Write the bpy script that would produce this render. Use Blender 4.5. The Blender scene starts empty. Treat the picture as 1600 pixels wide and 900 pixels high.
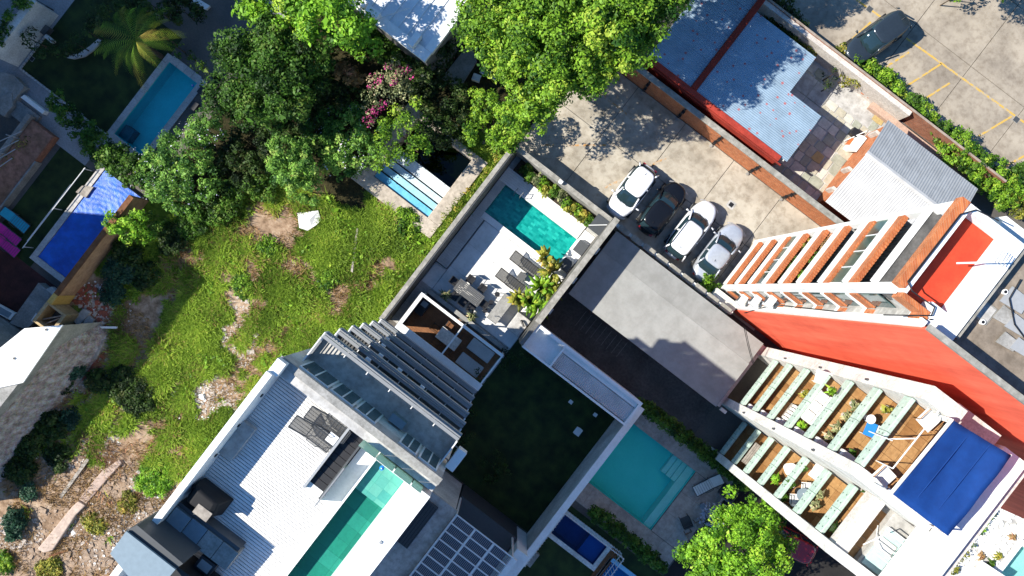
import bpy, math, random
import numpy as np
from mathutils import Vector, Matrix
R = math.radians
random.seed(7); RNG = np.random.default_rng(11)
scene = bpy.context.scene
# ------------------------------------------------------------------ camera, sky, sun, exposure
TH, CH, KP = R(37.5), 52.0, 24.0            # street grid turned against the frame, camera height, pixels per metre at ground
CT, ST = math.cos(TH), math.sin(TH)
cam = bpy.data.objects.new('camera', bpy.data.cameras.new('camera')); scene.collection.objects.link(cam)
cam.location = (0, 0, CH); cam.rotation_euler = (0, 0, TH)
cam.data.sensor_width = 36; cam.data.lens = 36 * CH * KP / 1600; cam.data.clip_end = 2000
scene.camera = cam
SUN_EL, SUN_PHI = R(43.5), R(4.5)
sdx, sdy = CT * math.cos(SUN_PHI) + ST * math.sin(SUN_PHI), ST * math.cos(SUN_PHI) - CT * math.sin(SUN_PHI)
world = bpy.data.worlds.new('World'); scene.world = world; world.use_nodes = True
wn = world.node_tree; sky = wn.nodes.new('ShaderNodeTexSky'); sky.sky_type = 'NISHITA'; sky.sun_disc = False
sky.sun_elevation = SUN_EL; sky.sun_rotation = math.atan2(-sdx, -sdy); sky.air_density = 1.4; sky.dust_density = 0.0; sky.ozone_density = 5.0
wn.nodes['Background'].inputs[1].default_value = 0.078
stint = wn.nodes.new('ShaderNodeMix'); stint.data_type = 'RGBA'; stint.blend_type = 'MULTIPLY'; stint.inputs[0].default_value = 1; stint.inputs[7].default_value = (.68, .97, 1.22, 1)   # camera white balance set for the sun
wn.links.new(sky.outputs[0], stint.inputs[6]); wn.links.new(stint.outputs[2], wn.nodes['Background'].inputs[0])
sl = bpy.data.lights.new('sun', 'SUN'); sl.energy = 5.0; sl.angle = R(0.53); sl.color = (1.0, 0.95, 0.85)
so = bpy.data.objects.new('sun', sl); scene.collection.objects.link(so); so.location = (-40, -26, 60)
so.rotation_euler = Vector((sdx * math.cos(SUN_EL), sdy * math.cos(SUN_EL), -math.sin(SUN_EL))).to_track_quat('-Z', 'Y').to_euler()
scene.view_settings.view_transform = 'Standard'; scene.view_settings.look = 'None'
scene.view_settings.gamma = 1; scene.view_settings.use_curve_mapping = False
scene.view_settings.exposure = 0.85
scene.cycles.max_bounces = 6; scene.cycles.transparent_max_bounces = 12
# ------------------------------------------------------------------ helpers
def W(u, v, z=0.0):                          # photo pixel on the level z -> world x, y
    k = (CH - z) / CH / KP; du = (u - 800) * k; dv = (450 - v) * k
    return (du * CT - dv * ST, du * ST + dv * CT)
COL = scene.collection
def prop(o, label=None, cat=None, group=None, kind=None):
    if label: o['label'] = label
    if cat: o['category'] = cat
    if group: o['group'] = group
    if kind: o['kind'] = kind
    return o
def thing(name, label, cat, loc=(0, 0, 0), rz=0, group=None, kind=None):
    o = bpy.data.objects.new(name, None); COL.objects.link(o); o.empty_display_size = .2
    o.location = loc; o.rotation_euler = (0, 0, rz)
    return prop(o, label, cat, group, kind)
def wloc(o):
    v = Vector((0, 0, 0))
    while o: v += o.location; o = o.parent
    return v
class MB:
    def __init__(s): s.v = []; s.f = []
    def add(s, vs, fs):
        n = len(s.v); s.v += [tuple(p) for p in vs]; s.f += [tuple(i + n for i in f) for f in fs]; return s
    def box(s, x0, x1, y0, y1, z0, z1):
        if x0 > x1: x0, x1 = x1, x0
        if y0 > y1: y0, y1 = y1, y0
        return s.add([(x0, y0, z0), (x1, y0, z0), (x1, y1, z0), (x0, y1, z0), (x0, y0, z1), (x1, y0, z1), (x1, y1, z1), (x0, y1, z1)],
                     [(3, 2, 1, 0), (4, 5, 6, 7), (0, 1, 5, 4), (1, 2, 6, 5), (2, 3, 7, 6), (3, 0, 4, 7)])
    def prism(s, pts, z0, z1):
        a = sum(pts[i - 1][0] * pts[i][1] - pts[i][0] * pts[i - 1][1] for i in range(len(pts)))
        if a < 0: pts = pts[::-1]
        n = len(pts); f = lambda z, i: z[i] if isinstance(z, (list, tuple)) else z
        return s.add([(p[0], p[1], f(z0, i)) for i, p in enumerate(pts)] + [(p[0], p[1], f(z1, i)) for i, p in enumerate(pts)],
                     [tuple(range(n - 1, -1, -1)), tuple(range(n, 2 * n))] + [(i, (i + 1) % n, n + (i + 1) % n, n + i) for i in range(n)])
    def tube(s, p, q, r, n=6, r2=None):
        p, q = Vector(p), Vector(q); d = (q - p); r2 = r if r2 is None else r2
        if d.length < 1e-6: return s
        d.normalize(); a = d.orthogonal().normalized(); b = d.cross(a)
        vs = [p + (a * math.cos(t) + b * math.sin(t)) * r for t in [2 * math.pi * i / n for i in range(n)]]
        vs += [q + (a * math.cos(t) + b * math.sin(t)) * r2 for t in [2 * math.pi * i / n for i in range(n)]]
        return s.add(vs, [(i, (i + 1) % n, n + (i + 1) % n, n + i) for i in range(n)] + [tuple(range(n - 1, -1, -1)), tuple(range(n, 2 * n))])
    def path(s, pts, r, n=5):
        for a, b in zip(pts[:-1], pts[1:]): s.tube(a, b, r, n)
        return s
    def quad(s, *p): return s.add(p, [tuple(range(len(p)))])
    def bar(s, p, q, w, h):                  # flat bar from p to q, w wide (horizontal), h high
        p, q = Vector(p), Vector(q); d = (q - p); n = Vector((-d.y, d.x, 0)).normalized() * (w / 2); u = Vector((0, 0, h / 2))
        return s.add([p - n - u, p + n - u, p + n + u, p - n + u, q - n - u, q + n - u, q + n + u, q - n + u],
                     [(0, 1, 2, 3), (7, 6, 5, 4), (1, 0, 4, 5), (2, 1, 5, 6), (3, 2, 6, 7), (0, 3, 7, 4)])
    def loft(s, rings, cap0=True, cap1=True):
        n = len(rings[0]); vs = [p for r in rings for p in r]; fs = []
        for k in range(len(rings) - 1):
            for i in range(n): fs.append((k * n + i, k * n + (i + 1) % n, (k + 1) * n + (i + 1) % n, (k + 1) * n + i))
        if cap0: fs.append(tuple(range(n - 1, -1, -1)))
        if cap1: fs.append(tuple((len(rings) - 1) * n + i for i in range(n)))
        return s.add(vs, fs)
    def mesh(s, name, off=(0, 0, 0)):
        me = bpy.data.meshes.new(name); me.from_pydata([(x - off[0], y - off[1], z - off[2]) for x, y, z in s.v], [], s.f); me.update(); return me
    def build(s, name, m, parent=None, world=True, smooth=False, bevel=0, kind=None, label=None):
        off = wloc(parent) if (parent is not None and world) else (0, 0, 0)
        me = s.mesh(name, off); me.materials.append(m)
        if smooth: me.polygons.foreach_set('use_smooth', [True] * len(me.polygons))
        o = bpy.data.objects.new(name, me); COL.objects.link(o)
        if parent is not None: o.parent = parent
        if bevel:
            b = o.modifiers.new('bevel', 'BEVEL'); b.width = bevel; b.segments = 2; b.limit_method = 'ANGLE'
        return prop(o, kind=kind, label=label)
def bx(name, x0, x1, y0, y1, z0, z1, m, parent=None, bevel=0, **k):
    return MB().box(x0, x1, y0, y1, z0, z1).build(name, m, parent, bevel=bevel, **k)
def struct(name, mb, m, parent=None): return mb.build(name, m, parent, kind='structure')
def inst(name, me, loc, parent, rz=0, sc=(1, 1, 1)):   # a piece sharing mesh data; loc in world
    o = bpy.data.objects.new(name, me); COL.objects.link(o)
    if parent is not None: o.parent = parent; loc = Vector(loc) - wloc(parent)
    o.location = loc; o.rotation_euler = (0, 0, rz); o.scale = sc
    return o
def unit(name, m, bevel=.0):                 # unit box mesh, base at z=0, for pieces
    me = MB().box(-.5, .5, -.5, .5, 0, 1).mesh(name); me.materials.append(m); return me
def copy_tree(o, parent=None, **k):
    c = o.copy(); COL.objects.link(c); c.parent = parent
    for ch in list(o.children): copy_tree(ch, c)
    return prop(c, **k)
# ------------------------------------------------------------------ materials
class N:
    def __init__(s, name):
        s.m = bpy.data.materials.new(name); s.m.use_nodes = True; s.t = s.m.node_tree; s.b = s.t.nodes['Principled BSDF']; s.out = s.t.nodes['Material Output']
    def n(s, typ, **k):
        nd = s.t.nodes.new('ShaderNode' + typ)
        for a, b in k.items(): setattr(nd, a, b)
        return nd
    def l(s, a, b): s.t.links.new(a, b)
    def pos(s): return s.n('NewGeometry').outputs['Position']
    def noise(s, sc, det=4, rough=.55, vec=None):
        t = s.n('TexNoise'); t.inputs['Scale'].default_value = sc; t.inputs['Detail'].default_value = det; t.inputs['Roughness'].default_value = rough
        s.l(vec if vec is not None else s.pos(), t.inputs['Vector']); return t.outputs['Fac']
    def ramp(s, fac, stops):
        r = s.n('ValToRGB'); e = r.color_ramp.elements
        while len(e) < len(stops): e.new(.5)
        for i, (p, c) in enumerate(stops): e[i].position = p; e[i].color = (*c, 1)
        s.l(fac, r.inputs[0]); return r.outputs[0]
    def mix(s, fac, a, b, mode='MIX'):
        x = s.n('Mix', data_type='RGBA', blend_type=mode)
        for i, q in ((0, fac), (6, a), (7, b)):
            if isinstance(q, (int, float)): x.inputs[i].default_value = q
            elif isinstance(q, (tuple, list)): x.inputs[i].default_value = (*q, 1)
            else: s.l(q, x.inputs[i])
        return x.outputs[2]
    def math(s, op, a, b=0.0, c=None):
        x = s.n('Math', operation=op)
        for i, q in enumerate((a, b) if c is None else (a, b, c)):
            if isinstance(q, (int, float)): x.inputs[i].default_value = q
            else: s.l(q, x.inputs[i])
        return x.outputs[0]
    def bump(s, h, strength, dist=.02):
        b = s.n('Bump'); b.inputs['Strength'].default_value = strength; b.inputs['Distance'].default_value = dist
        s.l(h, b.inputs['Height']); s.l(b.outputs[0], s.b.inputs['Normal'])
    def fin(s, col, rough=.8, spec=.3, metal=0):
        if isinstance(col, (tuple, list)): s.b.inputs['Base Color'].default_value = (*col, 1)
        else: s.l(col, s.b.inputs['Base Color'])
        s.b.inputs['Roughness'].default_value = rough; s.b.inputs['Specular IOR Level'].default_value = spec; s.b.inputs['Metallic'].default_value = metal
        return s.m
def mul(c, k): return tuple(min(1, x * k) for x in c)
def mat(name, c, c2=None, scale=1.2, rough=.8, grime=.25, gscale=9, bump=.15, spec=.25, metal=0, lo=.35, hi=.68):
    q = N(name); c2 = c2 or mul(c, .72)
    a = q.ramp(q.noise(scale, 6), [(lo, c2), (hi, c)])
    if grime: a = q.mix(grime, a, q.ramp(q.noise(gscale, 5, .7), [(.38, (.25, .23, .2)), (.6, (1, 1, 1))]), 'MULTIPLY')
    if bump: q.bump(q.noise(gscale * 4, 4, .7), bump)
    return q.fin(a, rough, spec, metal)
def plain(name, c, rough=.5, spec=.4, metal=0, coat=0):
    q = N(name); a = q.ramp(q.noise(6, 3), [(.3, mul(c, .88)), (.7, c)])
    if coat: q.b.inputs['Coat Weight'].default_value = coat; q.b.inputs['Coat Roughness'].default_value = .04
    return q.fin(a, rough, spec, metal)
def tilemat(name, cols, sx, sy=None, sz=None, grout=None, gw=.06, rough=.4, shift=(0, 0, 0), spec=.4, stag=0):
    q = N(name); sy = sy or sx; sz = sz or sx
    sp = q.n('SeparateXYZ'); q.l(q.pos(), sp.inputs[0])
    f = []; fr = []
    yy = q.math('FLOOR', q.math('DIVIDE', q.math('ADD', sp.outputs[1], 100.013 + shift[1]), sy))
    for i, (d, o) in enumerate(((sx, 100.011), (sy, 100.013), (sz, 100.017))):
        a = q.math('DIVIDE', q.math('ADD', sp.outputs[i], o + shift[i]), d)
        if i == 0 and stag: a = q.math('ADD', a, q.math('MULTIPLY', q.math('MODULO', yy, 2.0), stag))
        f.append(q.math('FLOOR', a)); fr.append(q.math('FRACT', a))
    cb = q.n('CombineXYZ')
    for i in range(3): q.l(f[i], cb.inputs[i])
    wn_ = q.n('TexWhiteNoise', noise_dimensions='3D'); q.l(cb.outputs[0], wn_.inputs['Vector'])
    st = [(.05 + .9 * i / max(1, len(cols) - 1), c) for i, c in enumerate(cols)]
    a = q.ramp(wn_.outputs['Value'], st)
    if grout is not None:
        g = None
        for i in range(2):
            e = q.math('LESS_THAN', fr[i], gw); g = e if g is None else q.math('MAXIMUM', g, e)
        a = q.mix(g, a, grout)
    a = q.mix(.2, a, q.ramp(q.noise(7, 5, .7), [(.35, (.45, .45, .42)), (.62, (1, 1, 1))]), 'MULTIPLY')
    return q.fin(a, rough, spec)
def brickmat(name, c1, c2, mortar, sc=1.0, rough=.9):
    q = N(name); sp = q.n('SeparateXYZ'); q.l(q.pos(), sp.inputs[0]); cb = q.n('CombineXYZ')
    q.l(q.math('ADD', sp.outputs[0], sp.outputs[1]), cb.inputs[0]); q.l(sp.outputs[2], cb.inputs[1])
    t = q.n('TexBrick'); q.l(cb.outputs[0], t.inputs['Vector']); t.inputs['Scale'].default_value = 4.2 * sc
    t.inputs['Color1'].default_value = (*c1, 1); t.inputs['Color2'].default_value = (*c2, 1); t.inputs['Mortar'].default_value = (*mortar, 1)
    t.inputs['Mortar Size'].default_value = .018; t.inputs['Row Height'].default_value = .3
    a = q.mix(.45, t.outputs['Color'], q.ramp(q.noise(2.4, 6, .65), [(.35, (.3, .26, .24)), (.62, (1, 1, 1))]), 'MULTIPLY')
    q.bump(t.outputs['Fac'], -.4, .01)
    return q.fin(a, rough, .2)
def watermat(name, tint, rough=.02, wave=.06):
    q = N(name); t = q.t; t.nodes.remove(q.b)
    tr = q.n('BsdfTransparent'); tr.inputs[0].default_value = (*tint, 1)
    gl = q.n('BsdfGlossy'); gl.inputs['Roughness'].default_value = rough
    b = q.n('Bump'); b.inputs['Strength'].default_value = wave; b.inputs['Distance'].default_value = .05
    q.l(q.noise(2.2, 3, .6), b.inputs['Height']); q.l(b.outputs[0], gl.inputs['Normal'])
    fr = q.n('Fresnel'); fr.inputs[0].default_value = 1.33; q.l(b.outputs[0], fr.inputs['Normal'])
    mx = q.n('MixShader'); q.l(fr.outputs[0], mx.inputs[0]); q.l(tr.outputs[0], mx.inputs[1]); q.l(gl.outputs[0], mx.inputs[2]); q.l(mx.outputs[0], q.out.inputs[0])
    return q.m
def leafmat(name, dark, light, rough=.55, trans=.25):
    q = N(name); at = q.n('Attribute', attribute_name='tone')
    a = q.ramp(at.outputs['Fac'], [(0, dark), (.82, light), (1, (light[0] * 1.35 + .02, light[1] * 1.02, light[2] * 1.3 + .01))])
    q.fin(a, rough, .25)
    tl = q.n('BsdfTranslucent'); q.l(a, tl.inputs[0]); mx = q.n('MixShader'); mx.inputs[0].default_value = trans
    q.l(q.b.outputs[0], mx.inputs[1]); q.l(tl.outputs[0], mx.inputs[2]); q.l(mx.outputs[0], q.out.inputs[0]); return q.m
M = {}
M['white'] = mat('white paint', (.8, .8, .78), (.7, .7, .68), grime=.12)
M['whitew'] = mat('weathered white paint', (.78, .77, .73), (.55, .54, .5), grime=.35, scale=.9)
M['cream'] = mat('cream render', (.7, .66, .6), (.5, .46, .42), grime=.35)
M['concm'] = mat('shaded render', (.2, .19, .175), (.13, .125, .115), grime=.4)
M['conc'] = mat('grey concrete', (.36, .35, .33), (.22, .215, .2), grime=.35)
M['concl'] = mat('light concrete', (.55, .53, .5), (.38, .37, .35), grime=.4, scale=.8, gscale=3)
M['concd'] = mat('dark concrete', (.16, .155, .15), (.08, .08, .08), grime=.35)
M['mossconc'] = mat('mossy concrete coping', (.38, .36, .32), (.24, .23, .2), scale=2.2, grime=.35, gscale=5)
M['steel'] = plain('grey painted steel', (.32, .33, .34), .45)
M['black'] = plain('black steel', (.015, .015, .017), .45)
M['blackcloth'] = mat('black cover cloth', (.02, .02, .022), (.01, .01, .011), grime=0, rough=.75)
M['charcoal'] = plain('charcoal panel', (.06, .065, .07), .5)
M['slate'] = plain('blue grey sheet', (.2, .26, .3), .4)
M['alu'] = plain('white aluminium', (.72, .72, .71), .4)
M['greyalu'] = plain('grey aluminium', (.22, .23, .24), .45, .4)
M['wood'] = tilemat('orange wood floor', [(.33, .14, .04), (.5, .24, .075), (.42, .19, .055), (.58, .31, .11)], .25, .5, grout=(.16, .06, .02), gw=.03, rough=.5)
M['woodd'] = mat('brown wood', (.2, .09, .04), (.12, .05, .02), scale=3)
M['teak'] = mat('teak', (.42, .22, .09), (.28, .13, .05), scale=4)
M['greywood'] = mat('silvered timber', (.4, .36, .31), (.24, .21, .18), scale=3)
M['deckw'] = mat('pale deck board', (.78, .77, .75), (.66, .65, .63), grime=.12, scale=2, rough=.65)
M['deckg'] = mat('grey deck board', (.58, .57, .55), (.46, .45, .44), grime=.15, scale=2, rough=.7)
M['brick'] = brickmat('orange brick', (.52, .17, .06), (.4, .11, .04), (.5, .36, .24))
M['brickold'] = brickmat('old brown brick', (.38, .15, .085), (.26, .1, .06), (.33, .27, .22))
M['red'] = mat('red painted render', (.82, .15, .08), (.74, .125, .066), grime=.12, scale=.7, gscale=5)
def streaky(name, c, c2):
    q = N(name); mp = q.n('Mapping'); mp.inputs['Scale'].default_value = (1.6, 1.6, .12); q.l(q.pos(), mp.inputs['Vector'])
    a = q.ramp(q.noise(1.0, 7, .65, mp.outputs[0]), [(.36, c2), (.62, c)]); a = q.mix(.3, a, q.ramp(q.noise(.9, 6, .7), [(.36, (.72, .6, .58)), (.55, (1, 1, 1))]), 'MULTIPLY')
    q.bump(q.noise(28, 4, .7), .25); return q.fin(a, .85, .2)
M['red'] = streaky('streaked red render', (.84, .155, .085), (.66, .105, .058))
M['redfloor'] = mat('red terrace paint', (.55, .06, .025), (.46, .045, .02), grime=.15, scale=1.5)
M['redtrim'] = mat('dark red oxide paint', (.3, .035, .02), (.2, .025, .016), grime=.3)
M['mint'] = mat('mint painted concrete', (.46, .57, .49), (.38, .49, .42), grime=.25, gscale=6)
M['glass'] = N('glass pane').fin((.05, .09, .09), .05, .6)
M['carglass'] = N('tinted car glass').fin((.014, .03, .037), .04, .8)
M['rubber'] = plain('rubber', (.02, .02, .02), .8)
M['cloth'] = mat('grey upholstery', (.42, .42, .41), (.36, .36, .35), grime=.1, rough=.9)
M['clothw'] = mat('white upholstery', (.75, .74, .71), (.66, .65, .62), grime=.1, rough=.9)
M['blueawn'] = mat('royal blue canvas', (.004, .043, .2), (.003, .034, .165), grime=.08, scale=2, rough=.8, bump=.3)
M['sling0'] = plain('dark slat', (.1, .1, .1), .8)
def glasspane(name, tint, dens):
    q = N(name); q.t.nodes.remove(q.b); tr = q.n('BsdfTransparent'); tr.inputs[0].default_value = (*tint, 1)
    gl = q.n('BsdfGlossy'); gl.inputs['Roughness'].default_value = .03; df = q.n('BsdfDiffuse'); df.inputs[0].default_value = (*mul(tint, .75), 1)
    fr = q.n('Fresnel'); fr.inputs[0].default_value = 1.45
    m0 = q.n('MixShader'); m0.inputs[0].default_value = dens; q.l(tr.outputs[0], m0.inputs[1]); q.l(df.outputs[0], m0.inputs[2])
    m1 = q.n('MixShader'); q.l(fr.outputs[0], m1.inputs[0]); q.l(m0.outputs[0], m1.inputs[1]); q.l(gl.outputs[0], m1.inputs[2]); q.l(m1.outputs[0], q.out.inputs[0]); return q.m
M['railglass'] = glasspane('green tinted rail glass', (.45, .72, .64), .16)
M['clearglass'] = glasspane('clear rail glass', (.78, .97, .9), .6)
nt_ = M['clearglass'].node_tree; tl0 = nt_.nodes.new('ShaderNodeBsdfTranslucent'); tl0.inputs[0].default_value = (.75, 1, .9, 1)
[nt_.links.new(tl0.outputs[0], l_.to_socket) for l_ in list(nt_.links) if l_.from_node.type == 'BSDF_DIFFUSE']
M['sling'] = glasspane('open grey sling mesh', (.5, .5, .52), .0)
for n_ in list(M['sling'].node_tree.nodes):
    if n_.type == 'BSDF_DIFFUSE': n_.inputs[0].default_value = (.07, .07, .07, 1)
    if n_.type == 'BSDF_TRANSPARENT': n_.inputs[0].default_value = (1, 1, 1, 1)
    if n_.type == 'MIX_SHADER' and not n_.inputs[0].is_linked: n_.inputs[0].default_value = .55
    if n_.type == 'FRESNEL': n_.inputs[0].default_value = 1.02
# foliage materials
M['leafbig'] = leafmat('deep tree leaf', (.01, .035, .004), (.085, .2, .02))
M['leaf'] = leafmat('leaf green', (.015, .045, .006), (.1, .22, .02))
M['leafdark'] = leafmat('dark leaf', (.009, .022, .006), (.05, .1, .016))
M['leafbright'] = leafmat('bright leaf', (.02, .075, .006), (.24, .44, .03))
M['leaflime'] = leafmat('lime leaf', (.045, .14, .008), (.25, .5, .03))
M['leafpale'] = leafmat('pale leaf', (.03, .1, .015), (.24, .46, .07))
M['leafblue'] = leafmat('blue green leaf', (.012, .04, .025), (.05, .13, .065))
M['leafyel'] = leafmat('yellow green leaf', (.06, .08, .01), (.36, .36, .05))
M['leafvar'] = leafmat('variegated leaf', (.06, .09, .03), (.4, .42, .2))
M['flower'] = leafmat('magenta bract', (.25, .02, .1), (.55, .08, .25))
M['whitefl'] = leafmat('pale petal', (.4, .42, .55), (.75, .75, .8))
M['dry'] = leafmat('dry straw', (.16, .09, .035), (.42, .28, .12))
M['grass'] = leafmat('grass blade', (.06, .125, .012), (.37, .53, .06), trans=.42)
M['bark'] = mat('bark', (.14, .1, .07), (.07, .05, .035), scale=5)
# ------------------------------------------------------------------ foliage
def leafmesh(name, P, Nn, size, tones, m, parent, asp=.55, kind=None):
    n = len(P); u = RNG.normal(size=(n, 3)); Nn = Nn / np.maximum(1e-6, np.linalg.norm(Nn, axis=1, keepdims=True))
    u -= (u * Nn).sum(1, keepdims=True) * Nn; u /= np.maximum(1e-6, np.linalg.norm(u, axis=1, keepdims=True)); w = np.cross(Nn, u)
    s = (size * np.exp(RNG.normal(-.12, .38, n)))[:, None]
    V = np.empty((n, 4, 3)); V[:, 0] = P - u * s * .5; V[:, 1] = P + w * s * asp * .5 + Nn * s * .08; V[:, 2] = P + u * s * .5 - Nn * s * .1; V[:, 3] = P - w * s * asp * .5 + Nn * s * .08
    return rawquads(name, V, tones, m, parent, kind)
def rawquads(name, V, tones, m, parent, kind=None):
    n = len(V); off = np.array(wloc(parent)) if parent is not None else np.zeros(3)
    me = bpy.data.meshes.new(name); me.vertices.add(n * 4); me.vertices.foreach_set('co', (V.reshape(-1, 3) - off).astype('f').ravel())
    me.loops.add(n * 4); me.loops.foreach_set('vertex_index', np.arange(n * 4, dtype='i')); me.polygons.add(n)
    me.polygons.foreach_set('loop_start', np.arange(0, n * 4, 4, dtype='i')); me.polygons.foreach_set('loop_total', np.full(n, 4, 'i'))
    at = me.attributes.new('tone', 'FLOAT', 'FACE'); at.data.foreach_set('value', np.clip(tones, 0, 1).astype('f'))
    me.update(calc_edges=True); me.materials.append(m)
    o = bpy.data.objects.new(name, me); COL.objects.link(o)
    if parent is not None: o.parent = parent
    return prop(o, kind=kind)
def blobs(lobes, nsub, sub_r):               # sub clumps spread over the lobes' upper shells
    out = []
    for (x, y, z, rx, ry, rz) in lobes:
        k = max(4, int(nsub * (3.0 if nsub < 5 else 1.7) * (rx * ry)))
        d = RNG.normal(size=(k, 3)); d[:, 2] = np.abs(d[:, 2]) * .9 - .25; d /= np.linalg.norm(d, axis=1, keepdims=True)
        r = RNG.uniform(.55, 1.0, k)[:, None]
        c = np.array([x, y, z]) + d * r * np.array([rx, ry, rz]); sr = sub_r * RNG.uniform(.6, 1.3, k)
        out += [(c[i], sr[i]) for i in range(k)]
    return out
def crown(name, lobes, m, parent, dens=26, leaf=.2, sub=1.6, sub_r=.55, kind=None, extra=None):
    leaf *= .82; dens *= 1.4
    cl = blobs(lobes, sub, sub_r); P = []; Q = []; T = []
    for c, r in cl:
        k = max(8, int(dens * r * r * 8)); d = RNG.normal(size=(k, 3)); d[:, 2] = np.where(d[:, 2] < -.35, -d[:, 2], d[:, 2]); d /= np.linalg.norm(d, axis=1, keepdims=True)
        P.append(c + d * r * RNG.uniform(.55, 1.12, k)[:, None] * np.array([1, 1, .75])); Q.append(d + RNG.normal(size=(k, 3)) * .55 + np.array([0, 0, .5]))
        T.append(np.clip(RNG.normal(.43, .3) + RNG.normal(0, .2, k), 0, 1))
    return leafmesh(name, np.vstack(P), np.vstack(Q), leaf, np.concatenate(T), m, parent, kind=kind)
def trunk(parent, x, y, z0, z1, r, lobes, m=None):
    b = MB(); b.tube((x, y, z0), (x + .1, y + .05, z1 * .55), r, 8, r * .7)
    for (lx, ly, lz, rx, ry, rz) in lobes[:7]:
        b.tube((x + .1, y + .05, z1 * .5), ((x + lx) / 2, (y + ly) / 2, z1 * .5 + (lz - z1 * .5) * .6), r * .55, 6, r * .35)
        b.tube(((x + lx) / 2, (y + ly) / 2, z1 * .5 + (lz - z1 * .5) * .6), (lx, ly, lz + rz * .3), r * .35, 5, r * .1)
    return b.build('trunk', m or M['bark'], parent)
def pl(lst):                                 # lobes given as photo pixel centre, level, pixel radius, vertical radius
    out = []
    for (u, v, z, rp, rz) in lst:
        x, y = W(u, v, z); r = rp * (CH - z) / CH / KP; out.append((x, y, z, r, r, rz))
    return out
def tree(name, label, cat, lst, m, h, tr=.18, base=None, **k):
    lobes = pl(lst); g = k.pop('group', None); x = sum(l[0] for l in lobes) / len(lobes); y = sum(l[1] for l in lobes) / len(lobes)
    if base: x, y = base
    t = thing(name, label, cat, (x, y, 0), group=g); trunk(t, x, y, 0, h, tr, lobes); crown('crown', lobes, m, t, **k); return t
def shrub(name, label, lst, m, group=None, flowers=None, cat='shrub', **k):
    lobes = pl(lst); x, y = lobes[0][:2]; t = thing(name, label, cat, (x, y, 0), group=group)
    crown('foliage', lobes, m, t, **k)
    for l in lobes[:5]: MB().tube((l[0], l[1], 0), (l[0] + .05, l[1], l[2] + l[5] * .4), .05, 5, .02).build('stem', M['bark'], t)
    if flowers:
        crown('flowers', lobes, flowers[0], t, dens=flowers[1], leaf=flowers[2], sub=1.6, sub_r=.6, kind='stuff')
    return t
def strappy(name, label, x, y, z, n, L, m, cat='plant', pot=None, group=None, width=.07, up=.6):
    t = thing(name, label, cat, (x, y, z), group=group)
    if pot:
        pr, ph, pm = pot; k = 12
        MB().loft([[(x + math.cos(a) * rr, y + math.sin(a) * rr, z + hh) for a in [2 * math.pi * i / k for i in range(k)]] for rr, hh in ((pr * .7, 0), (pr, ph), (pr * .85, ph), (pr * .8, ph - .06))]).build('pot', pm, t)
    z0 = z + (pot[1] * .9 if pot else 0); V = []
    for i in range(n):
        a = random.uniform(0, 6.283); e = random.uniform(.25, 1.0); l = L * random.uniform(.6, 1.1); d = np.array([math.cos(a), math.sin(a), 0]); s = np.array([-d[1], d[0], 0]) * width
        p0 = np.array([x, y, z0]); p1 = p0 + d * l * .5 * e + np.array([0, 0, l * up * (1.1 - e * .5)]); p2 = p0 + d * l * e + np.array([0, 0, l * up * (.9 - e)])
        V.append([p0 - s * .5, p0 + s * .5, p1 + s, p1 - s]); V.append([p1 - s, p1 + s, p2 + s * .15, p2 - s * .15])
    rawquads('leaves', np.array(V), np.repeat(RNG.uniform(.1, 1, n), 2), m, t); return t
# ------------------------------------------------------------------ ground and its openings
POOLS = {'patio': (-4.42, 1.42, 2.86, 5.08), 'left': (-26.64, -24.34, -7.8, -1.9), 'steps': (-11.5, -7.1, .3, 5.0),
         'square': (11.55, 16.75, -7.0, -2.2), 'small': (11.6, 15.15, -11.1, -9.6), 'blue': (15.9, 20.0, -12.6, -10.2), 'corner': (36.5, 41.0, 1.5, 6.9)}
def sheet(x0, x1, y0, y1, z, holes=()):
    hs = [h for h in holes if h[1] > x0 and h[0] < x1 and h[3] > y0 and h[2] < y1]
    xs = sorted({x0, x1, *[min(max(a, x0), x1) for h in hs for a in h[:2]]}); ys = sorted({y0, y1, *[min(max(a, y0), y1) for h in hs for a in h[2:]]})
    b = MB()
    for xa, xb in zip(xs[:-1], xs[1:]):
        for ya, yb in zip(ys[:-1], ys[1:]):
            cx, cy = (xa + xb) / 2, (ya + yb) / 2
            if any(h[0] < cx < h[1] and h[2] < cy < h[3] for h in hs): continue
            b.quad((xa, ya, z), (xb, ya, z), (xb, yb, z), (xa, yb, z))
    return b
HO = list(POOLS.values())
M['ground'] = mat('bare ground', (.16, .14, .12), (.08, .075, .07), scale=.3)
M['shadeasphalt'] = mat('shade dark asphalt', (.03, .028, .026), (.016, .015, .014), scale=.8)  # asphalt colour lowered to near black to carry the shade over the side street
M['asphalt'] = mat('dark asphalt', (.115, .108, .1), (.07, .066, .062), scale=.8, grime=.4, gscale=6)
M['lawn'] = mat('lawn', (.036, .06, .013), (.012, .022, .007), scale=1.1, bump=.6, gscale=14)
M['street'] = mat('worn street', (.34, .34, .345), (.24, .24, .25), scale=.5, grime=.3)
struct('ground', sheet(-300, 300, -300, 300, 0, HO), M['ground'])
struct('side_street', sheet(19.2, 30, -14, -.8, .009, HO), M['shadeasphalt'])
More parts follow.
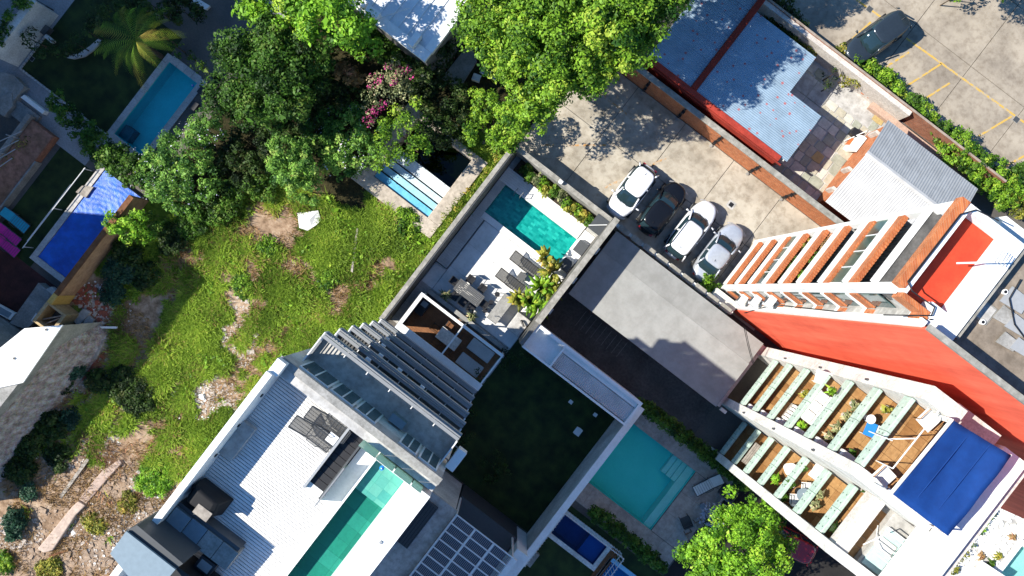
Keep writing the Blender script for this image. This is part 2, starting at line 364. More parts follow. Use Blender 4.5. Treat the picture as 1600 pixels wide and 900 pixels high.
# concrete of the two car parks
q = N('stained parking concrete')
a = q.ramp(q.noise(.35, 6, .6), [(.36, (.28, .25, .2)), (.52, (.39, .35, .285)), (.68, (.47, .425, .345))])
a = q.mix(.55, a, q.ramp(q.noise(1.7, 8, .7), [(.34, (.38, .33, .27)), (.55, (1, 1, 1))]), 'MULTIPLY')
v = q.n('TexVoronoi'); v.inputs['Scale'].default_value = .55; q.l(q.pos(), v.inputs['Vector'])
a = q.mix(q.ramp(v.outputs['Distance'], [(.02, (.5, .5, .5)), (.22, (0, 0, 0))]), a, (.13, .11, .09))
q.bump(q.noise(30, 4, .7), .2); M['parkconc'] = q.fin(a, .85, .2)
q = N('old grey parking concrete')
a = q.ramp(q.noise(.3, 6, .6), [(.36, (.24, .205, .165)), (.6, (.37, .32, .255))])
a = q.mix(.5, a, q.ramp(q.noise(2.3, 8, .7), [(.34, (.45, .4, .36)), (.55, (1, 1, 1))]), 'MULTIPLY'); q.bump(q.noise(30, 4, .7), .2); M['parkconc2'] = q.fin(a, .85, .2)
def wornpaint(name, c, under, cover):
    q = N(name); return q.fin(q.mix(q.ramp(q.noise(3.5, 6, .75), [(cover, (0, 0, 0)), (cover + .08, (1, 1, 1))]), c, under), .8, .2)
M['yellowline'] = wornpaint('worn yellow paint', (.5, .32, .07), (.36, .31, .24), .5)
M['orangeline'] = wornpaint('faded orange paint', (.42, .22, .07), (.38, .33, .26), .42)
def panels(name, label_parent, xs, ys, z0, z1, m, gap=.02):
    for xa, xb in zip(xs[:-1], xs[1:]):
        for ya, yb in zip(ys[:-1], ys[1:]):
            MB().box(xa + gap, xb - gap, ya + gap, yb - gap, z0, z1 + random.uniform(-.004, .004)).build(name, m, label_parent)
pk = struct('parking_lot', sheet(-5.6, 15, 7.3, 15.4, .006), M['concd'])
panels('concrete_slab', pk, [-5.6, -1.43, 2.45, 6.4, 10.3, 14.2], [7.35, 11.46, 15.38], .008, .06, M['parkconc'])
def line(parent, p, q, w, z, m, name='painted_line'):
    a, b = W(*p), W(*q); d = Vector((b[0] - a[0], b[1] - a[1], 0)).normalized(); n = Vector((-d.y, d.x, 0)) * w / 2
    MB().quad((a[0] - n.x, a[1] - n.y, z), (b[0] - n.x, b[1] - n.y, z), (b[0] + n.x, b[1] + n.y, z), (a[0] + n.x, a[1] + n.y, z)).build(name, m, parent)
for p, e in (((842, 227), (967, 227)), ((917, 130), (992, 190)), ((945, 293), (985, 275)), ((1020, 335), (1050, 312)), ((1010, 262), (1045, 245))): line(pk, p, e, .14, .07, M['orangeline'])
gx, gy = W(1142, 320); g = thing('drain_grate', 'small square drain grate with pale surround in the parking concrete', 'drain', (gx, gy, .06))
MB().box(gx - .26, gx + .26, gy - .26, gy + .26, .062, .075).build('surround', M['concl'], g); MB().box(gx - .14, gx + .14, gy - .14, gy + .14, .07, .085).build('grate', M['black'], g)
# upper right car park
uk = struct('upper_car_park', sheet(-6, 60, 24.95, 62, .006), M['concd'])
panels('concrete_slab', uk, [-6, 2.2, 10.4, 14.9, 19.3, 27.5, 36], [24.97, 29.6, 34.6, 40], .008, .06, M['parkconc2'])
for p, e in (((1415, 60), (1600, 192)), ((1337, 0), (1380, 30)), ((1470, 100), (1403, 143)), ((1483, 130), (1433, 162)), ((1580, 182), (1520, 218)), ((1640, 222), (1566, 262)), ((1420, 82), (1372, 112)), ((1360, 35), (1330, 62))): line(uk, p, e, .13, .07, M['yellowline'])
for (u, v, lb) in ((1358, 15, 'small dark square manhole on the yellow line near the top edge'), (1587, 187, 'small dark square manhole on the yellow line near the right edge')):
    x, y = W(u, v); t = thing('manhole', lb, 'manhole', (x, y, .06)); MB().box(x - .17, x + .17, y - .17, y + .17, .062, .08).build('cover', M['charcoal'], t); MB().box(x - .2, x + .2, y - .2, y + .2, .06, .072).build('rim', M['conc'], t)
# ------------------------------------------------------------------ brick boundary wall of the parking lot
t = thing('brick_wall', 'long orange brick boundary wall along the far side of the parking lot', 'wall', (4, 15.5, 0))
bx('wall', -5.2, 15.5, 15.42, 15.66, 0, 2.55, M['brick'], t); bx('coping', -5.25, 15.5, 15.36, 15.72, 2.553, 2.66, M['mossconc'], t)
for u, v in ((1012, 133), (1067, 175), (1123, 217), (1183, 260), (1238, 300)):
    x, _ = W(u, v, 1.5); s = MB(); s.box(x - .06, x + .06, 15.34, 15.41, 0, 2.4).box(x - .1, x + .1, 15.2, 15.41, .8, .9).box(x - .1, x + .1, 15.2, 15.41, 1.8, 1.9); s.build('rail_post', M['black'], t)
    MB().tube((x, 15.2, .06), (x, 15.2, .16), .1, 8).build('post_base', M['conc'], t)
# ------------------------------------------------------------------ blue corrugated sheds
def rust(name, base, spot, spots=.16, sc=1.9):
    q = N(name); v = q.n('TexVoronoi'); v.inputs['Scale'].default_value = sc; v.inputs['Randomness'].default_value = .85
    d = q.math('ADD', v.outputs['Distance'], q.math('MULTIPLY', q.noise(14, 4, .7), .22)); q.l(q.pos(), v.inputs['Vector'])
    a = q.mix(.4, base, q.ramp(q.noise(1.1, 6, .65), [(.35, mul(base, .6)), (.65, mul(base, 1.2))]))
    a = q.mix(q.ramp(d, [(spots, (.8, .8, .8)), (spots + .07, (0, 0, 0))]), a, spot)
    return q.fin(a, .5, .35, .1)
M['bluetin'] = rust('blue tin sheet', (.24, .325, .405), (.4, .08, .07), .23)
M['greytin'] = rust('grey tin sheet', (.3, .31, .32), (.25, .25, .25), .05)
M['whitetin'] = rust('white tin sheet', (.5, .49, .48), (.4, .34, .3), .06)
def corr(x0, x1, y0, y1, z00, z10, along='x', pitch=.125, amp=.011, z01=None, z11=None):
    # corrugated sheet, ribs along one axis; z00 at first corner side, z10 at far side across the ribs' normal
    b = MB(); lo, hi = (y0, y1) if along == 'x' else (x0, x1); n = max(4, int((hi - lo) / pitch * 4)); vs = []
    for i in range(n + 1):
        t = i / n; c = lo + (hi - lo) * t; z = z00 + (z10 - z00) * t + amp * math.sin(2 * math.pi * (c - lo) / pitch)
        vs += [(x0, c, z), (x1, c, z)] if along == 'x' else [(c, y0, z), (c, y1, z)]
    f = [(2 * i, 2 * i + 1, 2 * i + 3, 2 * i + 2) if along == 'x' else (2 * i + 1, 2 * i, 2 * i + 2, 2 * i + 3) for i in range(n)]
    return b.add(vs, f)
M['redwall'] = mat('brick red render', (.42, .05, .03), (.3, .035, .022), grime=.3, gscale=5)
t = thing('blue_shed', 'long shed with two blue corrugated roofs split by a red ridge wall', 'shed', (3, 19, 0))
bx('wall', -1.95, 1.2, 16.35, 24.5, 0, 2.85, M['whitew'], t); bx('wall', 1.2, 6.1, 16.35, 22.5, 0, 2.853, M['whitew'], t); bx('wall', 6.1, 8.5, 16.35, 19.8, 0, 2.856, M['whitew'], t)
for i in range(8): corr(-2.02, 1.18, 16.42 + i, 17.44 + i, 3.03 - .015 * i, 3.0 - .015 * i).build('roof_sheet', M['bluetin'], t)
for i in range(6):
    corr(1.62, 6.2 if i > 3 else (8.66 if i < 3 else 8.64), 16.4 + i * 1.03, 16.4 + (i + 1) * 1.03 + (.02 if i != 3 else -.6), 3.02 - .012 * i, 3.0 - .012 * i).build('roof_sheet', M['bluetin'], t)
corr(1.62, 6.2, 19.9, 20.54, 2.985, 2.97).build('roof_sheet', M['bluetin'], t)
bx('ridge_wall', 1.2, 1.6, 16.45, 23.4, 2.6, 3.2, M['redtrim'], t, bevel=.03)
bx('parapet', -2.0, 8.2, 16.08, 16.44, 0, 3.12, M['redwall'], t, bevel=.02)
bx('gutter', -1.9, 8.5, 15.98, 16.07, 2.85, 2.98, M['redtrim'], t)
# ------------------------------------------------------------------ courtyard of flagstones
cy = struct('courtyard', sheet(6.2, 14.0, 15.75, 24.0, .006), M['concl'])
stone = [mat('pale flagstone', (.5, .46, .36), (.38, .35, .27), scale=2), mat('green flagstone', (.36, .37, .3), (.28, .29, .23), scale=2), mat('ochre flagstone', (.5, .38, .17), (.4, .3, .13), scale=2), mat('white flagstone', (.62, .58, .5), (.5, .47, .4), scale=2)]
def flag(x, y, rx, ry, z=.008):
    j = lambda: random.uniform(.4, .5)
    pts = [(x - rx * j(), y - ry * j()), (x + rx * random.uniform(-.2, .2), y - ry * .49), (x + rx * j(), y - ry * j()), (x + rx * j(), y + ry * j()), (x + rx * random.uniform(-.2, .2), y + ry * .49), (x - rx * j(), y + ry * j())]
    return MB().prism(pts, z, z + .035 + random.uniform(0, .012))
yy = 15.95
while yy < 23.4:
    h = random.uniform(.5, .8); xx = 6.35 if yy > 20 else 8.7
    while xx < 12.0:
        w = random.uniform(.5, .95)
        if not (yy > 22.2 and 8.6 < xx < 11.6): flag(xx + w / 2, yy + h / 2, w * .98, h * .98).build('flagstone', random.choices(stone, (5, 4, 1, 3))[0], cy)
        xx += w
    yy += h
# concrete apron (paved slabs in the shaded top end)
panels('paving_slab', cy, [6.4, 7.6, 8.8], [20.2, 21.5, 22.8], .05, .09, M['concl'])
# boundary wall between courtyard and upper car park
t = thing('white_boundary_wall', 'whitewashed boundary wall between the courtyard and the upper car park', 'wall', (8, 24.2, 0))
bx('wall', 1.4, 13.2, 23.75, 24.05, 0, 1.9, M['cream'], t); bx('coping', 1.3, 20.5, 24.06, 24.2, 0, 2.0, M['brickold'], t); bx('brick_base', 11.2, 20.2, 23.3, 23.74, 0, .45, mat('pale pink brick', (.52, .36, .28), (.42, .29, .22), scale=3, grime=.3), t); bx('planter_kerb', 1, 30, 24.85, 24.96, 0, .22, M['concl'], t)
for i in range(3):
    x, y = W(1346 + i * 9, 145 + i * 6); p = thing('terracotta_pot', ['first', 'middle', 'last'][i] + ' terracotta pot in the row of three by the whitewashed wall', 'pot', (x, y, .04), group='terracotta pots by the wall')
    k = 12; ring = lambda r, z: [(x + math.cos(6.283 * j / k) * r, y + math.sin(6.283 * j / k) * r, z) for j in range(k)]
    MB().loft([ring(.13, .04), ring(.2, .36), ring(.23, .37), ring(.23, .42), ring(.18, .42), ring(.16, .3)]).build('pot', plain('terracotta', (.42, .13, .05), .8), p)
# gable roofed house
t = thing('gable_house', 'low house with grey and white corrugated gable roof beside the courtyard', 'house', (15.5, 19.3, 0))
bx('wall', 12.25, 18.9, 16.4, 22.1, 0, 2.7, M['brick'], t)
MB().add([(12.25, 16.4, 2.7), (12.25, 22.1, 2.7), (12.25, 19.6, 3.45), (12.35, 16.4, 2.7), (12.35, 22.1, 2.7), (12.35, 19.6, 3.45)], [(0, 2, 1), (3, 4, 5), (0, 3, 5, 2), (1, 2, 5, 4), (0, 1, 4, 3)]).build('gable', M['brick'], t)
for i in range(6):
    x0 = 12.1 + i * 1.16
    for nm, ya, yb, za, zb, mm in (('lower', 16.0, 19.6, 2.72, 3.56, 'whitetin'), ('upper', 19.62, 22.35, 3.56, 2.72, 'greytin')):
        b = MB(); n = 28; vs = []
        for k in range(n + 1):
            xx = x0 + 1.18 * k / n; dz = .01 * math.sin(6.283 * k / 4) + (.012 if i % 2 else 0)
            vs += [(xx, ya, za + dz), (xx, yb, zb + dz)]
        b.add(vs, [(2 * k, 2 * k + 2, 2 * k + 3, 2 * k + 1) for k in range(n)]); b.build('roof_sheet', M[mm], t)
MB().add([(12.05, 19.45, 3.56), (19.1, 19.45, 3.56), (19.1, 19.6, 3.63), (12.05, 19.6, 3.63), (12.05, 19.78, 3.56), (19.1, 19.78, 3.56)], [(0, 1, 2, 3), (3, 2, 5, 4)]).build('ridge_cap', M['whitetin'], t)
for i, (u, v) in enumerate(((1300, 300), (1322, 268), (1368, 215))):
    x, y = W(u, v, 1.8); MB().box(11.95, 12.24, y - .09, y + .09, 1.5, 2.6).build('brace', M['cream'], t)
x, y = W(1345, 235, .3); c = thing('leaning_board', 'white board lying against the orange brick house wall', 'board', (11.8, y, .05)); MB().add([(11.55, y - .55, .06), (11.85, y - .55, .06), (12.18, y - .5, .9), (11.9, y - .5, .9), (11.55, y + .6, .1), (11.85, y + .6, .1), (12.18, y + .6, .94), (11.9, y + .6, .94)], [(0, 1, 2, 3), (7, 6, 5, 4), (1, 0, 4, 5), (2, 1, 5, 6), (3, 2, 6, 7), (0, 3, 7, 4)]).build('panel', M['white'], c)
t = thing('junk_heap', 'small heap of bins and tools against the brick house', 'heap', (11.5, 21.5, .04))
MB().box(11.2, 11.7, 21.2, 21.7, .05, .55).build('bin', M['black'], t, bevel=.04); MB().box(11.5, 11.95, 20.6, 21.1, .05, .4).build('crate', plain('orange crate', (.5, .12, .03)), t); MB().tube((11.3, 20.7, .1), (11.9, 21.8, .9), .03).build('tool_handle', M['alu'], t)
# ------------------------------------------------------------------ cars
def sup(hl, hw, z, n=28, e=3.4, yo=0, tf=1.0, tb=1.0):
    out = []
    for i in range(n):
        a = 6.2832 * i / n; c, s = math.cos(a), math.sin(a); x = hw * math.copysign(abs(c) ** (2 / e), c); y = hl * math.copysign(abs(s) ** (2 / e), s)
        k = tf if y > 0 else tb; x *= 1 - (1 - k) * (abs(y) / hl) ** 3
        out.append((x, y + yo, z))
    return out
def car(label, x, y, rz, paint, L=4.2, Wd=1.76, Hh=1.5, hood=.9, tail=.15, rails=False, group=None, roofm=None, z=.06):
    t = thing('parked_car', label, 'car', (x, y, z), rz, group); hl, hw = L / 2, Wd / 2; k = dict(world=False, smooth=True)
    MB().loft([sup(hl * .96, hw * .93, .18, tf=.86, tb=.9), sup(hl, hw * .985, .36, tf=.86, tb=.92), sup(hl, hw, .58, tf=.84, tb=.9), sup(hl * .985, hw * .985, .78, tf=.82, tb=.88), sup(hl * .955, hw * .94, .9, tf=.8, tb=.86),
               sup(hl * .9, hw * .84, .96, tf=.8, tb=.86), sup(hl * .7, hw * .6, 1.0, tf=.85), sup(hl * .3, hw * .3, 1.015)]).build('body', paint, t, **k)
    yf, yb = hl - hood, -hl + tail                                   # foot of the windscreen / of the rear window
    rf, rb = yf - .82, yb + (.34 if tail < .4 else .62); zb = .9
    mid, half = (yf + yb) / 2, (yf - yb) / 2; rmid, rhalf = (rf + rb) / 2, (rf - rb) / 2
    MB().loft([sup(half, hw * .93, zb, e=5, yo=mid, tf=.86, tb=.88), sup(half * .97 , hw * .91, zb + .1, e=5, yo=mid, tf=.85, tb=.88), sup(rhalf + .04, hw * .76, Hh - .07, e=5, yo=rmid, tf=.9, tb=.9)]).build('window_glass', M['carglass'], t, **k)
    MB().loft([sup(rhalf + .05, hw * .775, Hh - .085, e=5, yo=rmid, tf=.9, tb=.9), sup(rhalf + .05, hw * .77, Hh - .04, e=5, yo=rmid, tf=.9, tb=.9), sup(rhalf - .05, hw * .68, Hh - .005, e=5, yo=rmid, tf=.9, tb=.9), sup(rhalf * .6, hw * .42, Hh + .015, e=4, yo=rmid)]).build('roof', roofm or paint, t, **k)
    for sx in (-1, 1):
        for (a, b) in (((hw * .84, yf - .05, zb + .02), (hw * .70, rf + .0, Hh - .06)), ((hw * .85, yb + .06, zb + .02), (hw * .71, rb + .02, Hh - .06)), ((hw * .925, mid - .1, zb + .05), (hw * .77, mid - .12, Hh - .06))):
            MB().tube((a[0] * sx, a[1], a[2]), (b[0] * sx, b[1], b[2]), .055, 6).build('pillar', paint, t, **k)
        m_ = MB(); m_.loft([[(sx * hw * 1.0 + sx * dx, yf - .28 + dy, .95 + dz) for dx, dy, dz in ((0, -.03, -.04), (0, .03, -.04), (0, .03, .06), (0, -.03, .06))], [(sx * hw + sx * dx, yf - .3 + dy, .97 + dz) for dx, dy, dz in ((.2, -.06, -.06), (.2, .05, -.06), (.2, .05, .08), (.2, -.06, .08))]]); m_.build('wing_mirror', paint, t, **k)
        for wy in (hl * .6, -hl * .6):
            w_ = MB().tube((sx * (hw - .2), wy, .31), (sx * (hw + .005), wy, .31), .31, 16).build('wheel', M['rubber'], t, world=False); MB().tube((sx * (hw - .02), wy, .31), (sx * (hw + .012), wy, .31), .2, 12).build('rim', M['greyalu'], w_, world=False)
        MB().add([(sx * hw * .48, hl * .975, .66), (sx * hw * .8, hl * .9, .66), (sx * hw * .84, hl * .83, .86), (sx * hw * .5, hl * .93, .86)], [(0, 1, 2, 3) if sx > 0 else (3, 2, 1, 0)]).build('headlight', M['clearlens'], t, world=False)
        MB().box(sx * hw * .36, sx * hw * .6, -hl * .968, -hl * .9, .66, .84).build('tail_light', M['redlens'], t, world=False)
        if rails: MB().path([(sx * hw * .7, rf - .05, Hh - .03), (sx * hw * .7, rf - .15, Hh + .05), (sx * hw * .7, rb + .25, Hh + .05), (sx * hw * .7, rb + .12, Hh - .03)], .022).build('roof_rail', M['black'], t, world=False)
    MB().tube((0, rb + .35, Hh), (0, rb + .2, Hh + .12), .015).build('aerial', M['black'], t, world=False)
    MB().path([(-hw * .6, yf + .02, .975), (0, yf - .1, 1.06)], .012).build('wiper', M['black'], t, world=False); MB().path([(.02, yf + .02, 1.0), (hw * .5, yf - .1, 1.06)], .012).build('wiper', M['black'], t, world=False)
    return t
M['clearlens'] = plain('headlight lens', (.6, .62, .65), .1, .6); M['redlens'] = plain('tail light lens', (.3, .01, .01), .15, .6)
pw = plain('white car paint', (.75, .76, .78), .25, .5, 0, .8); pb = plain('black car paint', (.006, .007, .01), .25, .25, 0, .25); ps = plain('silver car paint', (.5, .53, .58), .28, .5, .35, .8); pd = plain('dark blue grey car paint', (.03, .042, .055), .25, .4, .3, .5); pr_ = plain('red car paint', (.3, .01, .015), .22, .5, 0, .9)
G = 'cars parked in a row by the patio wall'
car('white hatchback nosed up to the patio wall, first in the row', 2.32, 9.62, math.pi, pw, L=3.95, Hh=1.48, group=G)
car('small black hatchback parked between two white cars', 4.55, 9.9, 0, pb, L=3.9, Hh=1.5, group=G)
car('white station wagon with dark roof rails parked tail to the wall', 6.85, 9.95, 0, pw, L=4.35, Hh=1.56, tail=.12, hood=1.05, rails=True, group=G)
car('silver saloon parked beside the foot of the brick tower', 9.12, 9.85, 0, ps, L=4.35, Hh=1.44, tail=.62, hood=1.05, group=G)
sx_, sy_ = W(1368, 60, .8); car('dark blue grey off-road car alone in the upper car park', sx_, sy_, math.pi - R(16.5), pd, L=4.55, Wd=1.86, Hh=1.72, hood=1.15, tail=.1, group='cars in the upper car park')
cx, cy_ = W(1228, 846, .8); car('dark red car half hidden under the lime green tree', cx, cy_, R(100), pr_, L=4.2)
# ------------------------------------------------------------------ pools
def basin(t, h, depth, wallm, floorm, zt=0.0, thick=.12):
    x0, x1, y0, y1 = h; e = .004
    bx('pool_floor', x0 - thick, x1 + thick, y0 - thick, y1 + thick, zt - depth - .1, zt - depth, floorm, t)
    for a in ((x0 - thick, x0 + e, y0 - thick, y1 + thick), (x1 - e, x1 + thick, y0 - thick, y1 + thick), (x0 + e, x1 - e, y0 - thick, y0 + e), (x0 + e, x1 - e, y1 - e, y1 + thick)):
        bx('pool_wall', *a, zt - depth, zt + .002, wallm, t)
def water(t, h, z, m):
    x0, x1, y0, y1 = h; return MB().quad((x0 + .006, y0 + .006, z), (x1 - .006, y0 + .006, z), (x1 - .006, y1 - .006, z), (x0 + .006, y1 - .006, z)).build('water', m, t)
TEAL = [(.0, .26, .23), (.015, .36, .31), (.03, .46, .39), (.008, .3, .27), (.05, .54, .45)]
M['mosaic'] = tilemat('teal pool tile', TEAL, .3, .15, .3, rough=.3, stag=.5)
M['greenstone'] = tilemat('green stone pool tile', [(.02, .2, .14), (.03, .25, .17), (.015, .17, .12), (.045, .29, .21)], .62, .62, .62, grout=(.015, .15, .1), gw=.02, rough=.4)
M['water'] = watermat('pool water', (.72, .97, .97), wave=.14); M['deepwater'] = watermat('deep pool water', (.6, .95, .95), wave=.12); M['greenwater'] = watermat('murky green water', (.045, .075, .03)); M['tealwater'] = watermat('shaded teal water', (.72, .98, .96), wave=.05); M['navywater'] = watermat('navy water', (.3, .6, .85))
def ring(t, name, h, w, z0, z1, m, piece=None, sides='LRBT'):
    x0, x1, y0, y1 = h; R_ = {'L': (x0 - w, x0, y0 - w, y1 + w), 'R': (x1, x1 + w, y0 - w, y1 + w), 'B': (x0, x1, y0 - w, y0), 'T': (x0, x1, y1, y1 + w)}
    for s in sides:
        a, b, c, d = R_[s]
        if not piece: bx(name, a, b, c, d, z0, z1, m, t, bevel=.008); continue
        if b - a > d - c:
            n = max(1, round((b - a) / piece)); [bx(name, a + (b - a) * i / n + .008, a + (b - a) * (i + 1) / n - .008, c, d, z0, z1, m, t) for i in range(n)]
        else:
            n = max(1, round((d - c) / piece)); [bx(name, a, b, c + (d - c) * i / n + .008, c + (d - c) * (i + 1) / n - .008, z0, z1, m, t) for i in range(n)]
# ------------------------------------------------------------------ furniture builders
def lounger(label, x, y, z, rz, frame, sling, L=1.95, w=.66, back=.5, group=None, name='sun_lounger'):
    t = thing(name, label, 'sun lounger', (x, y, z), rz, group); k = dict(world=False); h = .34; hl = L / 2; xb = -hl + .72; hz = h + .72 * back
    f = MB(); [f.tube((xb + .12 + i_ * .16, -w / 2, h + .02), (xb + .12 + i_ * .16, w / 2, h + .02), .012, 4) for i_ in range(7)]
    for s in (-1, 1): f.tube((xb, s * w / 2, h), (hl, s * w / 2, h), .03)
    f.tube((hl, -w / 2, h), (hl, w / 2, h), .022); f.tube((xb, -w / 2, h), (xb, w / 2, h), .02); f.build('frame', frame, t, **k)
    b = MB()
    for s in (-1, 1): b.tube((xb, s * w / 2, h), (-hl, s * w / 2, hz), .03)
    b.tube((-hl, -w / 2, hz), (-hl, w / 2, hz), .022); b.build('back_frame', frame, t, **k)
    MB().add([(xb + .01, -w / 2 + .03, h + .015), (hl - .02, -w / 2 + .03, h + .015), (hl - .02, w / 2 - .03, h + .015), (xb + .01, w / 2 - .03, h + .015), (xb + .01, -w / 2 + .03, h - .012), (hl - .02, -w / 2 + .03, h - .012), (hl - .02, w / 2 - .03, h - .012), (xb + .01, w / 2 - .03, h - .012)], [(0, 1, 2, 3), (7, 6, 5, 4), (0, 4, 5, 1), (1, 5, 6, 2), (2, 6, 7, 3), (3, 7, 4, 0)]).build('seat', sling, t, **k)
    MB().add([(-hl + .02, -w / 2 + .03, hz), (xb, -w / 2 + .03, h + .02), (xb, w / 2 - .03, h + .02), (-hl + .02, w / 2 - .03, hz), (-hl + .02, -w / 2 + .03, hz - .03), (xb, -w / 2 + .03, h - .01), (xb, w / 2 - .03, h - .01), (-hl + .02, w / 2 - .03, hz - .03)], [(0, 1, 2, 3), (7, 6, 5, 4), (0, 4, 5, 1), (1, 5, 6, 2), (2, 6, 7, 3), (3, 7, 4, 0)]).build('backrest', sling, t, **k)
    for xx in (hl - .2, xb + .05):
        for s in (-1, 1): MB().tube((xx, s * w / 2, 0), (xx, s * w / 2, h), .02).build('leg', frame, t, **k)
    for s in (-1, 1): MB().path([(xb + .1, s * (w / 2 + .03), h), (xb + .1, s * (w / 2 + .03), h + .2), (xb + .55, s * (w / 2 + .03), h + .2), (xb + .6, s * (w / 2 + .03), h)], .016).build('armrest', frame, t, **k)
    return t
def chair(label, x, y, z, rz, m, seatm=None, group=None, name='chair', w=.48):
    t = thing(name, label, 'chair', (x, y, z), rz, group); k = dict(world=False); sm = seatm or m
    MB().box(-w / 2, w / 2, -w / 2, w / 2, .42, .47).build('seat', sm, t, bevel=.015, **k); MB().box(-w / 2, w / 2, -w / 2 - .05, -w / 2, .47, .88).build('backrest', sm, t, bevel=.015, **k)
    for sx in (-1, 1):
        for sy in (-1, 1): MB().box(sx * (w / 2 - .03) - .02, sx * (w / 2 - .03) + .02, sy * (w / 2 - .03) - .02, sy * (w / 2 - .03) + .02, 0, .42).build('leg', m, t, **k)
        MB().path([(sx * w / 2, -w / 2, .66), (sx * w / 2, w / 2 - .06, .66), (sx * w / 2, w / 2 - .06, .45)], .02).build('armrest', m, t, **k)
    return t
def table(label, x, y, z, rz, L, w, h, topm, legm, slats=0, group=None, name='table'):
    t = thing(name, label, 'table', (x, y, z), rz, group); k = dict(world=False)
    if slats:
        for i in range(slats):
            a = -w / 2 + w * i / slats; MB().box(-L / 2, L / 2, a + .008, a + w / slats - .012, h - .035, h).build('slat', topm, t, **k)
        MB().box(-L / 2 + .1, -L / 2 + .18, -w / 2, w / 2, h - .09, h - .04).box(L / 2 - .18, L / 2 - .1, -w / 2, w / 2, h - .09, h - .04).build('batten', legm, t, **k)
    else: MB().box(-L / 2, L / 2, -w / 2, w / 2, h - .04, h).build('table_top', topm, t, bevel=.01, **k)
    for sx in (-1, 1):
        for sy in (-1, 1): MB().box(sx * (L / 2 - .08) - .03, sx * (L / 2 - .08) + .03, sy * (w / 2 - .08) - .03, sy * (w / 2 - .08) + .03, 0, h - .05).build('leg', legm, t, **k)
    return t
def rtable(label, x, y, z, r, h, topm, legm, name='round_table'):
    t = thing(name, label, 'table', (x, y, z)); k = dict(world=False)
    MB().tube((0, 0, h - .03), (0, 0, h), r, 20).build('table_top', topm, t, **k); MB().tube((0, 0, .03), (0, 0, h - .03), .03).build('column', legm, t, **k); MB().tube((0, 0, 0), (0, 0, .03), r * .6, 14).build('base', legm, t, **k); return t
def acunit(label, x, y, z, rz=0, w=.8, d=.32, h=.6, group=None):
    t = thing('air_conditioner', label, 'air conditioner', (x, y, z), rz, group); k = dict(world=False)
    MB().box(-w / 2, w / 2, -d / 2, d / 2, .06, h).build('casing', M['alu'], t, bevel=.02, **k); MB().tube((-w * .12, d / 2, h * .52), (-w * .12, d / 2 + .012, h * .52), h * .38, 16).build('fan_grille', M['charcoal'], t, **k)
    for s in (-1, 1): MB().box(s * w * .35 - .03, s * w * .35 + .03, -d / 2 - .03, d / 2 + .03, 0, .06).build('foot', M['greyalu'], t, **k)
    return t
# ------------------------------------------------------------------ walled patio
t = thing('patio_wall', 'tall grey rendered wall between the overgrown lot and the walled patio', 'wall', (-5.2, 0, 0))
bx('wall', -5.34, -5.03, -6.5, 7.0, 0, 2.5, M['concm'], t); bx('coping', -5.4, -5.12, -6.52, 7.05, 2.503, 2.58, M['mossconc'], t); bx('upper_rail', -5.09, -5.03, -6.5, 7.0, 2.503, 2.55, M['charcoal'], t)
t = thing('parking_side_wall', 'grey patio wall along the planted bed, toward the parked cars', 'wall', (-1.5, 7.15, 0))
bx('wall', -5.02, 2.3, 7.0, 7.2, 0, 2.05, M['conc'], t); bx('coping', -5.02, 2.35, 6.97, 7.28, 2.053, 2.13, M['mossconc'], t)
x, y = W(874, 287, 2.2); l = thing('wall_lamp', 'white box lamp on top of the patio wall coping', 'lamp', (x, 7.1, 2.13)); MB().box(-.14, .14, -.1, .1, .12, .3).build('housing', M['white'], l, world=False, bevel=.02); MB().tube((0, 0, 0), (0, 0, .13), .03).build('bracket', M['steel'], l, world=False); MB().box(-.1, .1, -.16, -.1, .14, .28).build('lens', M['clearlens'], l, world=False)
t = thing('carport_side_wall', 'high stepped grey wall between the patio and the carport', 'wall', (2.45, 3, 0))
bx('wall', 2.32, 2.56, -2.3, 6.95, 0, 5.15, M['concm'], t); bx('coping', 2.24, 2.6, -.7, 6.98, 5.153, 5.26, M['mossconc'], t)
for yy in (.1, 2.4, 4.6): bx('buttress', 2.563, 2.72, yy, yy + .4, 0, 5.0, M['cream'], t)
ps_ = struct('patio_floor', sheet(-5.0, 2.32, -6.4, 7.0, .006, HO), M['concl'])
q = N('pale patio slab'); a = q.ramp(q.noise(.8, 5), [(.35, (.6, .59, .57)), (.65, (.72, .71, .69))]); a = q.mix(.25, a, q.ramp(q.noise(5, 6, .7), [(.36, (.6, .58, .55)), (.55, (1, 1, 1))]), 'MULTIPLY'); M['patioslab'] = q.fin(a, .75, .25)
panels('paving_slab', ps_, [-4.06, -1.95, .2, 2.3], [-3.2, -1.3, .6, 2.4], .008, .06, M['patioslab'], .008)
panels('paving_slab', ps_, [-4.95, -4.1], [-3.2, -1.62], .008, .055, M['patioslab'], .008)
panels('paving_slab', ps_, [1.46, 2.3], [2.42, 4.1, 5.9], .008, .055, M['patioslab'], .008)
dk = thing('pool_deck', 'pale timber deck wrapped around the patio pool', 'deck', (-3, 3, 0))
um = unit('deck_board', M['deckg']); um2 = unit('deck_board', M['deckw'])
yy = -1.57
while yy < 6.05:
    x1 = -4.14 if yy < 2.3 else (-4.43 if yy < 5.02 else 1.4)
    if yy > 5.02 or yy < 5.0: inst('deck_board', um2 if yy > 5 else um, ((-4.97 + x1) / 2, yy + .07, .2 if yy < 2.3 else .06), dk, sc=(x1 + 4.97, .135, .06))
    yy += .148
bx('fascia', -4.135, -4.1, -1.6, 2.4, .06, .26, M['charcoal'], dk); bx('fascia', -4.97, -4.136, -1.62, -1.585, .06, .26, M['charcoal'], dk)
pl_ = thing('patio_pool', 'teal mosaic swimming pool in the walled patio, half in shade', 'pool', (-1.5, 4, 0)); h = POOLS['patio']
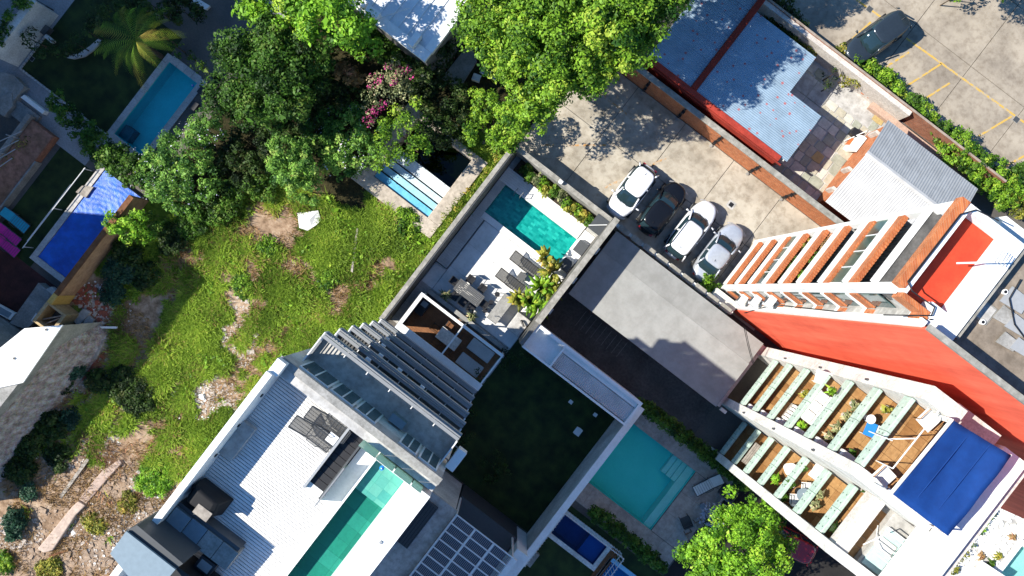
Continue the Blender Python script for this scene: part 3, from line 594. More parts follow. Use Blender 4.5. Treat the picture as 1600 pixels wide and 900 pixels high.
basin(pl_, h, .65, M['mosaic'], M['mosaic']); water(pl_, h, -.06, M['water']); bx('coping', -4.42, 1.46, 2.42, 2.85, .01, .12, M['white'], pl_, bevel=.01); bx('coping', 1.425, 1.75, 2.862, 5.1, .01, .1, M['white'], pl_, bevel=.01)
MB().path([(-3.6, 5.3, .1), (-3.6, 5.3, .75), (-3.6, 4.95, .8), (-3.6, 4.85, -.4)], .022, 8).path([(-3.15, 5.3, .1), (-3.15, 5.3, .75), (-3.15, 4.95, .8), (-3.15, 4.85, -.4)], .022, 8).build('ladder', M['greyalu'], pl_)
bedm = mat('planting soil', (.07, .05, .035), (.04, .03, .02), scale=4); t = thing('planting_bed', 'planted bed of glossy yellow green shrubs along the patio wall', 'planter', (-1, 6.5, 0)); bx('kerb', -4.6, 1.5, 6.1, 6.98, .06, .2, bedm, t)
for i in range(12):
    x = -3.9 + i * .47; lb = 'yellow green croton in the patio bed, ' + ['at the corner end', 'second from the corner', 'third from the corner', 'fourth from the corner', 'fifth from the corner', 'sixth from the corner', 'sixth from the pump hut', 'fifth from the pump hut', 'fourth from the pump hut', 'third from the pump hut', 'second from the pump hut', 'beside the pump hut'][i]
    tt = thing('bed_shrub', lb, 'plant', (x, 6.5, .2), group='shrubs in the patio bed'); crown('foliage', [(x, 6.5 + random.uniform(-.15, .15), .7, .36, .36, .5)], M[['leafyel', 'leafbright', 'leafvar', 'leaf'][(i * 3 + (i > 8) * 2) % 4 if i > 1 else 3]], tt, dens=60, leaf=.24, sub=50, sub_r=.2); MB().tube((x, 6.5, .2), (x, 6.5, .7), .03).build('stem', M['bark'], tt)
t = thing('pump_hut', 'small hut with dark flat roof in the patio corner by the cars', 'hut', (1.95, 6.4, 0)); bx('wall', 1.5, 2.3, 5.95, 6.95, .06, 2.1, M['whitew'], t); bx('roof', 1.45, 2.315, 5.88, 6.96, 2.103, 2.2, M['charcoal'], t); MB().tube((1.4, 6.0, 2.3), (2.3, 6.7, 2.45), .03).build('pole', M['alu'], t)
for (x, y, lb) in ((1.92, 4.75, 'dark grey equipment box with lifted lid beside the pool end'), (1.85, 3.3, 'grey equipment box half under the banana leaves by the pool')):
    t = thing('equipment_box', lb, 'box', (x, y, .06)); MB().box(-.36, .36, -.42, .42, 0, .38).build('box', M['white'], t, world=False); MB().add([(-.33, -.4, .385), (.36, -.4, .385), (.36, .4, .385), (-.33, .4, .385), (-.33, -.4, .42), (.36, -.4, .5), (.36, .4, .5), (-.33, .4, .42)], [(3, 2, 1, 0), (4, 5, 6, 7), (0, 1, 5, 4), (1, 2, 6, 5), (2, 3, 7, 6), (3, 0, 4, 7)]).build('lid', M['charcoal'], t, world=False)
lounger('black mesh sun lounger on the patio nearest the pool', -.3, 1.72, .06, 0, M['black'], M['sling'], group='patio loungers'); lounger('black mesh sun lounger on the patio farther from the pool', -.35, .28, .06, 0, M['black'], M['sling'], group='patio loungers')
table('small dark side table between the two patio loungers', 0.05, .98, .06, 0, .5, .5, .42, M['sling0'], M['black'])
table('slatted dark outdoor dining table on the patio', -2.0, -1.92, .06, 0, 1.95, .85, .75, M['sling0'], M['black'], slats=8, name='dining_table')
for (x, y, rz, lb) in ((-3.2, -1.92, -90, 'black chair at the wall end of the patio dining table'), (-2.6, -2.62, 0, 'black chair on the pergola side of the patio table, toward the wall'), (-1.95, -2.62, 0, 'black chair on the pergola side of the patio table, in the middle'), (-1.3, -2.62, 0, 'black chair on the pergola side of the patio table, toward the barbecue'), (-2.45, -1.2, 180, 'black chair on the pool side of the patio table, toward the wall'), (-1.5, -1.2, 180, 'black chair on the pool side of the patio table, toward the loungers'), (-.8, -1.92, 90, 'black chair at the barbecue end of the patio dining table')): chair(lb, x, y, .06, R(rz), M['black'], M['black'], 'chairs round the patio dining table')
t = thing('barbecue_island', 'long grey concrete counter standing across the patio', 'counter', (.22, -1.5, .06)); bx('base', -.1, .55, -2.4, -.6, .06, .85, M['concd'], t); bx('worktop', -.16, .6, -2.48, -.52, .853, .95, M['conc'], t, bevel=.01)
MB().tube((.2, -2.1, .95), (.2, -2.1, 1.2), .025).path([(.2, -2.1, 1.2), (.36, -2.1, 1.22)], .02).build('tap', M['greyalu'], t)
for i, y in enumerate((-2.2, -1.55, -.9)):
    s = thing('bar_stool', ['bar stool at the pergola end of the concrete counter', 'bar stool at the middle of the concrete counter', 'bar stool at the lounger end of the concrete counter'][i], 'stool', (-.5, y, .06), group='stools at the counter'); MB().tube((0, 0, .62), (0, 0, .68), .17, 14).build('seat', M['black'], s, world=False)
    for a in range(4): MB().tube((.05 * math.cos(a * 1.57), .05 * math.sin(a * 1.57), .62), (.2 * math.cos(a * 1.57), .2 * math.sin(a * 1.57), 0), .015).build('leg', M['alu'], s, world=False)
strappy('potted_agave', 'spiky potted plant by the pergola, near the grey wall', -3.1, -3.0, .06, 60, .6, M['leafvar'], pot=(.25, .4, M['conc']), group='potted plants by the pergola', width=.05); strappy('potted_agave', 'spiky potted plant by the pergola, near the counter', -.95, -3.05, .06, 60, .65, M['leafvar'], pot=(.25, .4, M['conc']), group='potted plants by the pergola', width=.05)
# banana and strelitzia clump
def bigleaf(label, x, y, z, n, L, m, wd=.115, name='banana_plant'):
    t = thing(name, label, 'plant', (x, y, z), group='banana plants on the patio'); V = []; tn = []; st = MB()
    for i in range(n):
        a = random.uniform(0, 6.283); e = random.uniform(.35, 1); hz = random.uniform(.5, 1.3); d = np.array([math.cos(a), math.sin(a), 0]); s = np.array([-d[1], d[0], 0]); p = [np.array([x, y, z + hz * .6]) + d * .1]
        for k in range(1, 5): f = k / 4; p.append(np.array([x, y, z]) + d * (.1 + L * e * f) + np.array([0, 0, hz + .75 * math.sin(f * 2.4) * (1.2 - e * .6)]))
        ws = [.03, wd * .9, wd, wd * .7, .02]; tone = random.uniform(.1, 1)
        for k in range(4):
            for sg in (1, -1): V.append([p[k], p[k + 1], p[k + 1] + s * sg * ws[k + 1] + np.array([0, 0, -.04]), p[k] + s * sg * ws[k] + np.array([0, 0, -.04])]); tn.append(tone + random.uniform(-.1, .1))
        st.tube((x, y, z), tuple(p[0]), .02)
    rawquads('leaves', np.array(V), np.array(tn), m, t); st.build('stalk', M['leafpale_s'], t); return t
M['leafpale_s'] = plain('leaf stalk', (.12, .18, .04), .6)
for i, (u, v, L, mm, lb) in enumerate(((865, 425, 1.0, 'leafyel', 'banana plant by the pool end equipment boxes'), (845, 450, 1.1, 'leafbright', 'banana plant leaning over the side table'), (862, 455, .9, 'leafyel', 'banana plant hard against the high wall'), (828, 470, 1.1, 'leafbright', 'banana plant with leaves over the loungers'), (845, 482, .9, 'leafbright', 'banana plant in the corner by the white annex'), (812, 468, .8, 'leafyel', 'banana plant reaching over the concrete counter'), (853, 402, .7, 'leafyel', 'tall thin banana plant with its tip over the pool'))):
    x, y = W(u, v, 1.2); bigleaf(lb, min(x, 2.1), y, .06, 28, L, M[mm])
t = thing('utility_cabinet', 'pale cabinet with black duct in the patio corner by the annex', 'cabinet', (1.75, -1.6, .06)); bx('cabinet', 1.25, 2.25, -2.25, -.95, .06, 1.1, M['concl'], t, bevel=.04); MB().path([(1.75, -1.3, 1.1), (1.75, -1.3, 1.3), (2.1, -1.5, 1.35)], .07, 8).build('duct', M['black'], t)
# ------------------------------------------------------------------ pergola room
t = thing('pergola_room', 'open roofed pergola room with white beams and brown timber floor', 'pergola', (-1, -5, 0))
fl = bx('floor', -4.2, 2.1, -6.4, -3.6, .01, .08, M['concd'], t)
fb = unit('floor_board', mat('brown floor board', (.27, .12, .05), (.2, .085, .035), scale=3, rough=.6))
for i in range(20): inst('floor_board', fb, (-1.05, -6.33 + i * .135, .081), fl, sc=(6.2, .125, .02))
bx('beam', -4.25, -4.02, -5.847, -3.76, 2.72, 2.92, M['white'], t); bx('beam', -4.25, 2.12, -3.757, -3.58, 2.72, 2.92, M['white'], t); bx('beam', -1.0, -.9, -5.847, -3.76, 2.76, 2.88, M['white'], t); bx('beam', 2.02, 2.12, -5.847, -3.76, 2.74, 2.9, M['white'], t); bx('roof_strip', -4.25, 2.2, -6.303, -5.85, 2.7, 2.93, M['white'], t)
for xx in (-4.2, -.98, 2.03): bx('post', xx, xx + .08, -3.7, -3.62, .1, 2.72, M['white'], t)
bx('back_wall', -4.2, 2.1, -6.9, -6.78, .08, 2.7, M['whitew'], t); bx('side_wall', -4.3, -4.2, -6.3, -3.7, .08, 2.715, M['concd'], t); bx('planter_box', -4.2, 2.1, -3.55, -3.28, .06, .62, M['conc'], t)
table('beige dining table under the pergola crossbeam', -1.25, -5.05, .1, 0, 1.55, .85, .75, M['cream'], M['woodd'], name='indoor_table')
for (x, y, rz, lb) in ((-1.75, -5.7, 0, 'dark chair under the pergola table, wall side left'), (-.85, -5.7, 0, 'dark chair under the pergola table, wall side right'), (-1.7, -4.4, 180, 'dark chair on the patio side of the pergola table, left'), (-.9, -4.4, 180, 'dark chair on the patio side of the pergola table, right'), (-2.35, -5.05, -90, 'dark chair at the left head of the pergola table')): chair(lb, x, y, .1, R(rz), M['black'], M['woodd'], 'chairs under the pergola')
for (y, lb) in ((-4.42, 'grey daybed in the pergola room, patio side'), (-5.6, 'grey daybed in the pergola room, house side')):
    d = thing('daybed', lb, 'daybed', (.85, y, .1)); MB().box(-.85, .85, -.4, .4, .08, .28).build('base', M['woodd'], d, world=False); MB().box(-.86, .86, -.42, .42, .28, .46).build('mattress', M['cloth'], d, world=False, bevel=.05)
    for s in (-1, 1): MB().box(s * .75 - .04, s * .75 + .04, -.35, .35, 0, .08).build('foot', M['black'], d, world=False)
t = thing('wall_cabinet', 'pale framed picture lying on the dark cabinet in the pergola corner', 'cabinet', (-3.8, -4.2, .1)); MB().box(-.3, .3, -.8, .3, 0, .9).build('cabinet', M['black'], t, world=False); MB().box(-.2, .2, -.2, .15, .905, .93).build('picture', M['slate'], t, world=False)
# ------------------------------------------------------------------ carport and driveway
dr = struct('driveway', sheet(2.57, 15.2, -.72, 7.0, .008), M['asphalt'])
for i in range(9): MB().quad((4.75 + i * .42, .55, .014), (4.77 + i * .42, .55, .014), (4.77 + i * .42, 1.75, .014), (4.75 + i * .42, 1.75, .014)).build('painted_line', M['conc'], dr)
t = thing('carport', 'wide flat light grey carport roof over the dark driveway', 'carport', (8.7, 4.3, 0))
M['cproof'] = mat('light grey membrane', (.315, .315, .298), (.285, .285, .27), scale=.35, grime=.22, gscale=1.1, rough=.9)
M['cproof2'] = mat('grey membrane', (.275, .275, .262), (.25, .25, .238), scale=.35, grime=.24, gscale=1.1, rough=.9)
for (a, b, c, d, mm, zz) in ((2.98, 14.45, 1.85, 5.2, 'cproof', 2.75), (2.98, 8.3, 5.205, 6.72, 'cproof2', 2.745), (8.305, 14.4, 5.205, 6.72, 'cproof2', 2.74)): bx('roof_panel', a, b, c, d, zz - .08, zz, M[mm], t)
for xx in (3.3, 8.7, 14.0):
    for yy in (2.1, 6.5): bx('post', xx - .06, xx + .06, yy - .06, yy + .06, .01, 2.6, M['steel'], t)
for yy in (2.1, 6.5): bx('beam', 3.0, 14.4, yy - .05, yy + .05, 2.52, 2.65, M['steel'], t)
t = thing('white_low_wall', 'broken topped white wall between the carport and the parked cars', 'wall', (6.5, 7.15, 0)); bx('wall', 2.62, 11.9, 7.02, 7.24, 0, 2.0, M['whitew'], t)
for i in range(9): bx('coping', 2.9 + i * 1.0 + random.uniform(0, .1), 3.75 + i * 1.0, 6.94, 7.3, 2.003, 2.1 + random.uniform(0, .06), M['mossconc'], t)
x, y = W(1108, 440, .8); shrub('small_shrub', 'small bright plant in the gap beside the brick tower corner', [(1105, 440, .9, 14, .4), (1118, 452, .7, 10, .3)], M['leafbright'], dens=40, leaf=.25, sub=20, sub_r=.25)
t = thing('tower_ledge', 'white concrete base ledge between carport and red tower', 'ledge', (12, 7, 0)); bx('ledge', 10.3, 12.0, 7.3, 7.9, 0, 1.6, M['whitew'], t)
# ------------------------------------------------------------------ white annex with corrugated roof
t = thing('white_annex', 'long narrow white annex roof with corrugated sheet, beside the driveway', 'building', (6.3, -1.6, 0))
bx('wall', 2.57, 10.25, -2.4, -.7, 0, 4.55, M['white'], t)
for a in ((2.57, 10.25, -2.4, -2.28), (2.57, 10.25, -.9, -.7), (2.57, 2.72, -2.277, -.903), (4.55, 4.66, -2.277, -.903), (10.08, 10.25, -2.277, -.903)): bx('parapet', *a, 4.553, 5.0, M['white'], t)
for i in range(5): corr(4.7 + i * 1.07, 5.79 + i * 1.07, -2.22, -1.25, 4.75, 4.75, along='y', pitch=.12, amp=.02).build('roof_sheet', M['whitetin'], t)
bx('step', 4.67, 10.07, -1.2, -.905, 4.553, 4.8, M['white'], t)
lw = struct('garden_lawn', sheet(2.35, 10.5, -12.0, -2.42, .008), M['lawn'])
t = thing('garden_wall', 'long white garden wall between the dark lawn and the square pool yard', 'wall', (10.7, -7, 0)); bx('wall', 10.5, 10.82, -14.0, -1.0, 0, 3.35, M['whitew'], t); bx('coping', 10.45, 10.88, -14.0, -.95, 3.353, 3.48, M['white'], t); MB().path([(10.84, -13.5, 3.1), (10.86, -8, 3.0), (10.84, -1.2, 3.15)], .03).build('cable', M['charcoal'], t)
for i, (u, v) in enumerate(((903, 674), (892, 628), (930, 648))):
    x, y = W(u, v); t = thing('white_stone', ['largest white stone on the dark lawn', 'white stone on the lawn near the annex', 'white stone nearest the garden wall', 'small white stone close to the garden wall', 'small pale stone below the annex middle', 'lone pale stone in the middle of the dark lawn'][i], 'stone', (x, y, 0), group='stones on the dark lawn'); flag(x, y, .3 if i else .5, .25 if i else .55, .01).build('stone', M['white'], t)
# ------------------------------------------------------------------ main apartment house with roof terrace
XL, XR, YF = -5.38, 2.32, -7.45
t = H1 = thing('apartment_house', 'grey and white apartment house with stacked glass balconies and roof terrace', 'building', (-1.5, -13, 0))
bx('body', XL, XR, -24, YF, 0, 20.3, M['whitew'], t)
bx('roof_slab', XL, XR, -24, -8.1, 20.303, 20.45, M['concl'], t)
for i, zt in enumerate((20.0, 17.2, 14.4, 11.6, 8.8, 6.0)):
    zf = zt - 1.05
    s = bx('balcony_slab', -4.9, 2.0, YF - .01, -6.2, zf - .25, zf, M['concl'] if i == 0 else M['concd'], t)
    bx('slab_edge', -4.95, 2.06, -6.197, -6.07, zf - .25, zf + .04, M['steel'], s)
    bx('hand_rail', -4.85, 2.0, -6.2, -6.06, zt - .05, zt, M['greyalu'], t); bx('hand_rail', -4.85, 2.0, -6.04, -5.98, zt - .07, zt - .03, M['greyalu'], t)
    for k in range(6): bx('glass_panel', -4.8 + k * 1.13, -4.8 + k * 1.13 + 1.08, -6.16, -6.145, zf + .1, zt - .06, M['railglass'], t)
    for k in range(7): bx('rail_post', -4.82 + k * 1.13, -4.78 + k * 1.13, -6.34, -6.165, zt - .2, zt - .1, M['alu'], t)
    for xx in (-4.9, 1.97):
        bx('side_rail', xx, xx + .05, YF + .02, -6.22, zt - .06, zt - .01, M['alu'], t)
        for k in range(5): bx('side_bar', xx, xx + .04, YF + .02, -6.22, zf + .12 + k * .17, zf + .15 + k * .17, M['greyalu'], t)
    bx('end_fin', -5.0, -4.93, YF + .01, -6.1, zf - .3, zf + .3, M['white'], t)
    if i: 
        for (a, b) in ((-4.5, -2.9), (-2.5, -.9), (-.3, 1.6)): bx('window', a, b, YF + .002, YF + .03, zf + .05, zf + 2.2, M['glass'], t)
# top storey windows
for (a, b) in ((-4.7, -3.3), (-3.2, -2.1), (-2.0, -1.0), (.15, 1.0), (1.1, 2.0)):
    w = bx('window_frame', a, b, YF + .004, YF + .06, 18.98, 21.0, M['white'], t); bx('pane', a + .08, b - .08, YF + .061, YF + .07, 19.05, 20.92, M['glass'], w); bx('mullion', (a + b) / 2 - .03, (a + b) / 2 + .03, YF + .071, YF + .09, 19.05, 20.92, M['white'], w)
bx('bench', -.75, -.05, YF + .1, YF + .45, 18.96, 19.4, M['slate'], t)
bx('roof_parapet', XL, XR, -8.06, YF, 20.303, 21.4, M['concl'], t); bx('roof_coping', XL - .03, XR + .03, -7.72, YF + .04, 21.403, 21.46, M['conc'], t)
bx('left_parapet', XL - .02, -5.14, -24, -8.063, 20.303, 22.1, M['white'], t); bx('corner_pier', XL - .02, -5.0, -8.06, YF - .02, 21.463, 21.9, M['white'], t)
for i in range(5): bx('parapet_light', -5.137, -5.09, -9.2 - i * 1.45, -9.08 - i * 1.45, 21.2, 21.36, M['black'], t)
# deck boards of the terrace (boards run along x)
bm = unit('terrace_board', M['deckw']); y = -8.1
dk = bx('deck_base', -5.137, XR - .02, -24, -8.065, 20.453, 20.5, M['black'], t)
HP = (-.12, 1.24, -22.0, -8.45); HS = (-1.66, -1.0, -11.1, -8.2)
while y > -20.5:
    yc = y - .062
    segs = [(-5.13, -.16)]
    if HS[2] - .06 < yc < HS[3] + .06: segs = [(-5.13, HS[0] - .1)]
    for a, b in segs: inst('terrace_board', bm, ((a + b) / 2, yc, 20.505), dk, sc=(b - a, .104, .06))
    y -= .128
# staircase well
st = thing('roof_stairs', 'black staircase dropping from the roof terrace beside the pool', 'staircase', (-1.33, -9.6, 20.5))
bx('well_wall', HS[0] - .1, HS[0], HS[2], HS[3], 20.51, 20.95, M['steel'], st); bx('well_wall', HS[1], HS[1] + .08, HS[2], HS[3], 20.51, 20.9, M['charcoal'], st); bx('well_end', HS[0] - .1, HS[1] + .08, HS[3] + .003, HS[3] + .1, 20.51, 20.95, M['steel'], st)
for i in range(10): bx('tread', HS[0] + .003, HS[1] - .003, HS[2] + i * .29, HS[2] + (i + 1) * .29 - .01, 20.507, 20.75 - .022 * i, M['alu'] if i == 0 else M['black'], st)
bx('stair_glass', HS[1] + .09, HS[1] + .11, HS[2] - .1, HS[3] - 1.2, 20.55, 21.35, M['clearglass'], st); bx('stair_rail', HS[1] + .07, HS[1] + .13, HS[2] - .12, HS[3] - 1.2, 21.353, 21.39, M['greyalu'], st)
pd_ = bx('pool_side_slab', HS[1] + .12, -.165, -11.2, -8.2, 20.505, 20.58, M['white'], t)
# roof pool
M['greenstone2'] = tilemat('pale green stone tile', [(.12, .4, .3), (.22, .5, .4), (.3, .52, .42), (.16, .42, .36)], .42, .42, .42, grout=(.1, .34, .26), gw=.02, rough=.4)
rp = thing('roof_pool', 'narrow green stone pool on the roof terrace', 'pool', (.55, -12, 20.5))
bx('pool_floor', -.2, 1.3, -22, -8.45, 20.505, 20.52, M['greenstone'], rp)
bx('pool_rim', -.2, -.115, -22, -8.4, 20.522, 21.2, M['white'], rp); bx('pool_end', -.113, 1.24, -8.45, -8.28, 20.522, 21.2, M['white'], rp); bx('shallow_ledge', -.112, 1.238, -9.9, -8.453, 20.522, 20.85, M['greenstone2'], rp)
MB().quad((-.11, -22, 21.08), (1.235, -22, 21.08), (1.235, -8.455, 21.08), (-.11, -8.455, 21.08)).build('water', M['water'], rp)
bx('white_wall', 1.243, 2.4, -22, -8.3, 20.4, 21.25, M['white'], rp)
for (v, z_) in ((-10.9, 0), (-12.7, 0)): bx('inlet', 1.9, 2.0, v, v + .12, 21.252, 21.3, M['steel'], rp)
for i in range(4):
    a = -.98 + i * .83; g = thing('glass_balustrade', ['first', 'second', 'third', 'last'][i] + ' pale green glass panel at the pool end, counted from the stairs', 'balustrade', (a, -8.18, 20.5), group='glass panels at the pool end'); bx('glass', a, a + .78 if i < 3 else a + .45, -8.2, -8.18, 20.55, 22.05, M['clearglass'], g); bx('clamp', a + .05, a + .12, -8.23, -8.15, 20.5, 20.7, M['greyalu'], g)
x, y = W(597, 731, 21.1); b = thing('pool_ball', 'small bright blue ball floating in the roof pool', 'ball', (x, y, 21.12)); 
import bmesh
def ballmesh(r, n=12):
    return MB().loft([[(r * math.cos(f) * math.cos(6.283 * i / n), r * math.cos(f) * math.sin(6.283 * i / n), r * math.sin(f)) for i in range(n)] for f in [(-1.5 + 3.0 * k / 8) for k in range(9)]])
ballmesh(.1).build('ball', plain('blue plastic', (.02, .25, .75), .3), b, world=False, smooth=True); MB().tube((0, 0, .09), (0, 0, .12), .02, 8).build('valve', M['white'], b, world=False)
lounger('grey mesh lounger on the roof terrace, next to the parapet', -2.45, -8.55, 20.57, 0, M['charcoal'], M['sling'], L=1.75, w=.55, group='roof loungers'); lounger('grey mesh lounger on the roof terrace, second from the parapet', -2.7, -9.2, 20.57, 0, M['charcoal'], M['sling'], L=1.75, w=.55, group='roof loungers')
table('small white side table at the foot of the roof loungers', -1.98, -8.9, 20.57, 0, .4, .4, .4, M['white'], M['alu'])
x, y = W(366, 686, 21); c = thing('white_cabinet', 'low pale cabinet against the roof terrace parapet', 'cabinet', (-4.85, y, 20.57)); MB().box(-.27, .27, -.75, .75, 0, .42).build('cabinet', M['concl'], c, world=False, bevel=.02); MB().box(-.28, .29, -.77, .77, .423, .46).build('top', M['concl'], c, world=False)
x, y = W(322, 774, 21); c = thing('covered_grill', 'black fabric covered barbecue with a pale top on the roof terrace', 'barbecue', (-4.35, y, 20.57))
MB().loft([[(-.7, -.42, 0), (.75, -.42, 0), (.75, .38, 0), (-.7, .38, 0)], [(-.72, -.4, .5), (.62, -.4, .5), (.68, .4, .5), (-.7, .42, .5)], [(-.55, -.4, 1.0), (.6, -.34, 1.0), (.5, .3, 1.05), (-.62, .36, 1.02)], [(-.4, -.3, 1.12), (.4, -.28, 1.1), (.35, .2, 1.14), (-.45, .25, 1.12)]]).build('cover', M['blackcloth'], c, world=False, bevel=.05); MB().box(-.1, .55, -.5, -.1, 1.12, 1.15).build('lid_panel', M['greywood'], c, world=False)
k = thing('roof_kitchen', 'built-in dark kitchen counter at the lower corner of the roof terrace', 'counter', (-4, -15, 20.5)); bx('backsplash', -5.13, -2.2, -14.45, -14.3, 20.57, 21.3, M['charcoal'], k)
for i in range(4): bx('worktop', -5.1 + i * .75, -4.37 + i * .75, -15.3, -14.47, 20.57, 21.35 + (.1 if i == 0 else 0), M['slate'] if i < 2 else M['conc'], k, bevel=.01)
bx('sink', -3.2, -2.5, -15.9, -15.35, 20.57, 21.4, M['black'], k); bx('sink_rim', -3.1, -2.6, -15.8, -15.45, 21.403, 21.43, M['greyalu'], k); bx('oven_block', -4.2, -2.1, -16.9, -15.95, 20.57, 22.0, M['black'], k)
c = thing('terrace_canopy', 'blue grey sheet canopy over a black frame at the corner of the roof terrace', 'canopy', (-6, -16, 20.5))
P4 = [W(172, 865, 23.2), W(197, 830, 23.2), W(274, 890, 23.2), W(232, 940, 23.2)]
MB().prism(P4, 23.1, 23.2).build('roof_sheet', M['slate'], c)
P5 = [W(197, 829, 23.0), W(215, 820, 23.0), W(287, 880, 23.0), W(274, 889, 23.0)]; MB().prism(P5, 20.57, 23.05).build('frame_panel', M['charcoal'], c); MB().tube((P4[0][0] + .1, P4[0][1] + .1, 20.4), (P4[0][0] + .1, P4[0][1] + .1, 23.1), .05).build('post', M['black'], c)
acunit('white air conditioner bracketed to the right end of the top balcony', 2.45, -6.95, 18.9, R(90), w=.95, d=.4, h=.62)
bx('bracket', 2.0, 2.7, -7.3, -7.25, 18.85, 18.9, M['steel'], t); bx('bracket', 2.0, 2.7, -6.65, -6.6, 18.85, 18.9, M['steel'], t)
for i, (u, v, zt) in enumerate(((578, 560, 17.2), (598, 553, 14.4), (600, 540, 11.6), (620, 585, 14.4), (650, 618, 14.4), (606, 530, 8.8))):
    x, y = W(u, v, zt - .3); y = -6.28; b = thing('balcony_lamp', 'small white box lamp on ' + ['the second balcony from the top', 'the third balcony, toward the lot', 'the fourth balcony from the top', 'the third balcony, in the middle', 'the third balcony, toward the garden', 'the lowest seen balcony'][i], 'lamp', (x, y, zt - 1.05), group='small balcony lamps'); MB().box(-.12, .12, -.08, .08, .95, 1.2).build('lamp_box', M['white'], b, world=False, bevel=.01); MB().tube((0, 0, 0), (0, 0, .95), .02).build('stem', M['alu'], b, world=False)
x, y = W(628, 612, 16.3); table('long white bench table on a middle balcony', x, min(y, -6.5), 16.15, 0, 1.0, .3, .6, M['white'], M['alu'])
x, y = W(638, 590, 13.5); table('small ochre wooden table on a balcony', x, -6.55, 13.35, 0, .7, .35, .55, M['teak'], M['woodd'])
# strip of low roof along the foot, behind pergola
# ------------------------------------------------------------------ neighbour house with lattice pergola (bottom centre)
t = thing('lattice_house', 'low grey house with flat white roof and a dark skylight, bottom centre', 'house', (4, -15, 0))
bx('wall', 2.62, 5.2, -20, -12.1, 0, 6.2, M['whitew'], t); bx('roof', 2.55, 5.3, -20, -12.0, 6.203, 6.4, M['concl'], t); s = bx('skylight', 3.3, 4.3, -15.4, -12.5, 6.403, 6.6, M['charcoal'], t)
for i in range(6): bx('skylight_rib', 3.35 + i * .17, 3.38 + i * .17, -15.35, -12.55, 6.602, 6.64, M['black'], s)
bx('lower_terrace', 5.3, 9.6, -20, -12.0, 0, 3.0, M['charcoal'], t)
t = thing('lattice_pergola', 'white slatted pergola roof over dark terrace, bottom centre', 'pergola', (7.4, -14.5, 3.0))
LX0, LX1, LY0, LY1, LZ = 5.35, 9.35, -19.0, -12.1, 6.6
bm_ = unit('beam', M['alu'])
for i in range(4): inst('rafter', bm_, (LX0 + i * (LX1 - LX0) / 3, (LY0 + LY1) / 2, LZ), t, sc=(.13 if 0 < i < 3 else .1, LY1 - LY0, .16))
nb = 12
for i in range(nb + 1): inst('crossbar', bm_, ((LX0 + LX1) / 2, LY1 - i * .56, LZ + .122), t, sc=(LX1 - LX0 + .1, .07, .06))
b = MB(); x = LX0 + .07
while x < LX1 - .05: b.box(x, x + .035, LY0, LY1, LZ + .04, LZ + .1); x += .1
b.build('slats', plain('blue grey slat', (.24, .27, .33), .5), t, kind='stuff')
for xx in (LX0, LX1):
    for yy in (LY1, -16): bx('post', xx - .05, xx + .05, yy - .1, yy, 3.0, LZ, M['alu'], t)
bx('edge_gutter', LX1 + .06, LX1 + .3, LY0, LY1, LZ - .1, LZ + .1, M['white'], t)
t = thing('side_building', 'narrow white building strip between lattice pergola and small pool', 'building', (9.9, -15, 0)); bx('wall', 9.7, 10.45, -20, -12.1, 0, 4.6, M['white'], t); bx('coping', 9.65, 10.5, -20, -12.05, 4.603, 4.7, M['white'], t)
# ------------------------------------------------------------------ square pool yard
yd = struct('pool_yard', sheet(10.9, 19.2, -8.5, -.75, .008, HO), M['concd'])
M['yardpav'] = mat('pinkish yard paving', (.5, .43, .375), (.36, .31, .275), scale=.8, grime=.35, gscale=4)
for (xs, ys) in (([10.92, 12.2, 13.6, 15.0, 16.4, 17.8, 19.1], [-2.18, -.8]), ([10.92, 11.5], [-7.0, -4.6, -2.2]), ([16.8, 18.0, 19.1], [-7.0, -5.4, -3.8, -2.2]), ([10.92, 12.2, 13.6, 15.0, 16.4, 17.8, 19.1], [-8.45, -7.03])): panels('paving_slab', yd, xs, ys, .01, .05, M['yardpav'], .006)
t = thing('square_pool', 'broad square turquoise pool in the shaded yard', 'pool', (14, -4.6, 0)); h = POOLS['square']; M['tealplaster'] = mat('teal pool plaster', (.14, .8, .72), (.11, .74, .66), scale=.6, grime=.05); M['palestep'] = mat('pale pool step', (.68, .92, .86), (.6, .86, .78), grime=.1)
basin(t, h, 1.3, M['tealplaster'], M['tealplaster']); bx('bench', 16.22, 16.74, -6.99, -2.21, -1.3, -.3, M['palestep'], t)
for i in range(3): bx('step', 15.2 + i * .34, 15.53 + i * .34, -3.6, -2.212, -1.3, -.85 + i * .18, M['palestep'], t)
water(t, h, -.1, M['tealwater'])
for a in ((11.5, 16.8, -2.19, -2.0), (11.5, 16.8, -7.2, -7.01)): bx('coping', *a, .052, .075, M['yardpav'], t)
lx, ly = W(1106, 757, .3); lounger('white padded sun lounger beside the square pool', lx, ly, .05, R(245), M['charcoal'], M['clothw'], w=.7, back=.25)
gx, gy = W(1140, 772, .8); t = thing('charcoal_grill', 'charcoal grill box with a lit handle in the pool yard corner', 'barbecue', (gx, gy, .05)); MB().box(-.45, .45, -.4, .4, 0, .85).build('cabinet', M['charcoal'], t, world=False, bevel=.02); MB().box(-.36, .36, -.28, .28, .853, 1.05).build('lid', M['black'], t, world=False, bevel=.06); MB().box(-.2, .2, -.05, .02, 1.06, 1.1).build('handle', M['alu'], t, world=False)
gx, gy = W(1132, 795, .6); t = thing('brick_barbecue', 'brick fire pit frame with dark opening beside the grill', 'fire pit', (gx, gy, .05))
for a in ((-.6, -.45, -.6, .6), (.45, .6, -.6, .6), (-.449, .449, .45, .6), (-.449, .449, -.6, -.45)): MB().box(*a, 0, .7).build('side', M['conc'], t, world=False)
MB().box(-.44, .44, -.44, .44, .1, .2).build('ash_bed', M['black'], t, world=False)
for i in range(5): MB().tube((-.4 + i * .2, -.44, .6), (-.4 + i * .2, .44, .6), .015).build('grill_bar', M['black'], t, world=False)
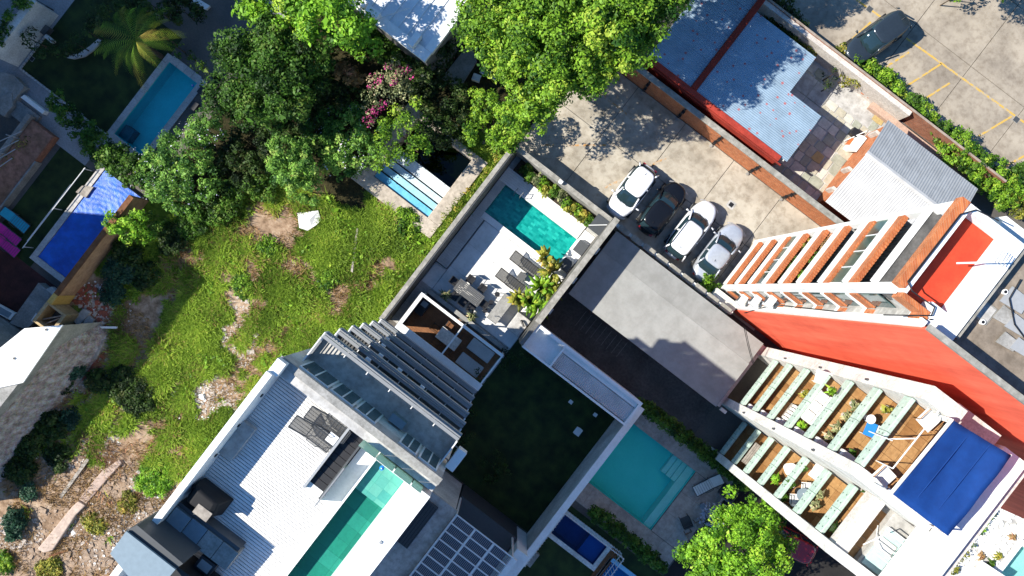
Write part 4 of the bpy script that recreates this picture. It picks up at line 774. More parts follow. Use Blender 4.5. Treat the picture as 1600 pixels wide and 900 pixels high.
x, y = W(1071, 814, .4); chair('black garden armchair on the pool yard paving', x, y, .05, R(60), M['black'], M['charcoal'], w=.62)
for (u, v, lb) in ((1092, 818, 'brown wooden folding chair near the black armchair'), (1077, 836, 'brown wooden folding chair half under the lime tree')):
    x, y = W(u, v, .4); chair(lb, x, y, .05, R(-30), M['woodd'], M['greywood'], 'wooden chairs in the yard')
x, y = W(1098, 790, .2); t = thing('kettle_pot', 'small dark round pot near the fire pit', 'pot', (x, y, .05)); MB().tube((0, 0, 0), (0, 0, .25), .16, 12, .2).build('pot', M['charcoal'], t, world=False); MB().tube((0, 0, .25), (0, 0, .28), .21, 12).build('lid', M['slate'], t, world=False)
# small dark blue pool compound at the bottom
sp_ = struct('lower_garden', sheet(10.9, 21, -16, -8.9, .01, HO), M['lawn'])
t = thing('small_pool', 'small navy pool with white coping behind a spiked fence', 'pool', (13.3, -10.4, 0)); h = POOLS['small']; M['navy'] = mat('navy pool tile', (.03, .12, .3), (.02, .09, .24), grime=.1); M['navy2'] = mat('mid blue pool tile', (.06, .25, .5), (.05, .2, .42), grime=.1)
basin(t, h, 1.1, M['navy'], M['navy']); bx('step', 13.9, 15.14, -11.09, -9.61, -1.1, -.4, M['navy2'], t); water(t, h, -.08, M['navywater']); ring(t, 'coping', h, .3, .01, .06, M['whitew'], .7)
t = thing('timber_walkway', 'narrow brown timber walkway beside the navy pool', 'walkway', (15.7, -11.5, 0))
for i in range(4): bx('plank', 15.46 + i * .14, 15.59 + i * .14, -14, -9.4, .02, .09, M['woodd'], t)
t = thing('blue_pool', 'bright blue pool corner at the bottom edge', 'pool', (18, -11.4, 0)); h = POOLS['blue']; M['skytile'] = mat('sky blue pool plaster', (.02, .27, .55), (.015, .22, .48), grime=.08); basin(t, h, .9, M['skytile'], M['skytile']); water(t, h, -.08, watermat('blue water', (.5, .85, .95))); M['palebl'] = mat('pale blue coping', (.3, .6, .8), (.25, .5, .7)); ring(t, 'coping', h, .28, .012, .1, M['palebl'], None, 'T'); ring(t, 'coping', h, .2, .012, .09, M['whitew'], None, 'LR')
t = thing('spiked_fence', 'white metal fence with spikes around the small navy pool', 'fence', (13.5, -9.3, 0))
for a, b in (((11.35, -13.5), (11.35, -9.28)), ((11.35, -9.28), (16.05, -9.28)), ((16.05, -9.28), (16.05, -13.5))):
    n = int(max(abs(b[0] - a[0]), abs(b[1] - a[1])) / .22)
    for z_ in (.5, 1.5): MB().bar((*a, z_), (*b, z_), .04, .04).build('rail', M['alu'], t)
    for i in range(n): x = a[0] + (b[0] - a[0]) * (i + .5) / n; y = a[1] + (b[1] - a[1]) * (i + .5) / n; inst('spike', bm_, (x, y, .05), t, sc=(.025, .025, 1.7))
t = thing('wall_clutter', 'grey concrete step with pipes beside the white garden wall', 'step', (11.2, -12.5, 0)); bx('step', 10.95, 11.9, -13.6, -12.6, 0, .5, M['conc'], t); MB().path([(11.0, -12.4, .3), (11.0, -10, .4), (11.05, -9.4, 1.2)], .04).build('pipe', M['charcoal'], t)
# ------------------------------------------------------------------ tower with mint balconies (lower right)
M['skyglass'] = plain('pale skylight glass', (.45, .62, .6), .15, .6)
t = GT = thing('mint_tower', 'white apartment tower with stacked mint green balcony fronts', 'building', (20, 3, 0))
ZT = [5.0, 7.4, 10.0, 12.7, 15.4, 18.2, 20.95]
UX, UY0, UY1 = 15.0, 2.8, 6.1; LX, LY0_, LY1_ = 16.7, -.25, 2.2; BACK = 1.75
M['bolt'] = plain('dark bolt', (.12, .17, .14), .6)
XB = 20.3
bx('core', UX + BACK, XB, 2.6, 6.6, 0, 19.85, M['whitew'], t); bx('core', LX + BACK, XB, -.3, 2.275, 0, 17.15, M['whitew'], t)
tl_ = unit('floor_tile', M['wood'])
wood_ = [mat('amber floor tile', (.37, .2, .08), (.3, .155, .06), scale=5, rough=.5), mat('brown floor tile', (.3, .15, .055), (.25, .12, .042), scale=5, rough=.5), mat('honey floor tile', (.43, .25, .105), (.36, .2, .08), scale=5, rough=.5)]
tmesh = [unit('floor_tile', w) for w in wood_]
def balcony(x0, y0, y1, zt, last=False, depth=BACK):
    zf = zt - .45
    s = bx('balcony_slab', x0 + .06, x0 + depth, y0, y1, zf - .1, zf, M['woodd'], t)
    nx = max(1, round(depth / .5)); ny = max(1, round((y1 - y0) / .5)); dx, dy = (depth - .1) / nx, (y1 - y0) / ny
    for i in range(nx):
        for j in range(ny): inst('floor_tile', random.choice(tmesh), (x0 + .1 + dx * (i + .5), y0 + dy * (j + .5), zf + .001), s, sc=(dx - .015, dy - .015, .02))
    f = bx('balcony_front', x0 - .06, x0 + .12, y0, y1, zt - .64, zt + .02, M['mint'], t, bevel=.03)
    b = MB(); n = int((y1 - y0) / .42)
    for j in range(n): yy = y0 + .25 + j * .42; [b.tube((x0 - .061, yy, zz), (x0 - .08, yy, zz), .035, 6) for zz in (zt - .5 + .08 * (j % 2), zt - .14)]
    b.build('bolts', M['bolt'], f, kind='stuff'); bx('panel_joint', x0 - .063, x0 + .123, (y0 + y1) / 2 - .012, (y0 + y1) / 2 + .012, zt - .63, zt + .024, M['bolt'], f)
    if not last: w = bx('sliding_window', x0 + depth - .02, x0 + depth + .02, y0 + .3, y1 - .3, zf + .05, zf + 2.0, M['glass'], t)
for z in ZT: balcony(UX, UY0, UY1, z, z == ZT[-1], BACK if z != ZT[-1] else 5.2)
for z in [2.3] + ZT[:-1]: balcony(LX, LY0_, LY1_, z, z == ZT[-2], BACK if z != ZT[-2] else 4.5)
# fins between and beside the columns
bx('end_fin', UX - .15, 16.4, 6.13, 6.75, 0, 22.0, M['whitew'], t); bx('end_wall', 16.403, XB, 6.2, 6.75, 0, 19.9, M['whitew'], t); bx('middle_fin', UX - .12, 18.6, 2.28, 2.77, 0, 20.95, M['whitew'], t); bx('outer_fin', LX - .1, XB, -.75, -.28, 0, 19.6, M['whitew'], t)
bx('base_wall', UX - .5, UX - .12, 2.0, 6.75, 0, 1.9, M['whitew'], t)
for z in (6.3, 11.5, 16.8):
    MB().tube((UX - .2, 6.3, z), (UX - .2, 6.3, z + .25), .05).build('drain_spout', M['charcoal'], t); MB().tube((UX - .18, 2.4, z), (UX - .18, 2.4, z + .2), .05).build('drain_spout', M['charcoal'], t)
bx('wall_lamp', UX - .5, UX - .125, 1.8, 2.0, 3.4, 3.7, M['cream'], t)
for i, z in enumerate(ZT[:-1]):
    bx('planter_tub', UX + .25, UX + .95, UY0 + .03, UY0 + .35, z - .44, z + .12, M['clothw'], t, bevel=.08)
# top terrace: blue awning, frame, armchairs
ZA = 22.4
P = [W(1487, 655, ZA), W(1581, 712, ZA), W(1482, 838, ZA), W(1392, 770, ZA)]
aw = thing('blue_awning', 'large royal blue canvas awning stretched over the top terrace of the mint tower', 'awning', (22, 4.5, 19.9))
b = MB(); n = 14; vs = []
for i in range(n + 1):
    for j in range(n + 1):
        s, r = i / n, j / n; x = (P[0][0] * (1 - s) + P[1][0] * s) * (1 - r) + (P[3][0] * (1 - s) + P[2][0] * s) * r; y = (P[0][1] * (1 - s) + P[1][1] * s) * (1 - r) + (P[3][1] * (1 - s) + P[2][1] * s) * r
        vs.append((x, y, ZA - .22 * math.sin(math.pi * s) * (.4 + .6 * math.sin(math.pi * r)) + .03 * math.sin(r * 13 + s * 5) * s + .02 * math.sin(s * 17 - r * 6)))
b.add(vs, [(i * (n + 1) + j, (i + 1) * (n + 1) + j, (i + 1) * (n + 1) + j + 1, i * (n + 1) + j + 1) for i in range(n) for j in range(n)]); c = b.build('canvas', M['blueawn'], aw, smooth=True)
so_ = c.modifiers.new('thick', 'SOLIDIFY'); so_.thickness = .02
MB().tube((P[0][0], P[0][1], ZA + .03), (P[3][0], P[3][1], ZA + .03), .07, 8).build('front_bar', M['white'], aw)
for s in (.35, .68): MB().tube((P[0][0] * (1 - s) + P[1][0] * s, P[0][1] * (1 - s) + P[1][1] * s, ZA - .1), (P[3][0] * (1 - s) + P[2][0] * s, P[3][1] * (1 - s) + P[2][1] * s, ZA - .1), .02).build('seam_bar', M['blueawn'], aw)
for p in P: MB().tube((p[0], p[1], 19.9), (p[0], p[1], ZA - .05), .04).build('post', M['white'], aw)
fr = thing('tube_pergola', 'thin white tube frame standing over the top terrace by the awning', 'frame', (17, 4.4, 19.9))
a0, a1 = W(1395, 732, 21.9), W(1470, 638, 21.9); m_ = ((a0[0] + a1[0]) / 2, (a0[1] + a1[1]) / 2)
MB().tube((*a0, 21.9), (*a1, 21.9), .03).build('rail', M['white'], fr); b0 = W(1388, 686, 21.6); MB().tube((*m_, 21.9), (*b0, 21.6), .025).build('rail', M['white'], fr)
for p in (a0, a1, b0): MB().tube((*p, 19.95), (*p, 21.9), .022).build('post', M['white'], fr)
for (u, v, rz, lb) in ((1447, 655, 170, 'teak armchair with white cushions on the top terrace, toward the red tower'), (1378, 742, -10, 'teak armchair with white cushion on the top terrace, at the dividing wall')):
    x, y = W(u, v, 20.8); c = chair(lb, x, y, 20.53, R(rz), M['teak'], M['clothw'], 'teak armchairs on the top terrace', name='armchair', w=.7)
# balcony furniture and plants
def bal(u, v, zi): z = ZT[zi] - .43; x, y = W(u, v, z + .3); return x, y, z
x, y, z = bal(1362, 672, 5); t2 = thing('blue_folding_chair', 'bright blue canvas chair with white slats on a mint balcony', 'chair', (x, y, z), R(15)); k = dict(world=False)
MB().box(-.35, .1, -.3, .3, .4, .46).build('seat', plain('blue canvas', (.02, .22, .6), .7), t2, **k)
for i in range(4): MB().box(.13 + i * .09, .2 + i * .09, -.3, .3, .38 + i * .03, .41 + i * .03).build('slat', M['white'], t2, **k)
for sx in (-.3, .4):
    for sy in (-.27, .27): MB().tube((sx, sy, 0), (sx, sy, .42), .02).build('leg', M['alu'], t2, **k)
x, y, z = bal(1358, 654, 5); rtable('small round white stool table on the upper mint balcony', x, y, z, .2, .5, M['white'], M['alu'])
x, y, z = bal(1275, 637, 3); t2 = thing('white_sofa', 'white cushioned sofa on a mint balcony', 'sofa', (x, y, z), 0)
MB().box(-.4, .3, -.85, .85, .1, .42).build('seat', M['clothw'], t2, bevel=.05, **k); MB().box(.15, .4, -.85, .85, .42, .85).build('backrest', M['clothw'], t2, bevel=.05, **k)
for i in range(3): MB().box(-.38, .12, -.82 + i * .55, -.3 + i * .55, .43, .55).build('cushion', M['clothw'], t2, bevel=.04, **k)
x, y, z = bal(1238, 650, 2); t2 = thing('white_parasol_cloth', 'ruffled white cloth cover on a mint balcony', 'cover', (x, y, z), 0)
b = MB()
for i in range(7): b.box(-.4 + i * .02, .35 - i * .01, -.8 + i * .2, -.64 + i * .2, .1, .5 + .08 * (i % 2))
b.build('cover', M['clothw'], t2, bevel=.04, **k); MB().box(-.35, .3, -.75, .55, 0, .1).build('base', M['greywood'], t2, **k)
x, y, z = bal(1282, 590, 3); t2 = thing('white_deck_chair', 'white deck chair at the inner end of a mint balcony', 'chair', (x, y, z), .4); MB().box(-.3, .3, -.3, .3, .35, .42).build('seat', M['clothw'], t2, **k); MB().box(-.3, .3, .25, .35, .42, .9).build('backrest', M['clothw'], t2, **k); [MB().tube((a, c, 0), (a, c, .36), .02).build('leg', M['alu'], t2, **k) for a in (-.25, .25) for c in (-.25, .25)]
pots = [(1300, 610, 4, 'leafbright', 26, .45, 'bright leafy pot plant by the white sofa'), (1252, 665, 3, 'leaflime', 40, .42, 'round lime green pot plant on a mint balcony'), (1335, 632, 4, 'leafvar', 40, .4, 'striped plant by the balcony end, toward the red tower'), (1322, 650, 4, 'leafvar', 40, .4, 'striped plant in the middle of the row'), (1308, 668, 4, 'leafvar', 40, .4, 'striped plant lower in the row'), (1295, 682, 4, 'leafvar', 40, .4, 'striped plant at the white tub end of the row'), (1385, 640, 5, 'leafyel', 30, .4, 'yellowish plant near the round stool table'), (1332, 708, 5, 'leaf', 30, .35, 'dark plant by the white planter tub'), (1258, 615, 2, 'leafyel', 26, .4, 'weak yellow plant on a mint balcony')]
for (u, v, zi, mm, n, L, lb) in pots: x, y, z = bal(u, v, zi); strappy('potted_plant', lb, x, y, z, n, L, M[mm], pot=(.18, .28, M['cream']), group='pot plants on the upper mint balconies', width=.06)
LT = [2.3] + ZT
def ball(u, v, zi): z = LT[zi] - .43; x, y = W(u, v, z + .3); return x, y, z
for (u, v, zi, mm, n, L, lb) in ((1212, 748, 3, 'leaflime', 60, .45, 'bushy lime pot plant on a lower column balcony'), (1255, 730, 4, 'leaf', 30, .4, 'dark vine pot near the dividing wall'), (1238, 757, 4, 'leaf', 30, .4, 'dark vine pot along the mint front'), (1225, 778, 4, 'leaf', 26, .35, 'dark vine pot at the outer corner'), (1280, 772, 5, 'leafvar', 40, .4, 'striped pot plant along the mint front, toward the divider'), (1272, 790, 5, 'leafvar', 40, .4, 'striped pot plant along the mint front, toward the outer wall'), (1305, 825, 6, 'leafdark', 40, .4, 'dark spiky pot plant on the topmost lower column balcony'), (1352, 765, 6, 'leafdark', 26, .35, 'small dark pot plant behind the topmost mint front')):
    x, y, z = ball(u, v, zi); strappy('potted_plant', lb, x, y, z, n, L, M[mm], pot=(.18, .28, M['cream']), group='pot plants on the lower mint balconies', width=.06)
x, y, z = ball(1251, 770, 4); rtable('round dark table with chairs on a lower column balcony', x, y, z, .33, .7, M['slate'], M['black'])
for (u, v, lb) in ((1258, 760, 'striped cushion chair beside the round balcony table, toward the divider'), (1240, 778, 'striped cushion chair beside the round balcony table, toward the outer wall')): x, y, z = ball(u, v, 4); chair(lb, x, y, z, .6, M['black'], M['clothw'], 'chairs at the round balcony table')
x, y, z = ball(1233, 732, 3); rtable('white oval table on a lower column balcony', x, y, z, .35, .6, M['white'], M['alu'])
x, y, z = ball(1175, 710, 1); t2 = thing('balcony_bench', 'weathered slatted bench on a low shaded balcony', 'bench', (x, y, z), 0)
for i in range(5): MB().box(-.3 + i * .12, -.2 + i * .12, -.7, .7, .4, .44).build('slat', M['greywood'], t2, **k)
for s in (-.6, .6): MB().box(-.28, .28, s - .04, s + .04, 0, .4).build('leg', M['greywood'], t2, **k)
x, y, z = ball(1280, 735, 4); bx('white_screen', x - .2, x + .3, y - .5, y + .5, z, z + .9, M['white'], GT)
# lower column roof: white front, tiled strip, white deck with glass, air conditioner
bx('white_front', LX + .1, LX + .75, -.277, 2.277, 18.8, 19.45, M['cream'], GT, bevel=.02); s_ = bx('upper_slab', LX + .753, 18.2, -.277, 2.277, 18.3, 18.6, M['conc'], GT)
for i in range(2):
    for j in range(5): inst('floor_tile', random.choice(tmesh), (LX + .95 + i * .36, -.03 + j * .46, 18.601), s_, sc=(.34, .44, .02))
bx('white_deck', 18.203, XB - .5, -.277, 2.277, 18.0, 18.95, M['concl'], GT)
for i, yy in enumerate((-.2, .75)): sk = bx('glass_roof', 18.35, 19.2, yy, yy + .85, 18.953, 19.05, M['skyglass'], GT); bx('glazing_bar', 18.35, 19.2, yy + .86, yy + .9, 18.953, 19.1, M['alu'], sk)
x, y = W(1458, 852, 19.5); acunit('large white condenser unit on the roof beside the blue awning', x, y, 18.96, .2, w=.9, d=.8, h=.75)
x, y = W(1383, 853, 19); t2 = thing('drying_frame', 'white tubular drying frame on the lower column roof terrace', 'frame', (x, y, 18.62)); b = MB()
for (p, q_) in (((-.6, -.5, .1), (-.6, .5, 1.1)), ((-.6, .5, .1), (-.6, -.5, 1.1)), ((.6, -.5, .1), (.6, .5, 1.1)), ((.6, .5, .1), (.6, -.5, 1.1)), ((-.6, .5, 1.1), (.6, .5, 1.1)), ((-.6, -.5, 1.1), (.6, -.5, 1.1)), ((-.6, 0, .6), (.6, 0, .6))): b.tube(p, q_, .025)
b.build('tubes', M['white'], t2, **k); MB().box(-.4, .4, -.25, .25, .3, .5).build('cloth', M['clothw'], t2, bevel=.05, **k)
bx('roof_parapet', 18.75, 19.85, -.75, 6.7, 19.86, 21.3, M['white'], GT); bx('roof_parapet', 19.853, XB, -.75, 6.7, 19.0, 20.9, M['cream'], GT); bx('side_parapet', 16.45, 18.5, 6.3, 7.0, 19.903, 21.1, M['cream'], GT)
# ------------------------------------------------------------------ red and brick tower
RX, RY0, RYM, RY1 = 10.7, 7.62, 8.35, 12.05
M['brickcap'] = mat('orange cap brick', (.5, .17, .065), (.38, .11, .045), scale=6)
bt = thing('brick_tower', 'tall apartment tower with brick balconies, white frames and blank red side wall', 'building', (14, 9.7, 0))
ZB = [2.3, 4.9, 7.55, 10.15, 12.8, 15.4, 18.05, 20.7, 23.3]
MB().prism([(RX + 1.3, RY0 + .02), (32, RY0 + .02), (32, RY1 - .02), (RX + .8, RY1 - .02), (RX + .8, RYM), (RX + 1.3, RYM - .1)], 0, 23.0).build('core', M['concl'], bt)
bx('side_wall', 12.15, 32, RY0 - .1, RY0 + .017, 0, 24.6, M['red'], bt); bx('side_coping', 12.1, 32, RY0 - .12, RY0 + .1, 24.603, 24.75, M['mossconc'], bt)
bx('corner_column', RX - .05, RX + .25, RYM - .2, RYM + .1, 0, 23.6, M['white'], bt); bx('corner_column', RX - .05, RX + .25, RY1 - .2, RY1 + .05, 0, 23.4, M['white'], bt); bx('side_column', RX + 1.25, RX + 1.5, RY0 - .02, RY0 + .26, 0, 24.2, M['white'], bt)
for i, z in enumerate(ZB):
    zf = z - 1.25
    bx('floor_slab', RX + .02, RX + .85, RYM - .05, RY1 - .1, zf - .12, zf + .08, M['concd'], bt)
    bx('floor_band', RX - .16, RX + .02, RYM + .1, RY1 - .2, zf - .2, zf + .14, M['white'], bt)
    if i == 8: continue
    p = bx('brick_parapet', RX - .04, RX + .12, RYM + .103, RY1 - .203, zf + .15, z - .6, M['brick'], bt)
    bx('parapet_cap', RX - .06, RX + .14, RYM + .105, RY1 - .21, z - .597, z - .52, M['brickcap'], p)
    b = MB()
    for j in range(24): yy = RYM + .2 + j * (RY1 - RYM - .45) / 24; b.box(RX - .07, RX + .15, yy, yy + .09, z - .52, z - .49)
    b.build('soldier_bricks', M['brick'], p, kind='stuff')
    if i < 8:
        w = bx('window_glass', RX + .78, RX + .82, RYM + .1, RY1 - .2, zf + .1, zf + 2.3, M['glass'], bt)
        for j in range(4): bx('window_bar', RX + .75, RX + .777, RYM + .3 + j * .95, RYM + .36 + j * .95, zf + .1, zf + 2.3, M['alu'], w)
        if i in (2, 6):
            bx('closed_glazing', RX + .02, RX + .05, RYM + .12, RY1 - .22, z - .42, z + .75, M['clearglass'], bt); b = bx('blind', RX + .2, RX + .7, RYM + .12, (RYM + RY1) / 2 - .2, z - .3, z - .25, M['white'], bt)
            for j in range(5): bx('glazing_bar', RX + .0, RX + .07, RYM + .12 + j * .85, RYM + .17 + j * .85, z - .42, z + .75, M['alu'], bt)
        if i in (5, 7):
            for j in range(2): bx('rail', RX + .3, RX + .34, RYM + .15, RY1 - .3, z - .2 + .25 * j, z - .16 + .25 * j, M['black'], bt)
            b = MB()
            for j in range(16): b.box(RX + .31, RX + .33, RYM + .2 + j * .2, RYM + .23 + j * .2, zf + .1, z + .1)
            b.build('railing_bars', M['black'], bt, kind='stuff')
    # angled return and brick spandrels beside the corner
    bx('return_brick', RX + .3, RX + 1.22, RYM - .22, RYM - .08, zf + .12, z - .45, M['brick'], bt); bx('return_band', RX + .255, RX + 1.24, RYM - .25, RYM - .06, zf - .15, zf + .117, M['white'], bt)
    bx('side_brick', RX + 1.23, RX + 1.42, RY0 + .263, RYM - .26, zf + .12, z - .45, M['brick'], bt); bx('side_band', RX + 1.2, RX + 1.44, RY0 + .263, RYM - .255, zf - .15, zf + .117, M['white'], bt)
    if i < 8: bx('return_window', RX + .35, RX + 1.2, RYM - .16, RYM - .12, z - .447, zf + 2.45, M['glass'], bt)
for i, (z, yy) in enumerate(((3.7, 7.9), (6.3, 8.1), (8.9, 8.0))): acunit(['white air conditioner on the lowest corner ledge of the brick tower', 'white air conditioner on the corner ledge, second up', 'white air conditioner on the corner ledge, third up'][i], RX + .7, RYM - .45, z, R(90), w=.8, d=.4, h=.55, group='air conditioners on the brick tower corner')
# balcony greenery
for i, (zi, ya, mm, lb) in enumerate(((3, 11.4, 'leafyel', 'yellow bush at the far end of the fourth brick balcony'), (3, 10.2, 'leaf', 'trailing plant on the fourth brick balcony'), (3, 9.2, 'leafdark', 'dark plant near the corner of the fourth brick balcony'), (4, 11.3, 'dry', 'dry bush at the far end of the fifth brick balcony'), (4, 10.3, 'leaf', 'green plant on the fifth brick balcony'), (4, 9.3, 'leafbright', 'bright plant near the corner of the fifth brick balcony'))):
    z = ZB[zi] - .9; tt = thing('balcony_plant', lb, 'plant', (RX + .45, ya, z), group='plants on the brick balconies'); crown('foliage', [(RX + .48, ya, z + .35, .22, .55, .3)], M[mm], tt, dens=80, leaf=.13, sub=90, sub_r=.16); bx('trough', RX + .3, RX + .6, ya - .5, ya + .5, z - .3, z, M['brick'], tt)
# top: white roof deck with sunken red terrace
zt = 24.0
q1 = W(1503, 345, 23.2); q2 = W(1548, 373, 23.2); q3 = W(1463, 477, 23.2)
cx = [p[0] for p in (q1, q2, q3)]; cyy = [p[1] for p in (q1, q2, q3)]
ax0, ax1 = min(cx) - .3, max(cx) + .05; ay0, ay1 = min(cyy) - .22, max(cyy)
bx('red_terrace', ax0 - .1, ax1 + .1, ay0 - .1, ay1 + .1, 23.003, 23.32, M['redfloor'], bt)
bx('top_brick_band', RX - .12, RX + .22, RYM + .02, RY1 + .1, 23.6, zt + .05, M['brick'], bt)
bx('top_white', RX + .223, ax0, RYM - .1, RY1 + .1, 23.003, zt, M['white'], bt); bx('top_white', ax1, ax1 + .72, RY0 + .22, RY1 + .1, 23.003, zt + .003, M['white'], bt); bx('top_white', ax0 + .003, ax1 - .003, ay1, RY1 + .1, 23.003, zt - .003, M['white'], bt); bx('top_white', RX + 1.3, ax1 - .003, RY0 + .22, ay0, 23.003, zt - .006, M['white'], bt)
bx('top_brick_return', RX + .3, RX + 1.45, RYM - .3, RYM - .103, 23.3, zt + .04, M['brick'], bt); bx('top_brick_return', RX + 1.2, RX + 1.5, RY0 + .2, RYM - .303, 23.3, zt + .045, M['brick'], bt)
bx('upper_roof', ax1 + .723, 32, RY0 + .5, RY1 + .2, 22.5, 23.4, mat('brown roof screed', (.3, .25, .2), (.2, .165, .13), scale=.8, grime=.4, gscale=3), bt); bx('roof_kerb', ax1 + .723, ax1 + .9, RY0 + .5, RY1 + .2, 23.4, 23.9, M['mossconc'], bt)
bx('far_roof', ax0 + 1.6, 32, RY1 + .203, RY1 + 1.0, 20, 22.9, M['white'], bt)
b = MB(); pts = [W(u, v, 24.1) for u, v in ((1500, 600), (1380, 492), (1455, 493), (1460, 480), (1425, 455), (1418, 440), (1465, 380), (1500, 335), (1525, 328), (1560, 345))][1:]
t2 = thing('black_cable', 'black cable looped along the edge of the red terrace', 'cable', (13, 10, 24)); MB().path([(p[0], p[1], 24.12) for p in pts], .025).build('cable', M['black'], t2)
a, c = W(1497, 411, 24.3), W(1575, 409, 24.6); t2 = thing('antenna_mast', 'white antenna mast lying across the white roof edge', 'antenna', (*a, 24.0)); MB().tube((*a, 24.2), (*c, 24.5), .035).build('mast', M['alu'], t2); s = MB()
for i in range(4): s.tube((c[0] - .1 * i, c[1] - .25, 24.5), (c[0] - .1 * i, c[1] + .25, 24.45), .015)
s.build('elements', M['steel'], t2)
ra, rb_ = W(1560, 520, 23.4), W(1590, 480, 23.4); t2 = thing('roof_patch', 'loose grey metal sheets with cables on the brown roof', 'sheet pile', (*rb_, 23.4))
for i, (u, v, w_, d_) in enumerate(((1588, 470, .9, .7), (1572, 495, .7, .6), (1592, 510, .8, .6), (1575, 535, .7, .5), (1598, 545, .8, .5))): x, y = W(u, v, 23.5); MB().prism([(x - w_ / 2, y - d_ / 2), (x + w_ / 2, y - d_ / 2 + .1), (x + w_ / 2 - .05, y + d_ / 2), (x - w_ / 2 + .05, y + d_ / 2)], 23.41 + i * .01, 23.47 + i * .01).build('sheet', M['conc'] if i % 2 else M['steel'], t2)
MB().path([(rb_[0] - .6, rb_[1] + .8, 23.55), (rb_[0] - .5, rb_[1], 23.56), (rb_[0] + .2, rb_[1] - .6, 23.55), (rb_[0] + .9, rb_[1] - .8, 23.55)], .025).build('cable', M['black'], t2)
for i, (u, v) in enumerate(((1568, 456), (1533, 503))): x, y = W(u, v, 23.4); t2 = thing('roof_vent', ['small round white roof vent by the antenna', 'small round white roof vent near the black slot'][i], 'vent', (x, y, 23.4)); MB().tube((0, 0, 0), (0, 0, .12), .1, 10).build('pipe', M['white'], t2, world=False); MB().tube((0, 0, .12), (0, 0, .13), .06, 10).build('hole', M['black'], t2, world=False)
x, y = W(1537, 487, 23.4); t2 = thing('roof_hatch', 'square pale patch hatch on the brown roof', 'hatch', (x, y, 23.4)); MB().box(-.3, .3, -.3, .3, 0, .06).build('hatch', M['concl'], t2, world=False); MB().box(-.36, .36, -.36, .36, 0, .03).build('frame', M['mossconc'], t2, world=False)
# cable strung along the facade and low wires at the carport
b = thing('facade_cable', 'dark cable strung along the brick corner of the red tower', 'cable', (12, 8, 3)); MB().path([(RX + 1.55, RY0 - .15, 3.0), (RX + 1.0, RYM - .5, 9), (RX + 1.2, RYM - .5, 16), (RX + 1.5, RYM - .4, 22), (RX + 1.6, RYM - .3, 24.1)], .03).build('cable', M['black'], b)
b = thing('carport_wires', 'pair of thin wires hanging across the carport corner', 'wire', (13.5, 6.5, 3)); 
for d in (0, .12): p, q_ = W(1162, 510, 5), W(1176, 568, 4); MB().path([(p[0] + d, p[1], 5), ((p[0] + q_[0]) / 2 + d, (p[1] + q_[1]) / 2, 4.4), (q_[0] + d, q_[1], 4)], .02).build('wire', M['black'], b)
# ------------------------------------------------------------------ overgrown vacant lot
def vnoise(x, y, s, seed=0):                 # smooth value noise on arrays
    r = np.random.default_rng(seed).random((64, 64)); x = np.asarray(x) / s + 200; y = np.asarray(y) / s + 200
    xi, yi = np.floor(x).astype(int), np.floor(y).astype(int); fx, fy = x - xi, y - yi; fx = fx * fx * (3 - 2 * fx); fy = fy * fy * (3 - 2 * fy); g = lambda a, b: r[a % 64, b % 64]
    return (g(xi, yi) * (1 - fx) + g(xi + 1, yi) * fx) * (1 - fy) + (g(xi, yi + 1) * (1 - fx) + g(xi + 1, yi + 1) * fx) * fy
def tonoise(x, y): return .32 * vnoise(x, y, 2.3, 1) + .38 * vnoise(x, y, .9, 2) + .3 * vnoise(x, y, .4, 3)
BARE = [(60, 830, 250, 165, 1.7), (215, 790, 125, 115, 1.6), (150, 870, 180, 60, 1.5), (388, 520, 62, 92), (345, 615, 75, 52), (435, 345, 55, 45), (250, 460, 40, 30), (225, 500, 45, 65), (115, 640, 95, 60), (130, 520, 55, 75, 1.7), (60, 650, 85, 75, 1.5), (115, 590, 60, 60, 1.6), (160, 680, 40, 25), (600, 505, 30, 20), (545, 465, 40, 30), (470, 420, 30, 20), (600, 420, 26, 26), (215, 350, 45, 25), (300, 700, 25, 30), (685, 345, 16, 40)]
def bare(x, y):
    du, dv = x * CT + y * ST, -x * ST + y * CT; u, v = 800 + du * KP, 450 - dv * KP; m = np.zeros_like(np.asarray(x, float))
    for (a, b, ru, rv, *k) in BARE: m = np.maximum(m, (k[0] if k else 1) * np.clip(1.45 - np.sqrt(((u - a) / ru) ** 2 + ((v - b) / rv) ** 2), 0, 1))
    return np.clip(m * .62 + (tonoise(x, y) - .5) * 2.3 + .13, 0, 1)
def under(x, y):  # zone under the trees where their shade is painted into the soil
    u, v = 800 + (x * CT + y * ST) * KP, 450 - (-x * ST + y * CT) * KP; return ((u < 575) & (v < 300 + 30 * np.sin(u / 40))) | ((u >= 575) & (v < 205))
LX0_, LX1_, LYA, LYB, STP = -22.2, -5.42, -42.0, 14.0, .35
nx, ny = int((LX1_ - LX0_) / STP), int((LYB - LYA) / STP); gx_ = np.linspace(LX0_, LX1_, nx + 1); gy_ = np.linspace(LYA, LYB, ny + 1); GX, GY = np.meshgrid(gx_, gy_, indexing='ij')
def lotz(x, y): return .03 + .22 * vnoise(x, y, 3.1, 5) + .1 * vnoise(x, y, .9, 6)
GZ = lotz(GX, GY); hp = (-12.7, -6.05, -.8, 5.6)
vs = np.stack([GX, GY, GZ], -1).reshape(-1, 3); fs = []
for i in range(nx):
    for j in range(ny):
        cx_, cyv = (gx_[i] + gx_[i + 1]) / 2, (gy_[j] + gy_[j + 1]) / 2
        if hp[0] < cx_ < hp[1] and hp[2] < cyv < hp[3]: continue
        a = i * (ny + 1) + j; fs.append((a, a + ny + 1, a + ny + 2, a + 1))
